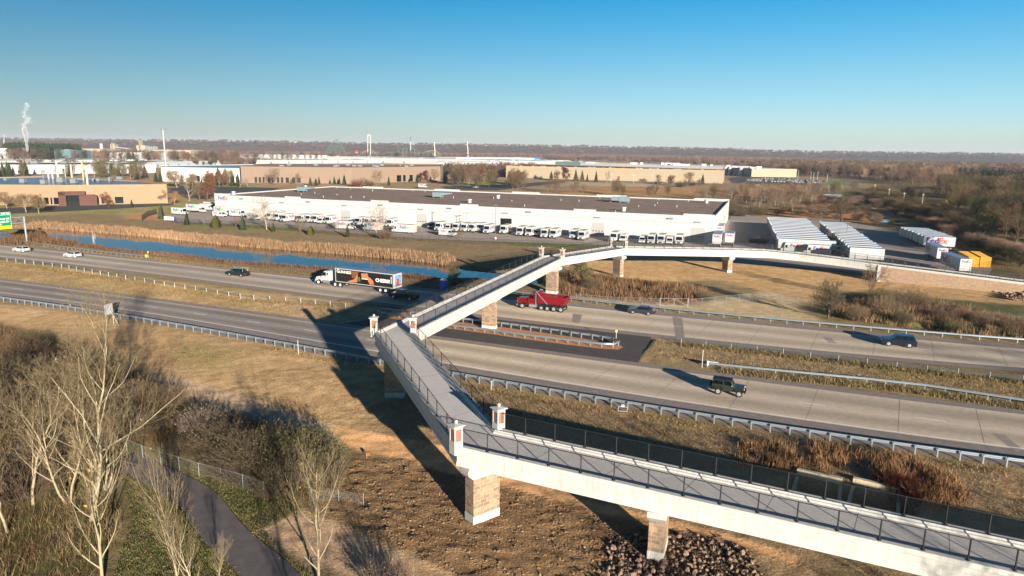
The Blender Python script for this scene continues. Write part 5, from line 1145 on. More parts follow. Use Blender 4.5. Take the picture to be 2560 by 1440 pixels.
MB().ext([(h - 3.6, .9), (h - 2.15, .9), (h - 2.15, 2.0), (h - 2.4, 2.75), (h - 2.6, 2.85), (h - 3.6, 2.85)], -1.0, 1.0).obj('cab', m_red2, dt, .05); MB().ext([(h - 2.2, .75), (h - .12, .75), (h - .05, .9), (h - .05, 1.85), (h - .25, 1.95), (h - 2.2, 2.05)], -.72, .72).obj('hood', m_red2, dt, .08)
for sy in (-1, 1):
    y0, y1 = sorted((sy * .7, sy * 1.16)); MB().ext([(h - 2.15, .6), (h - 1.8, 1.15), (h - 1.1, 1.32), (h - .45, 1.2), (h - .1, .8), (h - .05, 1.1), (h - .3, 1.48), (h - 1.1, 1.55), (h - 2.0, 1.45)], y0, y1).obj('fender', m_red2, dt, .03)
    y = sy * 1.006; MB().add([(h - 3.3, y, 2.0), (h - 2.35, y, 2.0), (h - 2.5, y, 2.65), (h - 3.3, y, 2.65)], [(0, 1, 2, 3)]).obj('side_window', m_vglass, dt); MB().box(h - .14, h + .0, sy * .85 - .14, sy * .85 + .14, 1.15, 1.35).obj('headlight', m_lamp, dt)
MB().add([(h - 2.14, -.9, 2.08), (h - 2.14, .9, 2.08), (h - 2.38, .85, 2.7), (h - 2.38, -.85, 2.7)], [(0, 1, 2, 3)]).obj('windshield', m_vglass, dt); mb = MB(); mb.box(h - .04, h + .02, -.66, .66, .95, 1.85); mb.obj('grille', m_chrome, dt); MB().box(h - .06, h + .06, -1.1, 1.1, .45, .78).obj('bumper', m_chrome, dt); MB().box(-h + .3, h - .6, -.45, .45, .7, 1.3).obj('chassis', m_trim, dt)
for x, r in ((h - 1.1, .52), (-h + .75, .52), (-h + 2.1, .52), (-h + 3.35, .47), (-h + 4.5, .47)):
    for sy in (-1, 1): wheel(dt, x, sy * 1.02, r, .32, None, .6)

# ------------------------------------------------------------------ delivery yard
def step_van(name, label, loc, ang, logo, group, L=7.2, Hh=3.15, back=True):
    e = tag(empty(name, loc, ang), label, 'van', group); w = 1.12; x1 = L / 2 - 1.15
    MB().box(-L / 2, x1 - .5, -w, w, .55, Hh).obj('body', m_vwhite, e, .05)
    MB().box(-L / 2 + .05, x1 - .6, -w + .06, w - .06, Hh + .002, Hh + .02).obj('roof', m_vroof, e)
    MB().ext([(x1 - .52, .55), (x1 + .25, .55), (x1 + .25, 1.55), (x1 + .0, Hh - .35), (x1 - .2, Hh), (x1 - .52, Hh)], -w + .02, w - .02).obj('cab', m_vwhite, e, .04)
    MB().ext([(x1 + .2, .45), (L / 2 - .05, .5), (L / 2, .7), (L / 2 - .05, 1.25), (x1 + .2, 1.5)], -.98, .98).obj('hood', m_vwhite, e, .08)
    MB().add([(x1 + .258, -.98, 1.6), (x1 + .258, .98, 1.6), (x1 + .04, .95, Hh - .5), (x1 + .04, -.95, Hh - .5)], [(0, 1, 2, 3)]).obj('windshield', m_vglass, e)
    for sy in (-1, 1):
        y = sy * (w + .005); MB().add([(x1 - .75, y, 1.55), (x1 - .05, y, 1.55), (x1 - .2, y, 2.35), (x1 - .75, y, 2.35)], [(0, 1, 2, 3)]).obj('side_window', m_vglass, e)
        MB().box(L / 2 - .1, L / 2 + .01, sy * .72 - .14, sy * .72 + .14, .85, 1.05).obj('headlight', m_lamp, e)
        for x in (L / 2 - .95, -L / 2 + 1.8): wheel(e, x, sy * (w - .14), .40, .26)
        fedex(1.05, logo == 'g', e, (1.0 if sy > 0 else -2.6, sy * (w + .008), 2.2), (rad(90), 0, PI if sy > 0 else 0)) if logo else None
    mb = MB(); mb.box(L / 2 - .05, L / 2 + .09, -1.05, 1.05, .38, .58); mb.obj('front_bumper', m_trim, e); MB().box(L / 2 - .03, L / 2 + .02, -.5, .5, .66, 1.1).obj('grille', m_trim, e); MB().box(-L / 2 - .12, -L / 2, -1.0, 1.0, .42, .56).obj('rear_bumper', m_trim, e)
    MB().add([(-L / 2 - .006, -.95, .7), (-L / 2 - .006, .95, .7), (-L / 2 - .006, .95, Hh - .15), (-L / 2 - .006, -.95, Hh - .15)], [(0, 1, 2, 3)]).obj('rear_door', m_vroof, e)
    return e
def cargo_van(name, label, loc, ang, group, logo=None, paint=None):
    e = tag(empty(name, loc, ang), label, 'van', group); p = paint or m_vwhite; L, w, H = 5.9, 1.0, 2.5
    MB().ext([(-L / 2, .4), (L / 2 - .1, .4), (L / 2, .6), (L / 2 - .08, 1.05), (L / 2 - .75, 1.28), (L / 2 - 1.5, H - .15), (L / 2 - 1.8, H), (-L / 2 + .1, H), (-L / 2, H - .15)], -w, w).obj('body', p, e, .08)
    MB().add([(L / 2 - .76, -.86, 1.34), (L / 2 - .76, .86, 1.34), (L / 2 - 1.42, .8, H - .28), (L / 2 - 1.42, -.8, H - .28)], [(0, 1, 2, 3)]).obj('windshield', m_vglass, e)
    for sy in (-1, 1):
        y = sy * (w + .006); MB().add([(L / 2 - 2.2, y, 1.35), (L / 2 - 1.0, y, 1.35), (L / 2 - 1.45, y, 2.0), (L / 2 - 2.2, y, 2.0)], [(0, 1, 2, 3)]).obj('side_window', m_vglass, e); MB().box(L / 2 - .16, L / 2 - .03, sy * .76 - .12, sy * .76 + .12, .85, 1.05).obj('headlight', m_lamp, e)
        for x in (L / 2 - .95, -L / 2 + 1.15): wheel(e, x, sy * (w - .12), .36, .24)
        if logo: fedex(.6, logo == 'g', e, (-.2 if sy > 0 else -2.2, sy * (w + .008), 1.75), (rad(90), 0, PI if sy > 0 else 0))
    MB().box(L / 2 - .04, L / 2 + .05, -.9, .9, .38, .62).obj('bumper', m_trim, e); return e
def box_truck(name, label, loc, ang, group, logo='g', L=8.6):
    e = tag(empty(name, loc, ang), label, 'box truck', group); w = 1.22; xb = L / 2 - 2.2
    MB().box(-L / 2, xb, -w, w, .95, 3.7).obj('cargo_box', m_vwhite, e, .03); MB().box(-L / 2 + .05, xb - .05, -w + .05, w - .05, 3.702, 3.72).obj('roof', m_vroof, e)
    MB().ext([(xb + .12, .6), (L / 2 - .1, .5), (L / 2, .7), (L / 2 - .05, 1.35), (L / 2 - .75, 1.5), (L / 2 - 1.15, 2.3), (xb + .12, 2.4)], -1.0, 1.0).obj('cab', m_vwhite, e, .06)
    MB().add([(L / 2 - .755, -.88, 1.55), (L / 2 - .755, .88, 1.55), (L / 2 - 1.1, .82, 2.22), (L / 2 - 1.1, -.82, 2.22)], [(0, 1, 2, 3)]).obj('windshield', m_vglass, e); MB().box(-L / 2 + .2, L / 2 - .5, -.5, .5, .6, .95).obj('chassis', m_trim, e)
    for sy in (-1, 1):
        y = sy * 1.006; MB().add([(xb + .35, y, 1.5), (L / 2 - .85, y, 1.5), (L / 2 - 1.15, y, 2.15), (xb + .35, y, 2.15)], [(0, 1, 2, 3)]).obj('side_window', m_vglass, e)
        for x in (L / 2 - .9, -L / 2 + 1.7): wheel(e, x, sy * .95, .44, .3)
        if logo: fedex(1.25, logo == 'g', e, (1.2 if sy > 0 else -3.4, sy * (w + .008), 2.75), (rad(90), 0, PI if sy > 0 else 0))
    return e
HV = math.atan2(-WN[1], -WN[0]); GV = 'white vans parked nose out along the warehouse front'; GS = 'white vans parked along the yard fence'
sv = None
def front_van(px, py, label, L, proto, group=GV):
    p = at(px, py)[:2] + WN * (L / 2); o = proto if not proto.get('used') else copy_tree(proto); proto['used'] = 1; o.location = (p[0], p[1], .004); o.rotation_euler = (0, 0, HV + random.uniform(-.03, .03)); tag(o, label, 'van', group); return o
sv = step_van('step_van', 'x', (0, 0, 0), 0, 'r', GV); cv = cargo_van('cargo_van', 'x', (0, 0, 0), 0, GV); dk = cargo_van('cargo_van', 'x', (0, 0, 0), 0, GV, None, P_('paint_slate', S(60, 70, 84)))
def clean(o):
    if 'used' in o: del o['used']
row = [('just right of the dark doorway', [(1296, 591), (1319, 592.5), (1339, 591.5, 1), (1357, 596.5), (1380, 597.5)]), ('left of the fourth loading door', [(1430, 599), (1451, 602)]),
       ('behind the bridge bend pilasters', [(1531, 606), (1555, 606.5, 1)]), ('at the far right of the front', [(1604, 610.5, 1), (1625, 612.5), (1650, 613), (1672, 613, 1), (1695, 614)]),
       ('in the row left of the doorway', [(1075, 573, 2), (1092, 578.5), (1116, 578.5, 1), (1135, 580.5), (1156, 581.5), (1176, 582), (1196, 581.5), (1214, 585.5)]),
       ('in the row behind the small spruces', [(687, 553), (706, 556.5), (727, 553, 1), (744, 557.5), (765, 557.5), (782, 558.5), (796, 560, 1), (815, 561.5)]),
       ('behind the tall pale bare tree', [(890, 565), (912, 566), (932, 567), (951, 568, 1), (969, 569)]), ('directly behind the green lettered van', [(989, 562), (1009, 563)]), ('right behind the leftmost loading door', [(668, 551)])]
for place, vs_ in row:
    for i, t in enumerate(vs_):
        pr = {0: sv, 1: cv, 2: dk}[t[2] if len(t) > 2 else 0]; nm = {0: 'white step van', 1: 'small white cargo van', 2: 'dark slate cargo van'}[t[2] if len(t) > 2 else 0]
        front_van(t[0], t[1], f'{nm}, {ORD[i]} from the left {place}' if len(vs_) > 1 else f'{nm} {place}', 7.2 if pr is sv else 5.9, pr)
front_van(1255, 586.5, 'white step van standing in front of the open dark doorway', 7.2, sv)
AL = math.atan2((WB - WA)[1], (WB - WA)[0])     # heading left along the yard
def side_van(fn, px, py, wd, label, ang, **k):
    p = at(px, py)[:2]; q = p + np.array([math.sin(abs(0)) , 0]) + WN * wd / 2; return fn(label=label, loc=(q[0], q[1], .004), ang=ang, group=GS, **k)
side_van(step_van, 1006, 584, 2.3, 'white step van with purple and green lettering side-on by the yard fence', AL, name='step_van', logo='g', L=8.8)
side_van(step_van, 927, 578, 2.3, 'white step van with red lettering half hidden by the pale bare tree', AL, name='step_van', logo='r')
side_van(step_van, 860, 575, 2.3, 'white step van with red lettering behind the small spruce near the yard centre', AL + PI, name='step_van', logo='r')
side_van(cargo_van, 1116, 591, 2.0, 'small white cargo van turned right, alone by the yard fence', AL + PI, name='cargo_van', logo='r')
side_van(step_van, 2041, 640, 2.3, 'white step van with big red lettering at the foot of the trailer rows', AL, name='step_van', logo='r')
side_van(step_van, 1983, 633, 2.3, 'white step van with red lettering partly behind a twiggy bush', AL, name='step_van', logo='r')
side_van(box_truck, 2068, 634, 2.4, 'white box truck peeping out behind the red lettered step van', AL + PI, name='box_truck', logo='r')
side_van(step_van, 445, 538, 2.3, 'white step van with green lettering at the far left of the yard', AL + PI, name='step_van', logo='g')
side_van(box_truck, 486, 532, 2.4, 'white box truck with green lettering at the left end of the yard', AL + PI, name='box_truck', logo='g', L=9.2)
side_van(step_van, 515, 527, 2.3, 'white step van behind the green lettered box truck', AL + PI, name='step_van', logo=None)
side_van(step_van, 524, 522, 2.3, 'white step van furthest back at the warehouse corner', AL + PI, name='step_van', logo=None)
side_van(box_truck, 555, 539, 2.4, 'white box truck with green lettering behind the dense round conifer', AL + PI, name='box_truck', logo='g')
side_van(cargo_van, 545, 543, 2.0, 'white cargo van with red lettering behind the dense round conifer', AL + PI, name='cargo_van', logo='r')
side_van(step_van, 590, 543, 2.3, 'white step van with green lettering between conifer and spruce', AL + PI, name='step_van', logo='g')
side_van(cargo_van, 630, 550, 2.0, 'white cargo van with red lettering right of the big spruce', AL + PI * .93, name='cargo_van', logo='r')
for p_ in (sv, cv, dk): clean(p_)
for o in list(SC.objects):
    if 'used' in o: del o['used']
# trailers
m_trw = mat('trailer_white', S(180, 179, 177), .45, namt=.04, nscale=.4, var=.03); m_trroof = mat('trailer_roof_alu', S(140, 156, 178), .5, metal=.2, namt=.12, nscale=.3, var=.10)
def trailer(label, loc, ang, L, group, logo=None, rear=None, nw=2):
    e = tag(empty('trailer', loc, ang), label, 'trailer', group); w = 1.29
    MB().box(-L / 2, L / 2, -w, w, 1.12, 4.05).obj('trailer_box', m_trw, e, .02); MB().box(-L / 2 + .05, L / 2 - .05, -w + .05, w - .05, 4.052, 4.07).obj('roof', m_trroof, e)
    mb = MB(); mb.box(-L / 2 + .1, L / 2 - .2, -.5, .5, .9, 1.12); mb.box(-L / 2 - .02, -L / 2 + .1, -1.1, 1.1, .5, .66)
    for sy in (-.55, .55): mb.box(L / 2 - 2.4, L / 2 - 2.25, sy - .07, sy + .07, .05, 1.0)
    mb.obj('chassis', m_trim, e)
    for k in range(nw):
        for sy in (-1, 1): wheel(e, -L / 2 + 1.1 + 1.25 * k, sy * 1.0, .5, .5, m_wh, .55)
    if logo:
        for sy in (-1, 1): fedex(1.75, logo == 'g', e, (L / 2 - 1.2 if sy < 0 else L / 2 - .6, sy * (w + .008), 2.7) if sy > 0 else (L / 2 - 7.0, sy * (w + .008), 2.7), (rad(90), 0, PI if sy > 0 else 0))
    if rear: fedex(.62, False, e, (-L / 2 - .02, .95, 3.4), (rad(90), 0, rad(-90)))
    return e
AR = math.atan2((WA - WB)[1], (WA - WB)[0]); RD = np.array([math.cos(AR), math.sin(AR)])
def row_of(n, p0, p1, q0, q1, L, what, group, logo_last=None, swap=False):
    """trailers side by side: far one spans p0-q0 at roof height, near one p1-q1"""
    A0, A1 = (at(*p0, 4.05)[:2] + at(*q0, 4.05)[:2]) / 2, (at(*p1, 4.05)[:2] + at(*q1, 4.05)[:2]) / 2; proto = trailer('x', (0, 0, 0), 0, L, group, None, None, 2 if L > 10 else 1)
    for i in range(n):
        c = A1 * (1 - i / (n - 1)) + A0 * i / (n - 1) + RD * random.uniform(-.25, .25)
        lb = f'{ORD[i]} trailer counted from the front {what}'
        if i == 0 and logo_last: o = trailer(lb, (0, 0, 0), 0, L, group, logo_last, None, 1)
        else: o = copy_tree(proto) if proto.get('used') else proto; proto['used'] = 1
        o.location = (c[0], c[1], .004); o.rotation_euler = (0, 0, AR + (PI if not swap else 0)); tag(o, lb, 'trailer', group)
row_of(15, (1921, 541), (1946, 591), (2018, 547), (2084, 606), 14.6, 'in the left row of long white trailers', 'long white trailers in the left yard row')
row_of(17, (2054, 554), (2129, 617), (2110, 556), (2211, 622), 8.4, 'in the middle row of short white trailers', 'short white trailers in the middle yard row', None, True)
row_of(8, (2254, 567), (2314, 589), (2322, 571), (2387, 593), 8.6, 'in the short right hand row of trailers', 'white trailers in the right yard row', 'r', False)
for o in list(SC.objects):
    if 'used' in o: del o['used']
AW = math.atan2(WN[1], WN[0])
def lone(px0, px1, label, L, **k):
    """trailer seen from behind: near rear corners at roof height"""
    a, b = at(*px0, 4.05)[:2], at(*px1, 4.05)[:2]; c = (a + b) / 2; return c
c = (at(2312, 604, 4.05)[:2] + at(2375, 622, 4.05)[:2]) / 2; v = at(2312, 604, 4.05)[:2] - at(2354, 625, 4.05)[:2]; trailer('white trailer with its side in shade just below the lettered trailer row', (c[0], c[1], .004), math.atan2(v[1], v[0]), 13.5, 'lone trailers in the yard', 'r', True)
c = (at(2355, 630, 4.05)[:2] + at(2429, 648, 4.05)[:2]) / 2; v = at(2355, 630, 4.05)[:2] - at(2405, 648, 4.05)[:2]; trailer('white trailer with lettered rear doors nearest the ramp, beside the yellow containers', (c[0], c[1], .004), math.atan2(v[1], v[0]), 12.5, 'lone trailers in the yard', 'r', True)
for px0, px1, lb in (((1790, 545), (1811, 545), 'furthest white trailer backed along the right wall of the warehouse'), ((1788, 565), (1808, 566), 'middle white trailer backed along the right wall of the warehouse'), ((1782, 585), (1803, 587), 'nearest white trailer backed along the right wall of the warehouse'), ((1814, 583), (1835, 584), 'short white trailer standing alone right of the warehouse corner')):
    a, b = at(*px0, 4.05)[:2], at(*px1, 4.05)[:2]; c = (a + b) / 2; L = 12.0 if 'short' not in lb else 7; c = c + WN * L / 2; trailer(lb, (c[0], c[1], .004), AW, L, 'trailers by the warehouse corner', None, True)
# yellow containers
m_yc = mat('container_yellow', S(196, 146, 34), .6, namt=.1, nscale=.6)
for i, (a, b, c_, lb) in enumerate(((( 2395, 627), (2424, 643), (2448, 643), 'left yellow shipping container behind the lettered trailer'), ((2425, 628), (2453, 643), (2479, 643), 'right yellow shipping container by the yard fence'))):
    p, q, r_ = at(*a, 2.6)[:2], at(*b, 2.6)[:2], at(*c_, 2.6)[:2]; d = p - q; L = 12.2; d /= np.linalg.norm(d); n = np.array([d[1], -d[0]]); ctr = (q + r_) / 2 + d * L / 2; e = tag(empty('shipping_container', (ctr[0], ctr[1], .004), math.atan2(d[1], d[0])), lb, 'container', 'yellow shipping containers')
    MB().box(-L / 2 + .06, L / 2 - .06, -1.16, 1.16, .08, 2.54).obj('container_box', m_yc, e); mb = MB()
    for k in np.arange(-L / 2 + .3, L / 2 - .2, .45): mb.box(k, k + .2, -1.2, -1.16, .15, 2.45); mb.box(k, k + .2, 1.16, 1.2, .15, 2.45); mb.box(k, k + .2, -1.1, 1.1, 2.54, 2.575)
    for k in np.arange(-1.05, 1.0, .3): mb.box(-L / 2 + .02, -L / 2 + .06, k, k + .14, .15, 2.45)
    mb.obj('corrugation', m_yc, e); mb = MB()
    for x in (-L / 2, L / 2 - .14):
        for y in (-1.22, 1.08): mb.box(x, x + .14, y, y + .14, 0, 2.6)
        mb.box(x + .001, x + .139, -1.08, 1.08, 2.45, 2.6); mb.box(x + .001, x + .139, -1.08, 1.08, 0, .15)
    mb.obj('corner_frame', m_yc, e)
# yard lamps
def lamp_post(px, by, ty, label, arms=2, group='yard lamp posts', col=None):
    b, h = hpx(px, by, ty); e = tag(empty('lamp_post', b, -.3), label, 'lamp post', group); MB().cyl((0, 0, 0), (0, 0, h), .10, 8, 0, .06).obj('pole', col or mat('pole_brown', S(96, 84, 76), .6), e); MB().cyl((0, 0, -.1), (0, 0, .75), .3, 10).obj('footing', m_cc, e)
    if arms: mb = MB(); mb.box(-.7 if arms == 2 else -.1, .7, -.16, .16, h - .05, h + .12); mb.obj('lamp_head', m_grey, e)
lamp_post(1238.5, 598, 513, 'tall brown lamp post before the warehouse, left of the dark doorway'); lamp_post(1165, 576, 534, 'short grey lamp post behind the long row of step vans', 1); lamp_post(1082, 568, 531, 'thin lamp post by the second loading door', 1); lamp_post(2113, 614, 556, 'tall lamp post between the two trailer rows'); lamp_post(2050, 556, 534, 'lamp post at the far end of the trailer rows', 1)
# cars on the far parking lots
def tiny(name, paint):
    mb = MB(); mb.ext([(-2.2, .25), (2.2, .25), (2.25, .6), (2.1, .9), (.95, 1.0), (.3, 1.48), (-1.3, 1.48), (-1.9, 1.0), (-2.2, .95)], -.88, .88, 0); mb.box(-1.7, .75, -.9, .9, 1.02, 1.36, 1)
    for x in (-1.35, 1.35): mb.cyl((x, -.92, .33), (x, .92, .33), .33, 10, 2)
    return mb.mesh(name, [paint, m_vglass, m_tyre])
TC = [(tiny('parked_car', m_vwhite), 'white'), (tiny('parked_car', P_('paint_silver', S(170, 174, 178))), 'silver'), (tiny('parked_car', P_('paint_navy', S(30, 40, 60))), 'dark blue'), (tiny('parked_car', P_('paint_red_car', S(150, 30, 30))), 'red'), (tiny('parked_car', P_('paint_char', S(50, 50, 54))), 'charcoal')]
rngc = np.random.default_rng(8)
def park(p, ang, k, label, group):
    o = D.objects.new('parked_car', TC[k][0]); COL.objects.link(o); o.location = (p[0], p[1], gzat(p[0], p[1]) + .1); o.rotation_euler = (0, 0, ang); tag(o, label, 'car', group)
Q = ats([(1858, 449), (1945, 447), (2060, 455), (2050, 463), (1860, 460)])[:, :2]
e1 = (Q[2] - Q[0]) / np.linalg.norm(Q[2] - Q[0]); n1 = np.array([-e1[1], e1[0]])
for r_ in range(9):
    for k in range(60):
        p = Q[0] + e1 * k * 3.0 + n1 * (r_ * 11 - 45) + e1 * r_ * 2
        if inside(np.array([p[0]]), np.array([p[1]]), Q)[0] and rngc.random() < .75:
            c = int(rngc.choice(5, p=[.4, .22, .16, .07, .15])); park(p, math.atan2(n1[1], n1[0]) + (PI if rngc.random() < .5 else 0), c, f'tiny {TC[c][1]} car among many on the crowded far car park', f'{TC[c][1]} cars on the crowded far car park')
for px, py, c, lb in ((429, 453, 4, 'dark car outside the white warehouse by the conifers'), (448, 453, 2, 'dark blue car outside the white warehouse by the conifers'), (456, 470, 4, 'dark car on the far access road'), (1188, 470, 1, 'silver car on the lane behind the white warehouse'), (1088, 455, 2, 'dark blue car at the tan warehouse entrance'), (1078, 454, 4, 'charcoal car at the tan warehouse entrance'), (2400, 489, 0, 'white car by the lone white tent on the far right meadow'), (2025, 459, 0, 'white car nearest the grass at the edge of the far car park'), (2034, 457.5, 1, 'silver car parked at the right end of the far car park')):
    park(at(px, py), rngc.uniform(0, 6), c, lb, 'cars beyond the warehouse')
e = step_van('step_van', 'white step van on the lane behind the white warehouse roof', (*at(1058, 470)[:2], .1), AL + PI, 'r', 'vans beyond the warehouse')
# ------------------------------------------------------------------ vegetation
def tubes(P0, P1, R0, R1, k=3):
    """arrays of tapered limbs as k-sided prisms"""
    P0, P1 = np.asarray(P0, float), np.asarray(P1, float); R0, R1 = np.asarray(R0), np.asarray(R1); d = P1 - P0; L = np.linalg.norm(d, axis=1)[:, None]; d = d / np.maximum(L, 1e-6)
    ref = np.where(np.abs(d[:, 2:3]) < .9, np.array([[0, 0, 1.0]]), np.array([[1.0, 0, 0]])); a = np.cross(d, ref); a /= np.linalg.norm(a, axis=1)[:, None]; b = np.cross(d, a); n = len(P0)
    v = np.zeros((n, 2, k, 3))
    for j in range(k):
        t = 2 * PI * j / k; u = a * math.cos(t) + b * math.sin(t); v[:, 0, j] = P0 + u * R0[:, None]; v[:, 1, j] = P1 + u * R1[:, None]
    base = (np.arange(n) * 2 * k)[:, None]; f = [np.stack([base[:, 0] + j, base[:, 0] + (j + 1) % k, base[:, 0] + k + (j + 1) % k, base[:, 0] + k + j], 1) for j in range(k)]
    return v.reshape(-1, 3), np.concatenate(f)
def grow(rng, H, r0, levels=4, nb=9, t0=.25, ang=(35, 60), up=.25, ratio=.55, wander=.12, trunks=1, lean=.0, crown=1.0, rmin=.012, seg=5):
    """limbs of a leafless tree: list of (p0, p1, r0, r1, level)"""
    out = []
    def limb(p, d, L, r, lev):
        n = max(2, seg - lev); pts = [p]; dirs = [d]; q = p
        for i in range(n):
            d = d + rng.normal(0, wander, 3) + np.array([0, 0, up * (.35 if lev else .1)]); d = d / np.linalg.norm(d); q2 = q + d * L / n
            ra, rb = r * (1 - i / n * .82), r * (1 - (i + 1) / n * .82); out.append((q, q2, max(ra, rmin), max(rb, rmin * .8), lev)); q = q2; pts.append(q); dirs.append(d)
        if lev >= levels: return
        m = max(2, int(nb * (.75 if lev else 1) * (.6 + .8 * min(1, L / H * (1.6 if lev else 1)))))
        az = rng.uniform(0, 6.28)
        for i in range(m):
            t = t0 + (1 - t0) * (i + rng.uniform(.1, .9)) / m if lev == 0 else .25 + .75 * (i + rng.uniform(.1, .9)) / m; t = min(t, .98)
            x = t * n; j = min(int(x), n - 1); c = pts[j] + (pts[j + 1] - pts[j]) * (x - j); dd = dirs[j]; az += 2.4 + rng.normal(0, .4)
            a = rad(rng.uniform(*ang)); e1 = np.cross(dd, [0, 0, 1.0] if abs(dd[2]) < .9 else [1.0, 0, 0]); e1 /= np.linalg.norm(e1); e2 = np.cross(dd, e1)
            nd = dd * math.cos(a) + (e1 * math.cos(az) + e2 * math.sin(az)) * math.sin(a)
            shape = (1 - abs(t - .45) * .7) if lev == 0 else (1.05 - .5 * t)
            LL = L * ratio * shape * rng.uniform(.7, 1.15) * (crown if lev == 0 else 1); limb(c, nd, LL, max(rmin, r * (1 - t * .75) * .55), lev + 1)
    for k in range(trunks):
        az = rng.uniform(0, 6.28); tilt = (lean if trunks == 1 else rng.uniform(.12, .42)); d = np.array([math.cos(az) * tilt, math.sin(az) * tilt, 1.0]); limb(np.array([0.0, 0, -.2]) + (np.array([math.cos(az), math.sin(az), 0]) * .15 if trunks > 1 else 0), d / np.linalg.norm(d), H * (1 if k == 0 else rng.uniform(.7, .95)) * (.86 if levels > 2 else .95), r0 * (1 if trunks == 1 else .75), 0)
    return out
def limb_arrays(segs): return (np.array([s[0] for s in segs]), np.array([s[1] for s in segs]), np.array([s[2] for s in segs]), np.array([s[3] for s in segs]), np.array([s[4] for s in segs]))
def leaf_quads(rng, pts, size, sx=1.0):
    n = len(pts); a = rng.normal(0, 1, (n, 3)); a /= np.linalg.norm(a, axis=1)[:, None]; b = np.cross(a, rng.normal(0, 1, (n, 3))); b /= np.linalg.norm(b, axis=1)[:, None]; s = (rng.uniform(.6, 1.3, n) * size)[:, None]
    v = np.stack([pts - a * s, pts + b * s * .55 * sx, pts + a * s, pts - b * s * .55 * sx], 1).reshape(-1, 3); i = np.arange(n)[:, None] * 4; return v, i + np.arange(4)[None]
bark = lambda n, c, **k: mat(n, c, .9, namt=.25, nscale=2.5, var=.12, **k)
m_bk_pale = bark('bark_pale', S(176, 162, 138)); m_bk_grey = bark('bark_grey', S(150, 134, 116)); m_bk_brown = bark('bark_brown', S(112, 92, 74)); m_bk_dark = bark('bark_dark', S(84, 70, 58))
m_tw_pale = bark('twigs_pale', S(160, 142, 116)); m_tw_grey = bark('twigs_grey', S(120, 104, 90)); m_tw_brown = bark('twigs_brown', S(114, 94, 72)); m_tw_red = bark('twigs_red', S(114, 76, 62)); m_tw_dark = bark('twigs_dark', S(98, 84, 64)); m_tw_tan = bark('twigs_tan', S(136, 112, 90))
leafm = lambda n, c: mat(n, c, .8, var=.15, namt=.3, nscale=1.2, spec=.2)
m_lf_rust = leafm('leaves_rust', S(112, 70, 46)); m_lf_bronze = leafm('leaves_bronze', S(128, 106, 72)); m_lf_yellow = leafm('leaves_yellow', S(160, 136, 62)); m_lf_olive = leafm('leaves_olive', S(104, 96, 62)); m_lf_green = leafm('leaves_green', S(96, 100, 56)); m_lf_pink = leafm('leaves_pale', S(166, 142, 116)); m_lf_orange = leafm('leaves_orange', S(150, 108, 66)); m_lf_red = leafm('leaves_red', S(86, 44, 34))
m_needle = leafm('needles_green', S(62, 74, 44)); m_needle2 = leafm('needles_blue', S(76, 88, 66)); m_needle3 = leafm('needles_olive', S(92, 88, 46))
TREE = {}
def bare(key, seed, tm, cm, H=10, leaf=None, nleaf=0, lsize=.12, kmain=6, **k):
    """one kind of leafless tree: meshes of trunk, twigs and the few leaves left, at height H"""
    rng = np.random.default_rng(seed); segs = grow(rng, H, **k); A = limb_arrays(segs); lev = A[4]; mx = lev.max(); hi = lev <= (1 if mx > 2 else 0)
    v, f = tubes(*[a[hi] for a in A[:4]], k=kmain); tmesh = np_mesh('trunk', v, f, tm); v, f = tubes(*[a[~hi] for a in A[:4]], k=3); cmesh = np_mesh('crown', v, f, cm); lm = None
    if leaf is not None:
        tips = A[1][lev >= mx - 1]; p = tips[rng.integers(0, len(tips), nleaf)] + rng.normal(0, lsize * 1.5, (nleaf, 3)); v, f = leaf_quads(rng, p, lsize); lm = np_mesh('foliage', v, f, leaf)
    TREE[key] = (tmesh, cmesh, lm, H)
def conifer(key, seed, nm, H=9, rad_=2.2, tm=None, dense=1.0, round_=False):
    rng = np.random.default_rng(seed); v, f = [], []
    n = int(760 * dense)
    for i in range(n):
        t = rng.random() ** .75 if not round_ else rng.random(); z = H * (.06 + .94 * (t if not round_ else t)); prof = (1 - (z / H)) ** .85 if not round_ else math.sin(PI * min(1, (z / H) * .78 + .22)) ** .8
        R = rad_ * prof * (1 + .12 * math.sin(z * 4.1 * 2.2)) * rng.uniform(.8, 1.08) + .05; az = rng.uniform(0, 6.283); c, s = math.cos(az), math.sin(az); w = rng.uniform(.16, .34) * (.5 + .5 * prof); dr = rng.uniform(.15, .42) * R
        p0 = np.array([c * R * .25, s * R * .25, z + .1]); p1 = np.array([c * R, s * R, z - dr]); t_ = np.array([-s, c, 0]) * w; m = p0 * .35 + p1 * .65; o = len(v); v += [p0, m + t_ + [0, 0, -.06], p1, m - t_ + [0, 0, .04]]; f.append((o, o + 1, o + 2, o + 3))
    tv, tf = tubes([[0, 0, -.2]], [[0, 0, H * .9]], [H * .022], [.02], 6); TREE[key] = (np_mesh('trunk', tv, tf, tm or m_bk_brown), np_mesh('crown', np.array(v), np.array(f), nm), None, H)
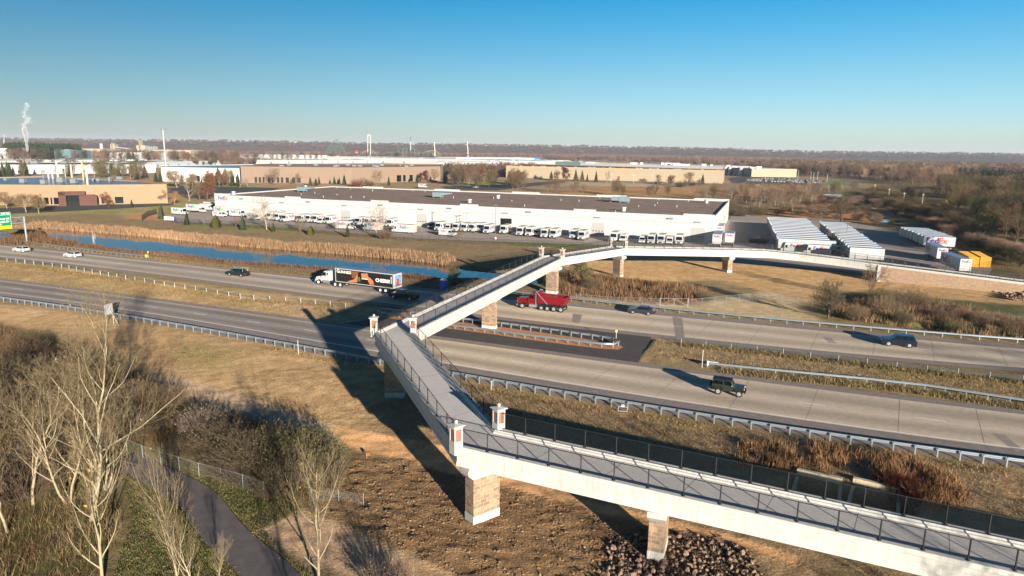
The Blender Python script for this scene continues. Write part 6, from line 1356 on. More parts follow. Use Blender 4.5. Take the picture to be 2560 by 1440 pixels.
def shrub(key, seed, cm, leaf=None, H=3.0, R=2.2, n=420, nleaf=900, lsize=.09, r=.014, upright=.6):
    """thicket of stems from the ground with side twigs"""
    rng = np.random.default_rng(seed); P0, P1, R0, R1 = [], [], [], []
    for i in range(n):
        a = rng.uniform(0, 6.28); q = rng.random() ** .5; p = np.array([math.cos(a) * R * .45 * q, math.sin(a) * R * .45 * q, -.1]); d = np.array([math.cos(a) * q * (1 - upright) * 2, math.sin(a) * q * (1 - upright) * 2, 1.0]) + rng.normal(0, .18, 3); d /= np.linalg.norm(d); L = H * rng.uniform(.55, 1.05) * (1.05 - .35 * q)
        q1 = p + d * L * .5; d2 = d + rng.normal(0, .18, 3); q2 = q1 + d2 / np.linalg.norm(d2) * L * .5; P0 += [p, q1]; P1 += [q1, q2]; R0 += [r * 1.5, r]; R1 += [r, r * .5]
        for _ in range(4): s = rng.uniform(.2, 1); c = q1 + (q2 - q1) * s if rng.random() < .7 else p + (q1 - p) * s; e = d + rng.normal(0, .7, 3); e /= np.linalg.norm(e); P0.append(c); P1.append(c + e * L * rng.uniform(.12, .3)); R0.append(r * .7); R1.append(r * .35)
    v, f = tubes(P0, P1, np.array(R0), np.array(R1), 3); lm = None
    if leaf is not None: tips = np.array(P1); tips = tips[tips[:, 2] > .3]; p = tips[rng.integers(0, len(tips), nleaf)] + rng.normal(0, .12, (nleaf, 3)); a, b = leaf_quads(rng, p, lsize); lm = np_mesh('foliage', a, b, leaf)
    TREE[key] = (None, np_mesh('crown', v, f, cm), lm, H)
def plant(key, x, y, h, label, cat='tree', group=None, name=None, z=None, sx=1.0, rz=None, tiny_=False):
    tm, cm, lm, H = TREE[key]; s = h / H; z = gzat(x, y) if z is None else z
    nm = name or ('shrub' if cat == 'shrub' else 'tree'); e = tag(empty(nm, (x, y, z), random.uniform(0, 6.28) if rz is None else rz), label, cat, group); e.scale = (s * sx, s * sx, s)
    for me, pn in ((tm, 'trunk'), (cm, 'crown'), (lm, 'foliage')):
        if me is not None: o = D.objects.new(pn, me); COL.objects.link(o); o.parent = e
    return e
def plant_px(key, px, by, ty, label, **k):
    b, h = hpx(px, by, ty); return plant(key, b[0], b[1], h, label, **k)
random.seed(11)
# kinds
for i in range(3): bare(f'mid_grey{i}', 40 + i, m_bk_grey, m_tw_grey, 10, r0=.22, levels=3, nb=11, t0=.22, ang=(28, 55), rmin=.022, kmain=5)
for i in range(3): bare(f'mid_brown{i}', 50 + i, m_bk_brown, m_tw_brown, 10, r0=.24, levels=3, nb=12, t0=.15, ang=(30, 62), rmin=.025, kmain=5, crown=1.15)
for i in range(3): bare(f'birch{i}', 60 + i, m_bk_pale, m_tw_tan, 12, r0=.15, levels=3, nb=11, t0=.3, ang=(22, 45), rmin=.02, kmain=5, crown=.8, ratio=.45)
for i in range(2): bare(f'dark{i}', 70 + i, m_bk_dark, m_tw_dark, 9, r0=.26, levels=3, nb=13, t0=.1, ang=(35, 65), rmin=.03, kmain=5, crown=1.25)
for i in range(2): bare(f'pale_big{i}', 75 + i, m_bk_pale, m_tw_pale, 9, r0=.16, levels=3, nb=12, t0=.2, ang=(30, 60), rmin=.016, kmain=5, crown=1.2, leaf=m_lf_pink, nleaf=160)
for i in range(2): bare(f'rust{i}', 80 + i, m_bk_brown, m_tw_brown, 8, leaf=m_lf_rust, nleaf=1500, lsize=.2, r0=.18, levels=3, nb=10, t0=.15, ang=(30, 60), rmin=.02, kmain=5)
for i in range(2): bare(f'bronze{i}', 84 + i, m_bk_grey, m_tw_grey, 7, leaf=m_lf_bronze, nleaf=2200, lsize=.19, r0=.2, levels=3, nb=11, t0=.28, ang=(35, 65), rmin=.02, kmain=5, crown=1.3)
bare('yellow', 88, m_bk_grey, m_tw_tan, 8, leaf=m_lf_yellow, nleaf=1700, lsize=.2, r0=.16, levels=3, nb=10, t0=.12, ang=(25, 50), rmin=.02); bare('orange', 89, m_bk_grey, m_tw_tan, 8, leaf=m_lf_orange, nleaf=1500, lsize=.2, r0=.16, levels=3, nb=10, t0=.1, ang=(25, 50), rmin=.02); bare('redoak', 90, m_bk_dark, m_tw_brown, 9, leaf=m_lf_red, nleaf=2200, lsize=.24, r0=.2, levels=3, nb=11, t0=.08, ang=(35, 65), rmin=.02)
for i in range(2): bare(f'olive{i}', 91 + i, m_bk_dark, m_tw_dark, 9, leaf=m_lf_olive, nleaf=2600, lsize=.22, r0=.2, levels=3, nb=12, t0=.08, ang=(40, 70), rmin=.02, crown=1.3)
bare('multistem', 95, m_bk_dark, m_tw_dark, 10, r0=.3, levels=3, nb=9, t0=.3, ang=(20, 45), rmin=.024, trunks=6, kmain=5)
for i in range(3): conifer(f'spruce{i}', 100 + i, (m_needle, m_needle2, m_needle)[i], 9, (2.6, 2.5, 2.1)[i], dense=(1.3, 1.3, 1.1)[i])
conifer('arborvitae', 104, m_needle3, 5, 1.9, dense=1.6, round_=True); conifer('pine', 105, m_needle, 11, 2.6, dense=1.1, round_=True)
shrub('sh_brown', 110, m_tw_brown, None, 3, 2.2, 260); shrub('sh_olive', 111, m_tw_dark, m_lf_olive, 3, 2.4, 420, 1800, .05); shrub('sh_red', 112, m_tw_red, None, 2.4, 1.8, 260); shrub('sh_pale', 113, m_tw_grey, m_lf_pink, 3, 2, 260, 500, .055); shrub('sh_rust', 114, m_tw_brown, m_lf_rust, 3, 2.2, 320, 500, .06); shrub('sh_green', 115, m_tw_dark, m_lf_green, 3, 2.4, 380, 3000, .055); shrub('sh_dark', 116, m_tw_dark, None, 3, 2.6, 320)

# conifers and trees that stand alone, in front of the yard and round the tan buildings: kind, px, base row, top row, label
SOLO = [('spruce1', 404, 548, 508, 'tall spruce left of the white banner sign'), ('spruce0', 468, 563, 529, 'spruce right of the white banner sign'), ('arborvitae', 541, 570, 537, 'dense cone shaped arborvitae in front of the left delivery vans'), ('spruce1', 608, 576, 536, 'large bluish spruce near the left end of the warehouse'), ('spruce2', 684, 580, 554, 'small spruce left of the row of step vans'), ('spruce2', 869, 593, 559, 'small spruce in the middle of the yard front'), ('arborvitae', 777, 587, 563, 'small brownish conifer below the step van row'), ('spruce0', 330, 519, 498, 'round green spruce on the lawn of the tan office'),
        ('spruce0', 390, 455, 429, 'left one of two dark conifers beside the tan office roof'), ('spruce0', 402, 456, 429, 'right one of two dark conifers beside the tan office roof'), ('spruce1', 456, 468, 437, 'spruce before the white loading bays'), ('pine', 480, 467, 436, 'bushy pine before the white loading bays'), ('pine', 547, 463, 419, 'tall grey green pine at the seam of the white and tan warehouses'), ('pine', 565, 461, 421, 'bright green tall pine at the left end of the tan warehouse'), ('spruce2', 581, 458, 438, 'small dark conifer right of the tall pines'),
        ('spruce1', 776, 464, 441, 'first conifer left of the tan warehouse corner'), ('pine', 790, 465, 445, 'low bushy pine left of the tan warehouse corner'), ('spruce2', 798, 462, 441, 'slim conifer left of the tan warehouse corner'), ('spruce1', 836, 461, 440, 'conifer just left of the tan warehouse corner'), ('spruce2', 849, 461, 443, 'small conifer just at the tan warehouse corner'), ('spruce0', 861, 462, 436, 'dark twin conifer at the tan warehouse corner'), ('spruce2', 972, 464, 440, 'dark slim conifer by the tan warehouse entrance'),
        ('pine', 1043, 457, 436, 'green pine at the right part of the tan warehouse'), ('pine', 1113, 457, 424, 'big green pine just right of the tan warehouse'), ('pine', 1158, 456, 422, 'green pine beside the orange leaved tree'),
        ('spruce1', 1439, 453, 423, 'leftmost of three spruces before the cream warehouse'), ('spruce1', 1455, 454, 425, 'middle of three spruces before the cream warehouse'), ('spruce2', 1468, 453, 434, 'smallest of three spruces before the cream warehouse'), ('spruce2', 1490, 456, 427, 'ragged spruce right of the three before the cream warehouse'), ('spruce0', 1756, 461, 435, 'dark spruce near the right end of the cream warehouse'), ('redoak', 1412, 452, 419, 'tall dark red tree before the cream warehouse'), ('rust0', 1388, 452, 428, 'orange brown tree left of the dark red one'), ('pine', 1378, 450, 428, 'grey green pine behind the orange brown tree'), ('orange', 1545, 456, 441, 'small tan leaved tree before the cream warehouse'), ('mid_grey0', 1516, 457, 430, 'bare grey tree before the cream warehouse'), ('rust1', 1675, 463, 443, 'small rust tree by the transformer boxes'), ('dark0', 1722, 466, 432, 'dark spreading bare tree at the cream warehouse'),
        ('bronze0', 18, 521, 484, 'bronze leaved tree at the left edge by the tan office'), ('bronze1', 66, 531, 489, 'bronze leaved tree second from the left edge'), ('bronze0', 98, 534, 493, 'bronze leaved tree third from the left edge'), ('mid_grey1', 150, 509, 468, 'bare grey tree beside the brick entrance'), ('rust0', 273, 518, 483, 'round rust coloured tree on the tan office lawn'), ('bronze1', 203, 512, 498, 'low reddish shrub tree right of the brick entrance'),
        ('mid_grey2', 341, 504, 463, 'bare tree at the right end of the tan office wall'), ('mid_grey0', 364, 508, 473, 'slim bare tree right of the tan office wall'), ('mid_grey1', 382, 507, 461, 'bare tree at the corner of the tan office'), ('mid_brown0', 412, 506, 468, 'brown bare tree just past the tan office corner'), ('bronze0', 402, 508, 480, 'tan leaved tree just past the tan office corner'), ('orange', 436, 512, 480, 'pale orange conical tree left of the delivery vans'), ('mid_grey2', 473, 503, 437, 'tall bare tree by the dark car park'), ('mid_brown1', 500, 502, 455, 'bare tree with brown twigs near the rust tree'), ('rust1', 517, 503, 443, 'tall rust brown tree left of the warehouse corner'), ('mid_grey0', 620, 468, 447, 'bare tree by the tan warehouse left loading bays'),
        ('pale_big0', 667, 574, 503, 'pale bare tree before the left loading door'), ('mid_grey0', 511, 563, 538, 'small bare tree between spruce and arborvitae'), ('mid_brown1', 590, 568, 544, 'small brown bare tree left of the bluish spruce'), ('mid_brown2', 750, 580, 543, 'thin brown bare tree below the step van row'), ('pale_big1', 845, 578, 552, 'pale bare tree before the second loading door'), ('pale_big0', 941, 592, 522, 'tall pale bare tree in front of the lettered vans'), ('sh_rust', 962, 597, 566, 'rusty twiggy bush left of the green lettered van'), ('mid_brown0', 1150, 599, 572, 'small bare tree right of the lone cargo van'),
        ('mid_brown2', 688, 462, 423, 'wide bare tree before the tan warehouse bays'), ('mid_brown0', 741, 462, 436, 'smaller wide bare tree before the tan warehouse bays'), ('sh_red', 892, 466, 443, 'large reddish round bush below the tan warehouse corner'), ('sh_rust', 925, 466, 446, 'brownish bush right of the reddish round one'), ('mid_brown1', 941, 464, 426, 'bare tree with tan twigs right of the reddish bush'), ('rust1', 991, 452, 416, 'tall reddish leaved tree before the tan warehouse'), ('redoak', 1062, 455, 428, 'reddish tree near the right end of the tan warehouse'), ('mid_brown2', 1085, 455, 424, 'bare tree at the right end of the tan warehouse'), ('rust0', 1176, 445, 426, 'orange leaved tree right of the green pines'),
        ('multistem', 2105, 556, 488, 'big many stemmed bare tree behind the middle trailer row'), ('yellow', 2354, 543, 506, 'bright yellow leaved tree on the right meadow'), ('olive0', 2452, 612, 540, 'large olive brown bushy tree behind the yellow containers'), ('sh_pale', 2085, 616, 572, 'pinkish bare bushes between the trailer rows'), ('sh_pale', 2090, 626, 592, 'grey pinkish thicket beside the middle trailer row'), ('sh_brown', 1902, 612, 585, 'bare bush left of the long trailers'), ('sh_brown', 1882, 607, 590, 'smaller bare bush by the warehouse corner trailers'), ('sh_brown', 2000, 642, 620, 'twiggy dark bush between two lettered vans'),
        ('dark1', 2070, 797, 708, 'dark trunked tree with pinkish brown leaves beside the far guardrail'), ('mid_brown1', 2172, 752, 662, 'bare brown tree in front of the bridge abutment'), ('sh_dark', 2240, 768, 712, 'dark thicket right of the abutment'), ('sh_rust', 2290, 770, 716, 'brown thicket below the masonry ramp wall'), ('sh_brown', 2205, 778, 728, 'bare brown thicket below the abutment tree'), ('sh_rust', 2140, 800, 756, 'orange brown bush right of the dark trunked tree'), ('sh_olive', 2255, 806, 770, 'pale olive bush at the little pool'), ('sh_green', 2385, 822, 790, 'dark green low bush beyond the little pool'),
        ('olive1', 1458, 712, 650, 'tall dark willow bush right of the second pier'), ('sh_olive', 1478, 724, 690, 'low dark bush at the foot of the willow'), ('sh_rust', 1400, 722, 690, 'rusty bush behind the dump truck'), ('sh_olive', 1760, 752, 722, 'green bush beside the dirt mound at the chain link fence'), ('olive0', 1128, 710, 672, 'dark bushy tree at the end of the pond'), ('sh_brown', 1140, 712, 690, 'low brown shrub beside the bushy tree at the end of the pond')]
for key, px, by, ty, lb in SOLO: plant_px(key, px, by, ty, lb, cat='shrub' if key.startswith('sh_') else 'tree', name='shrub' if key.startswith('sh_') else ('conifer' if key[:4] in ('spru', 'pine', 'arbo') else 'tree'))
# woods: (polygon in the photograph at ground level, count, kinds, height range m, label, category, group)
WOODS = [([(1120, 462), (1200, 450), (1330, 455), (1340, 478), (1200, 476)], 26, ['dark0', 'dark1', 'mid_brown0', 'mid_brown1', 'olive0', 'mid_brown2', 'rust0'], (9, 14), 'dark twiggy tree in the thicket behind the middle of the white warehouse roof', 'trees behind the warehouse roof'),
         ([(1340, 480), (1420, 470), (1620, 478), (1800, 490), (1800, 505), (1600, 492), (1420, 487)], 22, ['mid_brown0', 'mid_grey1', 'dark1', 'mid_brown2'], (6, 11), 'bare brown tree in the strip behind the right half of the warehouse roof', 'trees in the strip behind the warehouse'),
         ([(1805, 500), (1850, 480), (2030, 478), (2050, 520), (2020, 545), (1900, 535), (1820, 522)], 66, ['birch0', 'birch1', 'birch2', 'mid_brown0', 'mid_brown1'], (5.5, 9), 'tall slim pale stemmed tree in the wood right of the warehouse', 'slim trees right of the warehouse'),
         ([(1815, 520), (1900, 535), (1905, 545), (1815, 538)], 12, ['dark0', 'dark1', 'sh_dark'], (4, 6), 'low dark tree along the edge of the wood by the warehouse corner', 'low trees by the warehouse corner'),
         ([(2030, 478), (2130, 470), (2150, 490), (2050, 500)], 12, ['mid_brown1', 'dark1', 'mid_brown2', 'mid_grey0'], (6, 10), 'brown tree between the crowded car park and the small pools', 'trees by the small pools'),
         ([(2150, 500), (2350, 560), (2500, 620), (2560, 650), (2560, 640), (2480, 590), (2330, 520), (2200, 475)], 46, ['sh_olive', 'sh_dark', 'dark1', 'olive0', 'sh_green'], (2.5, 5), 'dark scrub along the gravel lane on the right meadow', 'scrub along the gravel lane'),
         ([(2340, 470), (2470, 470), (2700, 500), (2700, 560), (2560, 560), (2420, 520)], 60, ['olive0', 'olive1', 'dark0', 'dark1', 'mid_brown0', 'pine'], (8, 14), 'dark bushy tree in the mass at the right edge', 'dark trees at the right edge'),
         ([(2480, 560), (2560, 560), (2700, 600), (2700, 640), (2560, 625)], 20, ['olive0', 'dark0', 'mid_brown1', 'sh_olive'], (6, 10), 'olive brown tree at the right edge beside the yard fence', 'olive trees at the right edge'),
         ([(2110, 444), (2160, 436), (2420, 444), (2400, 470), (2250, 462)], 50, ['mid_brown0', 'mid_brown2', 'mid_grey0', 'dark0', 'pale_big0'], (11, 17), 'tall tan bare tree in the wood beyond the gravel lane', 'tall trees beyond the gravel lane'),
         ([(2205, 452), (2270, 452), (2272, 447), (2205, 447)], 10, ['pine'], (14, 17), 'tall dark pine in the short row before the far fields', 'left pine row'),
         ([(2385, 458), (2640, 464), (2640, 458), (2385, 453)], 26, ['pine'], (15, 18), 'tall dark pine in the row edging the green field', 'right pine row'),
         ([(2240, 482), (2330, 486), (2350, 500), (2260, 500)], 14, ['dark1', 'olive1', 'mid_brown1'], (5, 8), 'dark low tree around the lorry park beyond the lane', 'trees by the lorry park'),
         ([(-60, 447), (60, 443), (110, 440), (60, 436), (-60, 438)], 14, ['spruce0', 'spruce1', 'pine', 'mid_brown0'], (11, 15), 'dark conifer in the belt behind the tan office roof', 'conifers behind the tan office'),
         ([(110, 440), (250, 446), (330, 452), (380, 455), (380, 442), (250, 434)], 26, ['mid_grey0', 'mid_grey1', 'mid_brown0', 'spruce1', 'olive0'], (9, 14), 'bare tree in the belt between the tan office and the white warehouses', 'trees behind the office chimneys'),
         ([(430, 470), (610, 470), (620, 462), (440, 462)], 16, ['mid_brown0', 'mid_grey0', 'rust0', 'spruce0', 'bronze0'], (6, 11), 'tree on the lawns before the white loading bays', 'trees before the loading bays'),
         ([(0, 408), (250, 405), (480, 408), (600, 406), (600, 398), (300, 402), (0, 402)], 46, ['mid_brown0', 'dark0', 'mid_grey1', 'olive0', 'pine', 'rust0'], (12, 20), 'far tree among the white halls on the left of the plain', 'far trees among the white halls'),
         ([(600, 405), (850, 401), (1080, 400), (1080, 396), (840, 397), (600, 401)], 34, ['spruce0', 'pine', 'mid_brown0', 'rust0', 'dark1'], (12, 19), 'far conifer or bare tree before the amusement rides', 'far trees before the rides'),
         ([(1640, 455), (1720, 463), (1800, 470), (1720, 470), (1640, 466)], 8, ['dark0', 'mid_brown0', 'sh_dark'], (4, 9), 'dark shrubby tree before the right half of the cream warehouse', 'shrubby trees before the cream warehouse'),
         ([(1890, 437), (2110, 445), (2120, 441), (1900, 431)], 26, ['dark0', 'redoak', 'mid_brown0', 'pine'], (10, 15), 'dark tree in the belt behind the crowded car park', 'trees behind the crowded car park'),
         ([(2300, 790), (2560, 838), (2640, 850), (2640, 830), (2400, 795)], 26, ['sh_brown', 'sh_rust', 'sh_red'], (1.6, 2.6), 'brown weedy shrub along the far guardrail at the right', 'brown shrubs along the far guardrail')]
rngw = np.random.default_rng(77)
MASSES = {g: [] for g in ('far trees among the white halls', 'far trees before the rides', 'dark trees at the right edge', 'scrub along the gravel lane', 'tall trees beyond the gravel lane', 'trees behind the crowded car park')}
for poly, n, kinds, hr, lb, grp in WOODS:
    P = ats(poly)[:, :2]
    if grp in MASSES: MASSES[grp].append((P, hr)); continue
    for x, y in scatter(P, n, rngw):
        k = str(rngw.choice(kinds)); sh = k.startswith('sh_')
        plant(k, x, y, rngw.uniform(*hr), lb, cat='shrub' if sh and 'scrub' in lb or 'shrub ' in lb else 'tree', group=grp, name='shrub' if 'scrub' in lb or 'shrub ' in lb else 'tree')

# ------------------------------------------------------------------ foreground trees, lower left
m_bk_fg = bark('bark_cottonwood', S(160, 146, 116)); m_tw_fg = bark('twigs_cottonwood', S(132, 114, 84))
def fg(key, seed, H, r0, tm, cm, **k): bare(key, seed, tm, cm, H, r0=r0, kmain=8, **k)
fg('cotton_a', 201, 15, .16, m_bk_fg, m_tw_fg, levels=4, nb=12, t0=.14, ang=(26, 54), up=.34, ratio=.56, rmin=.007, trunks=1, seg=8, wander=.12, leaf=m_lf_pink, nleaf=150, lsize=.06)
fg('cotton_b', 202, 13, .13, m_bk_fg, m_tw_fg, levels=4, nb=10, t0=.2, ang=(24, 52), up=.34, ratio=.55, rmin=.007, trunks=1, seg=8, wander=.13, leaf=m_lf_pink, nleaf=40, lsize=.06)
fg('cotton_c', 203, 14, .14, m_bk_fg, m_tw_fg, levels=4, nb=9, t0=.2, ang=(22, 50), up=.32, ratio=.54, rmin=.007, trunks=3, seg=7, wander=.12, leaf=m_lf_pink, nleaf=90, lsize=.06)
fg('aspen_a', 204, 9, .10, m_bk_fg, m_tw_fg, levels=3, nb=12, t0=.12, ang=(34, 58), up=.6, ratio=.48, rmin=.007, seg=8, wander=.07, leaf=m_lf_yellow, nleaf=6, lsize=.11)
fg('aspen_b', 205, 7, .075, m_bk_fg, m_tw_fg, levels=3, nb=11, t0=.05, ang=(24, 46), up=.6, ratio=.60, rmin=.0065, seg=8, wander=.07, leaf=m_lf_yellow, nleaf=7, lsize=.11)
FGT = [('cotton_a', 226, 1300, 790, 'largest pale cottonwood, its crown reaching the near guardrail'), ('cotton_c', 172, 1255, 880, 'many stemmed pale cottonwood just left of the largest one'), ('cotton_b', 82, 1262, 890, 'pale leaning tree at the left between the edge and the cottonwoods'), ('cotton_b', 20, 1330, 980, 'pale slim tree at the left edge of the picture'), ('cotton_c', 262, 1225, 905, 'pale tree right behind the largest cottonwood'),
       ('aspen_a', 256, 1462, 1085, 'straight young aspen at the bottom left with upswept branches'), ('aspen_b', 446, 1452, 1178, 'young aspen with a few yellow leaves inside the bend of the bike path'), ('aspen_b', 548, 1450, 1345, 'small sapling beside the inner edge of the bike path'), ('aspen_a', 797, 1462, 1120, 'young aspen standing before the gravel patch, right of the bike path'), ('aspen_b', 486, 1475, 1290, 'low sapling at the bottom edge inside the bend of the bike path'), ('aspen_b', 1034, 1475, 1395, 'short pale sapling at the bottom edge below the tilled soil'), ('cotton_b', -60, 1380, 900, 'pale tree partly outside the left edge')]
for i, (k, px, by, ty, lb) in enumerate(FGT): plant_px(k, px, by, ty, lb, group='pale bare trees in the foreground', rz=(2.1, 1.0, 4.0, .5, 3.3, 0.4, 1.9, 5, .2, 3, 1, 2)[i])
FSH = [('sh_olive', 560, 1120, 1020, 'grey green shrub at the left of the path thicket'), ('sh_olive', 640, 1165, 1040, 'dark olive shrub in the middle of the path thicket'), ('sh_green', 700, 1140, 1030, 'greener shrub at the centre of the path thicket'), ('sh_green', 770, 1170, 1045, 'large green shrub at the right end of the path thicket'), ('sh_olive', 720, 1215, 1110, 'olive shrub at the front of the path thicket'), ('sh_dark', 810, 1200, 1110, 'dark bare shrub beside the tilled soil'), ('sh_dark', 600, 1195, 1100, 'bare dark shrub behind the chain link fence'), ('sh_pale', 500, 1080, 985, 'pale leaved small tree at the left tip of the path thicket'), ('sh_dark', 460, 1130, 1060, 'dark twiggy shrub left of the path thicket'), ('sh_dark', 540, 1170, 1095, 'dark shrub just behind the fence posts'), ('sh_dark', 680, 1235, 1165, 'low dark shrub at the end of the chain link fence'), ('sh_brown', 845, 1165, 1110, 'brown bare shrub at the right tip of the path thicket'), ('sh_pale', 960, 1470, 1395, 'pale leaved shrub at the bottom edge below the tilled soil'),
       ('sh_rust', 420, 1010, 955, 'brown brush at the start of the gravel track'), ('sh_brown', 350, 1000, 930, 'brown brush at the right of the cottonwood crown'), ('sh_rust', 60, 900, 830, 'rust brush at the left edge under the guardrail'), ('sh_brown', 130, 960, 880, 'brown brush behind the cottonwood crown'), ('sh_dark', 40, 1060, 950, 'dark brush at the left edge'), ('sh_olive', 15, 985, 880, 'green brown brush at the left edge'), ('sh_dark', 330, 1090, 1010, 'dark brush right of the cottonwood trunks'), ('sh_brown', 255, 1040, 960, 'brown brush behind the cottonwood stems'), ('sh_dark', 130, 1160, 1060, 'dark brush among the left cottonwood stems'), ('sh_brown', 60, 1240, 1130, 'bare brush at the foot of the left leaning tree')]
for k, px, by, ty, lb in FSH: plant_px(k, px, by, ty + (24 if 430 < px < 860 and by < 1300 else 0), lb, cat='shrub', name='shrub', sx=1.25)
# undergrowth, dry grass, reeds: blades as one object each
def soft_scatter(poly, n, rng, edge=2.5, gap=.42, sc=2.2):
    """points thinning out towards the outline and in gaps"""
    p = scatter(poly, n * 3, rng); k = np.clip(sdf(p[:, 0], p[:, 1], np.asarray(poly)) / edge, 0, 1) * np.clip((fbm(p[:, 0] / sc + 60, p[:, 1] / sc + 60, 3, 19) - gap) / .16 + .5, 0.04, 1)
    p = p[rng.random(len(p)) < k]; return p[:n]
def blades(name, pts, h, w, lean, cols, rng, m=None, kind='stuff', z=None, clump=2.5):
    n = len(pts); hh = rng.uniform(*h, n) * (.45 + 1.0 * fbm(pts[:, 0] / clump + 30, pts[:, 1] / clump + 30, 3, 23)); a = rng.uniform(0, 6.28, n); ln = rng.normal(0, lean, (n, 2)) * hh[:, None]; b = np.c_[pts, [gzat(*p) if z is None else z for p in pts]]
    t = np.c_[np.cos(a), np.sin(a), np.zeros(n)] * (rng.uniform(.6, 1.4, n) * w)[:, None]; mid = b + np.c_[ln * .35, hh * .6]; top = b + np.c_[ln, hh]
    v = np.stack([b - t, b + t, mid + t * .7, mid - t * .7, top + t * .15, top - t * .15], 1).reshape(-1, 3); i = np.arange(n)[:, None] * 6; f = np.concatenate([i + np.array([[0, 1, 2, 3]]), i + np.array([[3, 2, 4, 5]])])
    c = np.array([S(*q)[:3] for q in cols])[rng.integers(0, len(cols), n)] * rng.uniform(.42, .78, (n, 1)); o = link(name, np_mesh(name, v, f, m or mat('dry_blades', S(170, 130, 80), .9, attr='col', spec=.1), np.repeat(c, 6, 0))); o['kind'] = kind; return o
rg = np.random.default_rng(31)
def band(pts_px, w0, w1, n, rng, z=0.0):
    """points strewn along a surveyed line, between offsets w0 and w1 away from the camera"""
    q = ats(pts_px, z)[:, :2]; s = np.r_[0, np.cumsum(np.linalg.norm(np.diff(q, axis=0), axis=1))]; t = rng.uniform(0, s[-1], n); x = np.interp(t, s, q[:, 0]); y = np.interp(t, s, q[:, 1]); d = np.stack([np.gradient(q[:, 0]), np.gradient(q[:, 1])], 1); dn = np.stack([np.interp(t, s, -d[:, 1]), np.interp(t, s, d[:, 0])], 1); dn /= np.linalg.norm(dn, axis=1)[:, None]; dn *= np.sign(dn[:, 1:2] + 1e-9); return np.c_[x, y] + dn * rng.uniform(w0, w1, n)[:, None]
FAR_BANK = [(20, 575), (60, 570), (160, 575), (230, 580), (320, 587), (450, 600), (560, 612), (640, 619), (800, 631), (900, 640), (1010, 649), (1085, 658), (1110, 664)]
tag(blades('reeds', band(FAR_BANK, -.4, 4.2, 26000, rg, -.6), (1.2, 2.0), .045, .10, [(204, 166, 126), (188, 146, 108), (214, 180, 140), (170, 128, 94)], rg), 'tall orange tan reeds along the far bank of the pond', 'reeds')
NEAR_BANK = [(40, 606), (185, 608), (240, 616), (300, 627), (420, 636), (500, 645), (560, 654), (640, 660), (702, 665), (815, 673), (990, 687), (1100, 700)]
tag(blades('bank_weeds', band(NEAR_BANK, -4.2, -.6, 7000, rg, -.4), (.3, 1.0), .035, .2, [(150, 110, 84), (128, 92, 72), (164, 126, 92), (110, 84, 66)], rg), 'brown weeds along the near bank of the pond', 'weeds')
tag(blades('bank_weeds', scatter(ats([(0, 600), (60, 585), (140, 600), (200, 608), (180, 618), (0, 612)])[:, :2], 2600, rg), (.8, 2.4), .04, .2, [(140, 104, 80), (118, 88, 68), (160, 124, 84)], rg), 'brown brush at the left end of the pond', 'weeds')
RZ = ats([(1360, 690), (1440, 684), (1600, 702), (1775, 722), (1755, 757), (1600, 757), (1420, 739), (1390, 735)])[:, :2]
tag(blades('reeds', soft_scatter(RZ, 11000, rg), (.5, 1.6), .04, .15, [(164, 124, 92), (142, 106, 78), (176, 140, 106), (122, 102, 74)], rg), 'rust brown reeds behind the chain link gate', 'reeds')
RZ2 = ats([(2100, 800), (2060, 770), (2200, 735), (2330, 752), (2560, 800), (2640, 840), (2640, 862), (2400, 838), (2200, 812)])[:, :2]
tag(blades('dry_grass', soft_scatter(RZ2, 15000, rg), (.4, 1.4), .035, .3, [(164, 132, 98), (140, 114, 84), (180, 148, 112), (108, 102, 68)], rg), 'tall tan and rust grass around the thickets beside the far guardrail', 'grass')
CUV = [ats(q)[:, :2] for q in ([(1985, 1172), (2112, 1200), (2110, 1290), (1950, 1270)], [(2128, 1196), (2250, 1222), (2246, 1310), (2120, 1290)])]
def offcul(p): return p[~(inside(p[:, 0], p[:, 1], CUV[0]) | inside(p[:, 0], p[:, 1], CUV[1]))]
tag(blades('dry_grass', offcul(np.vstack([soft_scatter(ats(q)[:, :2], n, rg, 1.2, .50, 1.0) for q, n in (([(1840, 1100), (2120, 1125), (2130, 1180), (1960, 1195), (1830, 1170)], 2600), ([(2110, 1130), (2260, 1140), (2420, 1200), (2440, 1275), (2330, 1285), (2180, 1210)], 4200))])), (.3, 1.0), .025, .25, [(176, 130, 92), (154, 110, 78), (188, 144, 104), (128, 108, 74)], rg), 'rust coloured tufts of grass above the concrete culverts', 'grass')
tag(blades('red_brush', scatter(ats([(2190, 1200), (2290, 1215), (2330, 1260), (2260, 1262)])[:, :2], 2000, rg), (.4, 1.2), .02, .5, [(110, 58, 44), (90, 50, 40)], rg), 'dark red twigs over the right culvert', 'brush')
tag(blades('median_weeds', np.vstack([band([(1700, 863), (1772, 870), (1862, 879), (1970, 891), (2075, 904), (2185, 917), (2307, 931), (2499, 951), (2640, 967)], -1.2, .5, 5200, rg), band([(1800, 926), (1920, 942), (2170, 966), (2320, 984), (2560, 1020), (2640, 1030)], -.9, .9, 3400, rg)]), (.2, .65), .03, .35, [(150, 132, 92), (120, 116, 72), (174, 148, 106), (176, 146, 100)], rg), 'weeds along the cable barrier and guardrail of the median', 'weeds')
tag(blades('verge_grass', np.vstack([band([(0, 655), (310, 700), (617, 750), (870, 762)], -2.5, .6, 5000, rg), band([(60, 612), (360, 650), (640, 682), (800, 694)], -.4, 4, 8000, rg)]), (.12, .45), .03, .3, [(190, 150, 96), (164, 132, 84), (140, 122, 72)], rg), 'pale dry verge grass beside the far carriageway west of the bridge', 'grass')
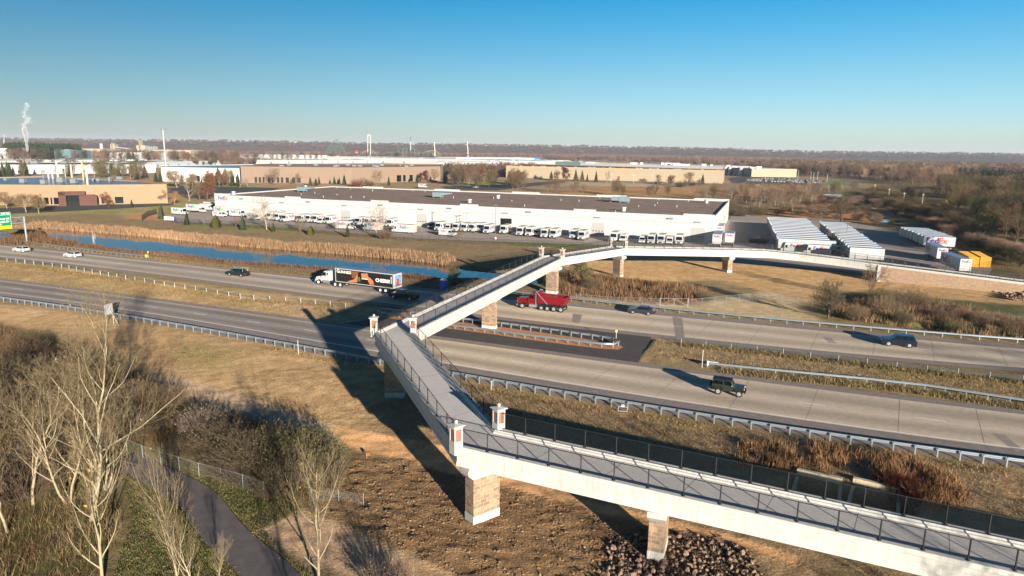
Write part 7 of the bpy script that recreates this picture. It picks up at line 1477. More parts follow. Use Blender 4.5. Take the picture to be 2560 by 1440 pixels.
tag(blades('roadside_tufts', band([(655, 868), (800, 895), (934, 918)], -1.0, .4, 700, rg).tolist() + band([(1174, 960), (1416, 1003), (1778, 1062), (2096, 1112), (2521, 1175)], -1.6, .2, 2200, rg).tolist() if False else np.vstack([band([(655, 868), (800, 895), (934, 918)], -1.0, .4, 700, rg), band([(1174, 960), (1416, 1003), (1778, 1062), (2096, 1112), (2521, 1175)], -1.6, .2, 2200, rg)]), (.1, .4), .02, .35, [(200, 160, 104), (172, 140, 88), (150, 128, 76)], rg), 'dry tufts at the foot of the near guardrail', 'grass')
UG = ats([(-300, 810), (0, 815), (110, 845), (300, 915), (385, 960), (440, 1010), (330, 1090), (300, 1180), (330, 1300), (250, 1440), (220, 1600), (-300, 1700)])[:, :2]
tag(blades('undergrowth', soft_scatter(UG, 30000, rg, .6, .4, 1.5), (.2, 1.1), .014, .6, [(170, 136, 100), (140, 112, 82), (120, 98, 74), (134, 124, 66), (184, 146, 104), (106, 88, 70)], rg), 'tangled brown undergrowth beneath the pale trees', 'undergrowth')
UG2 = ats([(380, 985), (560, 1040), (850, 1120), (870, 1190), (760, 1270), (640, 1200), (330, 1105)])[:, :2]
tag(blades('undergrowth', soft_scatter(UG2, 12000, rg, .6, .4, 1.2), (.3, 1.3), .015, .4, [(130, 104, 76), (108, 88, 66), (96, 92, 56), (146, 116, 84)], rg), 'brown and olive undergrowth of the path thicket', 'undergrowth')
GR = ats([(330, 1105), (420, 1145), (640, 1200), (700, 1235), (760, 1275), (660, 1325), (720, 1390), (800, 1450), (860, 1560), (200, 1700), (330, 1300), (300, 1180)])[:, :2]; gp = scatter(GR, 30000, rg); gp = gp[segdist(gp[:, 0], gp[:, 1], trw) > 1.6]
tag(blades('green_grass', gp, (.05, .22), .02, .4, [(104, 120, 62), (90, 104, 54), (124, 122, 74), (140, 124, 84)], rg), 'green grass on both sides of the bike path', 'grass')
lp = scatter(GR, 4200, rg); lp = lp[segdist(lp[:, 0], lp[:, 1], trw) > rg.uniform(.9, 1.6, len(lp))]; v, f = leaf_quads(rg, np.c_[lp, [gzat(*p) + .10 for p in lp]], .035, 1.6)
o = link('leaf_litter', np_mesh('leaf_litter', v, f, mat('dead_leaves', S(150, 122, 86), .8, namt=.4, nscale=.8))); tag(o, 'fallen tan leaves strewn over the grass by the bike path', 'fallen leaves', kind='stuff')
def clods(name, label, pts, sz, cols, rng, flat=.6):
    n = len(pts); s = rng.uniform(*sz, n) * (.5 + rng.random(n) ** 2); base = np.array([[1, 0, 0], [0, 1, 0], [-1, 0, 0], [0, -1, 0], [0, 0, 1]], float)
    v = base[None] * (1 + rng.normal(0, .28, (n, 5, 3))); v[:, :4, 2] = -.35; a = rng.uniform(0, 6.28, n); c, si = np.cos(a)[:, None], np.sin(a)[:, None]
    x = (v[..., 0] * c - v[..., 1] * si) * s[:, None] * 1.3; y = (v[..., 0] * si + v[..., 1] * c) * s[:, None]; z = v[..., 2] * s[:, None] * flat + np.array([gzat(*p) for p in pts])[:, None]
    V = np.stack([x + pts[:, :1], y + pts[:, 1:2], z], 2).reshape(-1, 3); i = np.arange(n)[:, None] * 5; F = np.concatenate([i + np.array([[0, 1, 4]]), i + np.array([[1, 2, 4]]), i + np.array([[2, 3, 4]]), i + np.array([[3, 0, 4]])])
    col = np.array([S(*q)[:3] for q in cols])[rng.integers(0, len(cols), n)] * rng.uniform(.8, 1.2, (n, 1)); o = link(name, np_mesh(name, V, F, mat('clod_soil', S(150, 118, 84), .95, attr='col', spec=.1), np.repeat(col, 5, 0))); tag(o, label, 'soil clods', kind='stuff')
SO = ats(SOILPX)[:, :2]; cp = scatter(SO, 16000, rg); pk = ats(PATHPX)[:, :2]; pt = ats(PATCHPX)[:, :2]; cp = cp[(sdf(cp[:, 0], cp[:, 1], pk) < -.1) & (sdf(cp[:, 0], cp[:, 1], pt) < 0)]
rowp = np.sin((cp[:, 0] * .35 + cp[:, 1] * .93) * 5.2 + (fbm(cp[:, 0] / 3, cp[:, 1] / 3, 3, 8) - .5) * 16); cp = cp[rg.random(len(cp)) < .35 + .65 * (rowp > 0)]
clods('soil_clods', 'clods of tilled brown soil under and in front of the bridge', cp, (.03, .085), [(176, 142, 104), (160, 128, 92), (188, 154, 114), (146, 114, 82)], rg)
FLD = ats([(-100, 775), (330, 815), (640, 868), (940, 920), (955, 1075), (850, 1060), (640, 1000), (400, 930), (300, 890), (200, 840), (0, 808)])[:, :2]; fp_ = scatter(FLD, 12000, rg)
clods('soil_clods', 'low clods over the pale graded field left of the bridge', fp_, (.03, .08), [(186, 154, 112), (170, 138, 98), (196, 164, 122)], rg, .5)
SLP = ats([(960, 915), (1280, 985), (1600, 1042), (1920, 1096), (2240, 1138), (2700, 1200), (2900, 1400), (2450, 1300), (1990, 1195), (1850, 1170), (1700, 1260), (1290, 1175), (980, 1050)])[:, :2]
tag(blades('straw_grass', scatter(SLP, 26000, rg), (.06, .28), .02, .7, [(200, 166, 122), (176, 146, 106), (156, 130, 94), (146, 120, 86)], rg), 'short dry straw grass on the slope between the guardrail and the bridge', 'grass')
MED = ats([(1640, 850), (1760, 868), (2000, 900), (2560, 962), (2640, 1000), (2560, 1002), (1930, 930), (1770, 905), (1620, 895)])[:, :2]; MW = ats([(-100, 660), (310, 705), (617, 752), (860, 765), (900, 800), (680, 785), (320, 735), (0, 694)])[:, :2]
tag(blades('straw_grass', np.vstack([scatter(MED, 9000, rg), scatter(MW, 16000, rg)]), (.05, .25), .025, .7, [(196, 164, 120), (172, 142, 102), (148, 128, 88)], rg), 'short dry grass over the medians', 'grass')
R1_ = ats([(1495, 1405), (1530, 1345), (1600, 1330), (1700, 1330), (1800, 1342), (1870, 1375), (1915, 1440), (1940, 1480), (1480, 1480)])[:, :2]
CUV = [ats(q)[:, :2] for q in ([(1992, 1180), (2106, 1205), (2100, 1290), (1960, 1270)], [(2132, 1202), (2252, 1230), (2250, 1310), (2120, 1290)])]
clods('rubble', 'small stones between the riprap boulders', scatter(R1_, 2600, rg), (.05, .13), [(132, 108, 88), (116, 96, 80), (148, 124, 102), (100, 86, 74)], rg, .8)
tp = scatter(ats([(880, 1170), (1010, 1170), (1280, 1240), (1480, 1290), (1560, 1400), (1400, 1600), (1140, 1440), (900, 1330)])[:, :2], 2500, rg)

# trees beside and behind the camera, outside the picture, whose shadows fall into it
for k, x, y, h, lb in (('cotton_a', 40, 13, 12, 'tall bare tree beside the right end of the bridge'), ('cotton_c', 46, 20, 10, 'many stemmed bare tree beside the right end of the bridge'), ('cotton_b', 31, 8, 11, 'slim bare tree near the short pier side of the bridge'), ('cotton_c', 104, 42, 15, 'large bare tree beside the highway far outside the right edge'), ('cotton_a', 98, 38, 14, 'tall bare tree beside the highway outside the right edge'), ('cotton_a', -6, 22, 9.5, 'bare tree just below the bottom edge, its shadow crossing the gravel'), ('aspen_a', 1.5, 22, 7, 'young bare tree just below the bottom edge')):
    plant(k, x, y, h, lb, group='bare trees just outside the picture')
# ------------------------------------------------------------------ riprap boulders
rk = []
for s in range(6):
    r = np.random.default_rng(400 + s); mb = MB(); mb.sph((0, 0, 0), 1, 8); v = np.array(mb.v); v += r.normal(0, .13, v.shape); v *= (1 + .3 * (vnoise(v[:, 0] * 1.7 + s * 9 + 40, v[:, 1] * 1.7 + v[:, 2] * 2.1 + 40, s) - .5))[:, None]; v = np.sign(v) * np.abs(v) ** .85 * np.array([1.15, .9, .7]); mb.v = [tuple(p) for p in v]
    rk.append(mb.mesh('boulder', mat('boulder_stone', S(132, 108, 90), .9, namt=.35, nscale=1.6, var=.35, bump=.03, bscale=4)))
R1 = ats([(1495, 1405), (1530, 1345), (1600, 1330), (1700, 1330), (1800, 1342), (1870, 1375), (1915, 1440), (1940, 1480), (1480, 1480)])[:, :2]; R2 = ats([(2475, 728), (2520, 722), (2600, 728), (2600, 765), (2545, 760)])[:, :2]
rr = np.random.default_rng(9)
for poly, n, lb, g, sz in ((R1, 240, 'brown boulder in the riprap heap around the short stone pier', 'riprap around the short pier', (.11, .28)), (R2, 70, 'brown boulder in the riprap slope at the end of the ramp wall', 'riprap at the ramp wall', (.25, .6))):
    cand = scatter(poly, n * 30, rr); got = []
    for p in cand:
        s = sz[0] + (sz[1] - sz[0]) * rr.random() ** 1.8
        if all((p[0] - q[0]) ** 2 + (p[1] - q[1]) ** 2 > (.72 * (s + q[2])) ** 2 for q in got): got.append((p[0], p[1], s))
        if len(got) >= n: break
    for x, y, s in got:
        o = D.objects.new('boulder', rk[int(rr.integers(6))]); COL.objects.link(o); o.location = (x, y, gzat(x, y) + s * .12 + (max(0, (y - 143) * -.12 + (x - 107) * .05) if g.endswith('wall') else 0)); o.scale = (s, s, s); o.rotation_euler = tuple(rr.uniform(0, 6.28, 3) * np.array([.3, .3, 1])); tag(o, lb, 'boulder', g)
# ------------------------------------------------------------------ utility poles, far woods, rides, bluffs, haze
m_pole = mat('pole_wood', S(190, 178, 160), .8)
for i, (px, by, ty) in enumerate(((2185, 487, 460), (2220, 504, 471), (2257, 516, 480), (2303, 527, 483))):
    b, h = hpx(px, by, ty); e = tag(empty('utility_pole', b, .5), f'{ORD[i]} utility pole from the left along the gravel lane', 'utility pole', 'utility poles along the lane'); MB().cyl((0, 0, -.3), (0, 0, h), .16, 8, 0, .11).obj('pole', m_pole, e); MB().box(-1.2, 1.2, -.06, .06, h - .9, h - .75).obj('crossarm', m_pole, e)
b, h = hpx(417, 442, 322); e = tag(empty('light_mast', b), 'very tall white light mast rising above the white halls on the left', 'light mast'); MB().cyl((0, 0, 0), (0, 0, h), .8, 10, 0, .4).obj('mast', m_wall_w, e); MB().cyl((0, 0, h - .6), (0, 0, h + .2), 1.9, 12).obj('lamp_ring', m_grey, e)
for i, (px, by, ty) in enumerate(((1913, 452, 425), (1930, 452, 427), (1972, 452, 424), (1994, 453, 427), (2026, 452, 430), (2033, 454, 432), (2043, 452, 430), (2067, 455, 437), (1527, 456, 430), (1584, 458, 434), (1630, 459, 432), (1668, 460, 432), (1174, 463, 442))):
    b, h = hpx(px, by, ty); e = tag(empty('car_park_lamp', b), (f'{ORD[i]} tall lamp pole from the left over the crowded car park' if i < 8 else f'{ORD[i - 8]} thin lamp pole from the left before the cream warehouse' if i < 12 else 'lamp pole on the lane behind the white warehouse roof'), 'lamp post', 'lamp poles on the far car parks'); MB().cyl((0, 0, 0), (0, 0, h), .16, 6).obj('pole', m_wall_w, e); MB().box(-.9, .9, -.2, .2, h - .1, h + .12).obj('lamp_head', m_grey, e)
# white tent, lorries' park, transformer boxes, field strips
b = at(2398, 488); e = tag(empty('tent', b), 'small white marquee on the far right meadow', 'tent'); MB().box(-4, 4, -3, 3, 0, 2.4).obj('walls', m_wall_w, e); MB().frus((-4.3, 4.3, -3.3, 3.3, 2.4), (-3.6, 3.6, -.1, .1, 4.4)).obj('roof', m_wall_w, e)
b = at(1645, 460); e = tag(empty('transformer', b), 'grey transformer cabinets before the cream warehouse', 'transformer')
for k in range(3): MB().box(k * 3.4 - 5, k * 3.4 - 2.2, -1, 1, 0, 2.2).obj('cabinet', m_grey, e, .05)

# amusement rides about two and a half kilometres away
RY = 2500.0
def rp(px, py): p = atY(px, py, RY); return np.array([p[0], p[1], max(p[2], 0)])
m_rg = mat('ride_green', S(70, 108, 96), .6); m_ry = mat('ride_yellow', S(132, 140, 88), .6); m_rw = mat('ride_white', S(180, 176, 170), .6); m_rb = mat('ride_teal', S(120, 180, 190), .6); m_rr = mat('ride_red', S(190, 40, 50), .6)
def ride(name, label, cat='ride'): e = tag(empty(name, (0, RY, 0)), label, cat, 'amusement park rides'); return e
def rt(mb, pts, r, n=5):
    for a, b in zip(pts[:-1], pts[1:]): mb.cyl(rp(*a) - [0, RY, 0], rp(*b) - [0, RY, 0], r, n)
e = ride('roller_coaster', 'green roller coaster lift hill peaking above the bluff'); mb = MB(); top = [(800, 388), (812, 382), (822, 368), (834, 353), (841, 349), (846, 351), (855, 364), (866, 388)]; rt(mb, top, 1.2); mb.obj('track', m_rg, e); mb = MB()
for k in range(18):
    x = 804 + k * 3.4; yt = np.interp(x, [p[0] for p in top], [p[1] for p in top]); rt(mb, [(x, 390), (x, yt)], .55, 4); 
    if k % 2: rt(mb, [(x, 390), (x + 6.8, max(yt, np.interp(x + 6.8, [p[0] for p in top], [p[1] for p in top])))], .45, 4)
mb.obj('trestle', m_rg, e)
for k, (pts, m, lb) in enumerate((([(898, 390), (908, 380), (920, 375), (930, 375), (940, 383), (946, 389)], m_ry, 'low green yellow coaster arch at the double white tower'), ([(982, 388), (992, 378), (1008, 370), (1024, 369), (1040, 374), (1052, 384), (1062, 391)], m_rg, 'large green coaster arch under the blue topped tower'), ([(1052, 388), (1062, 380), (1076, 376), (1090, 377), (1098, 384), (1096, 390)], m_ry, 'yellow green coaster loop right of the large arch'))):
    e = ride('coaster_arch', lb); mb = MB(); rt(mb, pts, .9); mb.obj('track', m, e); mb = MB()
    for j in range(8): x = pts[0][0] + (pts[-1][0] - pts[0][0]) * (j + .5) / 8; rt(mb, [(x, 392), (x, np.interp(x, [p[0] for p in pts], [p[1] for p in pts]))], .45, 4)
    mb.obj('supports', m_rb, e)
e = ride('drop_tower', 'tall white drop tower of two columns joined at the top')
for x in (919.3, 926.2): mb = MB(); rt(mb, [(x, 392), (x, 338)], 1.6, 6); mb.obj('column', m_rw, e)
mb = MB(); rt(mb, [(918, 338), (928, 338)], 2.4, 6); rt(mb, [(922, 338), (922, 334.5)], .6); mb.obj('top_bridge', m_rw, e)
e = ride('swing_tower', 'white tower with a blue shaft and red cap'); mb = MB(); rt(mb, [(1026.5, 376), (1026.5, 354)], 1.6, 6); mb.obj('shaft', m_rw, e); mb = MB(); rt(mb, [(1026.5, 354), (1026.5, 345)], 2.2, 6); mb.obj('blue_shaft', mat('ride_blue', S(60, 110, 170), .6), e); mb = MB(); rt(mb, [(1026.5, 345), (1026.5, 341.5)], 2.9, 8); mb.obj('cap', m_rr, e)
for px, y0, y1, lb in ((1086.5, 394, 355, 'left cream twisted coaster spike'), (1169, 396, 354, 'right cream coaster spike')):
    e = ride('coaster_spike', lb); mb = MB(); rt(mb, [(px + 1, y0), (px + .8, (y0 + y1) / 2), (px - 1, y1 + 8), (px, y1)], 1.6); mb.obj('track', mat('ride_cream', S(220, 200, 170), .6), e); mb = MB(); rt(mb, [(px - 3, y0), (px, y0 - 10)], .8); rt(mb, [(px + 4, y0), (px + 1, y0 - 10)], .8); mb.obj('supports', m_rb, e)
e = ride('lighthouse_tower', 'small white tower with a red top left of the double tower'); mb = MB(); mb.cyl(rp(891, 391) - [0, RY, 0], rp(891, 381) - [0, RY, 0], 6, 10, 0, 5); mb.obj('tower', m_rw, e); mb = MB(); mb.cyl(rp(891, 381) - [0, RY, 0], rp(891, 375.5) - [0, RY, 0], 6.5, 10, 0, 4); mb.obj('red_top', m_rr, e)
# silos and grain elevator
def blk(e, px0, px1, y0, y1, m, nm, dep=26): a, b = rp(px0, y1), rp(px1, y0); MB().box(a[0], b[0], 0, dep, 0, a[2]).obj(nm, m, e)
e = ride('water_silo', 'white round silo left of the grain elevators', 'silo'); e['group'] = 'silos on the skyline'; a, b = rp(250, 390), rp(258.5, 359); MB().cyl(((a[0] + b[0]) / 2, 0, 0), ((a[0] + b[0]) / 2, 0, b[2]), 6, 12, 0, 5).obj('silo_body', m_rw, e)
e = ride('grain_silo', 'cream grain silo with a small head house', 'silo'); e['group'] = 'silos on the skyline'; blk(e, 275, 288, 388, 361, m_wall_cream, 'silo_body'); blk(e, 278, 283, 388, 357, m_wall_cream, 'head_house', 20); mb = MB(); mb.cyl(rp(288, 368) - [0, RY, 0], rp(325, 372) - [0, RY, 0], 1.4, 5); mb.obj('conveyor', m_rw, e)
e = ride('grain_elevator', 'cream grain elevator with a tall tower and steel bins', 'grain elevator'); e['group'] = 'silos on the skyline'; blk(e, 340, 365, 388, 363, m_wall_cream, 'bin_block'); blk(e, 346.5, 352, 388, 350, m_wall_cream, 'tower', 22)
mb = MB()
for k in range(5): p = rp(369 + k * 6, 388); mb.cyl((p[0], 0, 0), (p[0], 0, rp(369, 366)[2]), 4.6, 10, 0); mb.cyl((p[0], 0, rp(369, 366)[2]), (p[0], 0, rp(369, 364.5)[2]), 4.6, 10, 0, .5)
mb.obj('steel_bins', m_grey, e)
e = ride('radio_mast', 'thin lattice mast at the far left horizon', 'mast'); del e['group']; mb = MB(); rt(mb, [(9, 392), (10.5, 336)], .8); rt(mb, [(12, 392), (10.5, 336)], .8); mb.cyl(rp(8, 338) - [0, RY, 0], rp(13, 338) - [0, RY, 0], 1.6, 5); mb.obj('lattice', m_rw, e)
# steam plume from a hidden chimney
pb = at(68, 405); pts = [(68.5, 377, .9), (67.5, 370, 1.5), (67, 362, 2.2), (66, 352, 3.3), (64.5, 343, 4.2), (62.5, 334, 5.2), (60.5, 326, 6.0), (60, 320, 5.0)]
m_steam = D.materials.new('steam'); m_steam.use_nodes = True; _n, _l = m_steam.node_tree.nodes, m_steam.node_tree.links; _p = _n['Principled BSDF']; _p.inputs['Base Color'].default_value = (.9, .9, .92, 1); _p.inputs['Roughness'].default_value = 1; _p.inputs['Alpha'].default_value = .07
def plume(name, pts, n, size, par, rng):
    P = []
    for _ in range(n):
        t = rng.random() * (len(pts) - 1); i = int(t); u = t - i; px, py, r = [pts[i][k] * (1 - u) + pts[i + 1][k] * u for k in range(3)]; q = rng.normal(0, .42, 3); c = atY(px + q[0] * r, py + q[1] * r, pb[1] + q[2] * r * .8); P.append(c - pb)
    v, f = leaf_quads(rng, np.array(P), size, 1.8); return link(name, np_mesh(name, v, f, m_steam), par)
e = tag(empty('steam_plume', pb), 'white steam plume rising above the pines at far left', 'steam plume'); _r = np.random.default_rng(3)
plume('steam', pts, 1700, 1.5, e, _r); plume('thin_steam', [(60, 320, 4), (60.5, 314, 6), (63, 308, 9), (67, 302, 13), (66, 297, 12), (62, 291, 6), (60, 282, 4), (63, 272, 6), (68, 264, 7), (64, 257, 3)], 260, 1.8, e, _r)
# far woods: many small leafless trees as one mass per belt
rngf = np.random.default_rng(91)
def wood_template(seed, H=10, n=46, r=.16):
    rng = np.random.default_rng(seed); P0, P1, R0, R1 = [np.array([0, 0, -.5])], [np.array([0, 0, H * .6])], [.28], [.14]
    for i in range(n): z = H * rng.uniform(.2, .62); a = rng.uniform(0, 6.28); q = rng.uniform(.25, 1); p = np.array([0, 0, z]); e = np.array([math.cos(a) * q * H * .36, math.sin(a) * q * H * .36, H * rng.uniform(.55, 1.0) * (1 - .25 * q)]); P0.append(p * .6 + e * .4); P1.append(e); R0.append(r * 1.6); R1.append(r)
    for i in range(n): a = rng.uniform(0, 6.28); q = rng.random() ** .5; e = np.array([math.cos(a) * q * H * .38, math.sin(a) * q * H * .38, H * rng.uniform(.45, .98)]); P0.append(e); P1.append(e + rng.normal(0, H * .07, 3) + [0, 0, H * .06]); R0.append(r * 1.8); R1.append(r * .8)
    return tubes(P0, P1, np.array(R0), np.array(R1), 3)
WT = [wood_template(s) for s in range(5)]
m_fw = mat('far_wood', S(120, 96, 80), .95, attr='col', spec=.05)
def wood_mass(name, label, pts, hr, cols, thick=1.0, z=None):
    vs, fs, cs, o = [], [], [], 0
    col = np.array([S(*c)[:3] for c in cols])
    for (x, y) in pts:
        v, f = WT[int(rngf.integers(5))]; s = rngf.uniform(*hr) / 10; a = rngf.uniform(0, 6.28); c, si = math.cos(a), math.sin(a); w = s * rngf.uniform(.9, 1.3) * thick; q = np.c_[(v[:, 0] * c - v[:, 1] * si) * w + x, (v[:, 0] * si + v[:, 1] * c) * w + y, v[:, 2] * s + (gzat(x, y) if z is None else z(x, y))]; vs.append(q); fs.append(f + o); o += len(v); k = col[int(rngf.integers(len(col)))] * rngf.uniform(.8, 1.2); cs.append(np.repeat(k[None], len(v), 0))
    ob = link(name, np_mesh(name, np.vstack(vs), np.vstack(fs), m_fw, np.vstack(cs))); tag(ob, label, 'woods', kind='stuff'); return ob
BR = [(126, 104, 90), (112, 92, 80), (138, 112, 94), (102, 86, 76)]; RB = [(126, 100, 88), (118, 92, 82), (108, 88, 80)]; DK = [(88, 76, 64), (104, 84, 68), (82, 80, 58)]
def fpoly(q, n): return scatter(ats(q)[:, :2], n, rngf)
wood_mass('woods', 'brown leafless woods on the plain behind the left halls', fpoly([(-300, 400), (0, 396), (480, 394), (620, 396), (900, 394), (900, 388), (400, 385), (-300, 386)], 1100), (10, 17), BR)
wood_mass('woods', 'reddish brown woods behind the amusement rides', fpoly([(880, 392), (1360, 401), (1500, 400), (1500, 392), (1100, 386), (880, 386)], 900), (10, 17), BR + RB)
wood_mass('woods', 'brown woods beyond the white plant, right of centre', fpoly([(1360, 410), (1480, 406), (1880, 424), (2100, 430), (2100, 408), (1700, 396), (1400, 394)], 1500), (11, 18), BR + RB)
wood_mass('woods', 'brown woods beyond the crowded car park', fpoly([(1880, 431), (2120, 441), (2160, 437), (2420, 446), (2700, 458), (2700, 430), (2300, 418), (2000, 412), (1880, 418)], 1700), (11, 18), BR + DK + DK)
wood_mass('woods', 'dark woods at the far right edge', fpoly([(2450, 478), (2560, 476), (2900, 500), (2900, 470), (2560, 470)], 260), (9, 14), DK)
wood_mass('woods', 'dark pines below the steam plume', fpoly([(20, 398), (200, 399), (200, 392), (60, 391), (20, 393)], 260), (20, 30), [(58, 70, 48), (66, 74, 50), (50, 62, 46)], 1.0)
wood_mass('woods', 'scattered bare trees and hedges between the white roofs', np.vstack([fpoly([(480, 416), (640, 414), (640, 408), (480, 410)], 60), fpoly([(820, 399), (1090, 400), (1090, 397), (820, 396)], 100), fpoly([(1100, 440), (1340, 432), (1340, 426), (1110, 430)], 160), fpoly([(0, 426), (380, 424), (380, 421), (0, 423)], 40)]), (7, 13), BR + DK)
def fine_template(seed, H=10, shrub=False):
    rng = np.random.default_rng(seed)
    A = limb_arrays(grow(rng, H, r0=.24, levels=2, nb=20 if not shrub else 14, t0=.12, ang=(25, 60), rmin=.035, seg=5, ratio=.55 if not shrub else .8, trunks=1 if not shrub else 5, crown=1.1)); return tubes(*A[:4], k=3)
FT = [fine_template(600 + i) for i in range(4)]; FS = [fine_template(620 + i, 10, True) for i in range(3)]
def fine_mass(name, label, pts, hr, cols, T, wide=1.0):
    global WT
    keep = WT; WT = (T * 5)[:5]; wood_mass(name, label, pts, hr, cols, wide); WT = keep
OL = [(98, 84, 62), (84, 80, 54), (110, 88, 68), (74, 66, 52)]; TN = [(150, 122, 96), (134, 108, 86), (164, 134, 104), (116, 94, 78)]
def clearp(P, d=6):
    k = np.ones(len(P), bool)
    for q in PONDS[1:4]: k &= sdf(P[:, 0], P[:, 1], q) < -d
    k &= segdist(P[:, 0], P[:, 1], GLANE) > 4.5
    k &= ~inside(P[:, 0], P[:, 1], LOT)
    return P[k]
def mp(g, n): return np.vstack([scatter(P, n, rngf) for P, _ in MASSES[g]])
fine_mass('woods', 'dark olive and brown trees massed along the right edge', clearp(np.vstack([mp('dark trees at the right edge', 150), fpoly([(2330, 520), (2480, 590), (2560, 640), (2700, 690), (2700, 560), (2420, 520)], 60)])), (7, 13), OL, FT, 1.1)
fine_mass('scrub', 'low dark scrub lining the gravel lane on the right meadow', clearp(mp('scrub along the gravel lane', 170)), (2.2, 4.8), OL, FS, 1.5)
fine_mass('scrub', 'brown scrub between the trailer yard and the small pools', clearp(np.vstack([fpoly([(1900, 545), (2060, 500), (2160, 500), (2330, 560), (2230, 566), (1990, 540)], 90), fpoly([(2320, 570), (2480, 640), (2560, 690), (2560, 650), (2420, 560)], 70)])), (1.6, 3.6), OL + BR, FS, 1.5)
fine_mass('woods', 'tall tan leafless trees beyond the gravel lane', clearp(mp('tall trees beyond the gravel lane', 110)), (10, 16), TN + BR, FT)
fine_mass('woods', 'dark belt of trees behind the crowded car park', clearp(mp('trees behind the crowded car park', 60)), (10, 15), DK + BR, FT)
fine_mass('woods', 'leafless trees standing between the far white halls', clearp(mp('far trees among the white halls', 110)), (11, 19), BR + DK, FT)
fine_mass('woods', 'far trees in a belt before the amusement rides', clearp(mp('far trees before the rides', 80)), (11, 18), BR + OL, FT)
fine_mass('woods', 'brown trees thickening the wood right of the warehouse', clearp(fpoly([(1810, 500), (1900, 474), (2030, 474), (2060, 515), (1900, 528)], 40)), (5, 8), BR + TN, FT)
# bluffs on the horizon
hx = np.linspace(-9000, 9000, 420); rows = 30
RIDGE = ([-500, 0, 200, 380, 560, 700, 900, 1100, 1280, 1500, 1700, 1900, 2050, 2200, 2400, 2560, 3000], [346, 347, 349, 352, 353, 355, 359, 362, 363, 367, 371, 377, 379, 381, 384, 387, 392])
HY0, HY1 = 3300.0, 5200.0
hv_, hc_ = [], []
for i, t in enumerate(np.linspace(0, 1, rows)):
    for x in hx:
        bow = 1 + .05 * math.sin(x / 900.0); yb = HY0 + 260 * math.sin(x / 700.0 + 1) + 140 * math.sin(x / 260.0); y = yb + t * (HY1 - yb)
        # ridge height from the surveyed skyline, at the ridge line
        dd = FW + 0; pxr = IW / 2 + FPX * (x * HY1 / HY1) / (HY1 * math.cos(PITCH) + CAM_H * 0)
        zr = atY(pxr, np.interp(pxr, *RIDGE), HY1)[2] - 9; k = min(1, t * 1.35); k = k * k * (3 - 2 * k); hv_.append((x, y, zr * k - 1 + (1 - k)))
hv_ = np.array(hv_); n1 = fbm(hv_[:, 0] / 45 + 500, hv_[:, 1] / 60 + 500, 4, 3); n2 = fbm(hv_[:, 0] / 300 + 90, hv_[:, 1] / 500 + 90, 3, 13); kz = np.clip(hv_[:, 2] / 20, 0, 1); hv_[:, 2] += kz * ((n1 - .4) * 13 + (n2 - .5) * 8)
cA, cB, cC = C3(104, 88, 78), C3(136, 100, 82), C3(72, 74, 64); t2 = n2[:, None]; hc_ = cA * (1 - t2) + cB * t2; hc_ = hc_ * (1 - .75 * np.clip(hv_[:, 0] / 2500, 0, 1))[:, None] + C3(86, 84, 76) * (.75 * np.clip(hv_[:, 0] / 2500, 0, 1))[:, None]; hc_ = hc_ * (1 - np.clip((n1 - .58) * 5, 0, .8))[:, None] + cC * np.clip((n1 - .58) * 5, 0, .8)[:, None]
nxh = len(hx); i0 = (np.arange(rows - 1)[:, None] * nxh + np.arange(nxh - 1)[None]).ravel()
m_hill = mat('wooded_hill', S(110, 90, 80), .95, namt=.4, nscale=.035, attr='col', spec=.05, bump=9, bscale=.06)
struct(link('hills', np_mesh('hills', hv_, np.stack([i0, i0 + 1, i0 + nxh + 1, i0 + nxh], 1), m_hill, hc_)))
rows_h = hv_.reshape(rows, nxh, 3)
def hz_at(x, j):
    r = rows_h[j]; return np.interp(x, r[:, 0], r[:, 1]), np.interp(x, r[:, 0], r[:, 2])
pts, zs = [], {}
for k in range(2600):
    x = rngf.uniform(-4300, 4600); j = int(rngf.integers(9, rows)); y, z = hz_at(x, j); pts.append((x, y)); zs[(x, y)] = z
wood_mass('woods', 'bluish brown woods covering the bluffs along the horizon', pts, (11, 19), [(110, 90, 80), (124, 94, 80), (96, 84, 76), (80, 78, 66)], 1.5, z=lambda x, y: zs[(x, y)] - 2)
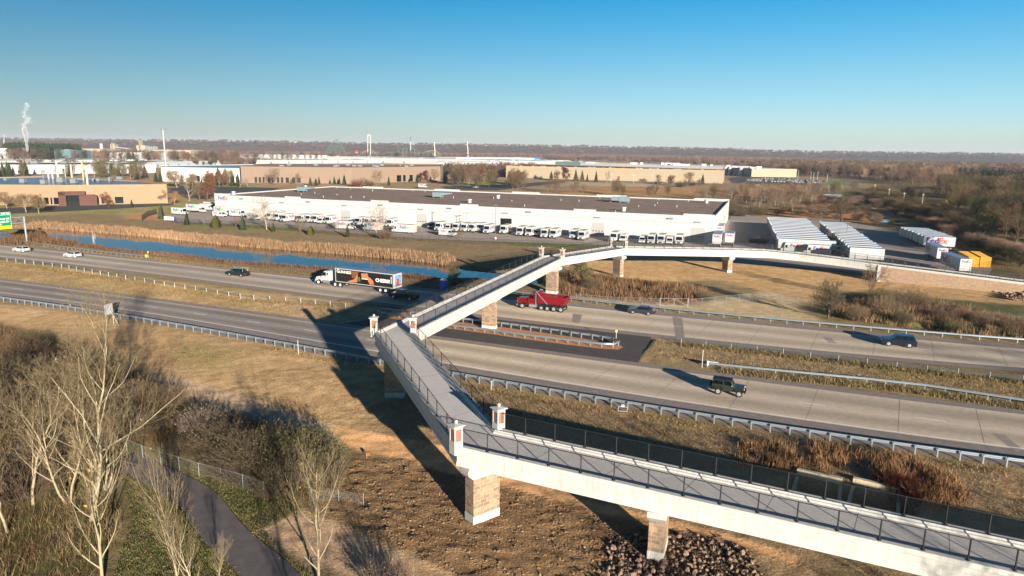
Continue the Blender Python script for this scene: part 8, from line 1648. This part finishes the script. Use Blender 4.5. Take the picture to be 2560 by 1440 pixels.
# houses along the bluff
hm = MB(); hm.box(-8, 8, -5, 5, -6, 6); hm = hm.mesh('far_house_walls', mat('house_siding', S(170, 164, 156), .8, var=.25)); hr_ = MB(); hr_.add([(-8.6, -5.6, 6), (8.6, -5.6, 6), (8.6, 5.6, 6), (-8.6, 5.6, 6), (-8.6, 0, 10), (8.6, 0, 10)], [(0, 1, 5, 4), (2, 3, 4, 5), (0, 4, 3), (1, 2, 5), (3, 2, 1, 0)]); hr_ = hr_.mesh('roof', m_roof_d)
HS = [(p, 25) for p in (1255, 1268, 1282, 1296, 1304, 1318, 1330, 1344, 1356, 1372, 1390, 1402, 1412, 1118, 1140, 1172, 1190, 1210, 1236)] + [(p, 22) for p in (90, 232, 310, 430, 520, 600, 640, 700, 760)] + [(p, 24) for p in (1700, 1745, 1920, 1990, 2040, 2072, 2090, 2100, 2120, 2160, 2250)]
for i, (px, j) in enumerate(HS):
    px += rngf.uniform(-3, 3); x = (px - IW / 2) / FPX * 4700 / math.cos(PITCH); j = j + int(rngf.integers(-2, 3)); y, z = hz_at(x, min(j, rows - 1)); z += 6
    e = tag(empty('far_house', (x, y, z), rngf.uniform(-.4, .4)), 'tiny pale house among the trees on the bluff, ' + ('left part of the skyline' if px < 900 else 'middle of the skyline' if px < 1500 else 'right part of the skyline'), 'house', 'houses on the ' + ('left' if px < 900 else 'middle' if px < 1500 else 'right') + ' bluff'); s = rngf.uniform(.5, 1.0); e.scale = (s, s, s)
    for me, nm in ((hm, 'wall'), (hr_, 'roof')): o = D.objects.new(nm, me); COL.objects.link(o); o.parent = e
# air: one even, pale volume over the whole plain
hzm = D.materials.new('haze'); hzm.use_nodes = True; nn, l = hzm.node_tree.nodes, hzm.node_tree.links; nn.remove(nn['Principled BSDF']); pv = nn.new('ShaderNodeVolumePrincipled'); pv.inputs['Color'].default_value = (.80, .88, 1.0, 1); pv.inputs['Density'].default_value = HAZE; pv.inputs['Anisotropy'].default_value = 0.0; l.new(pv.outputs[0], nn['Material Output'].inputs['Volume'])
hzo = MB().box(-14500, 14500, -320, 15600, -4, 175).obj('haze', hzm); hzo['kind'] = 'stuff'; tag(hzo, 'pale haze over the plain', 'haze')
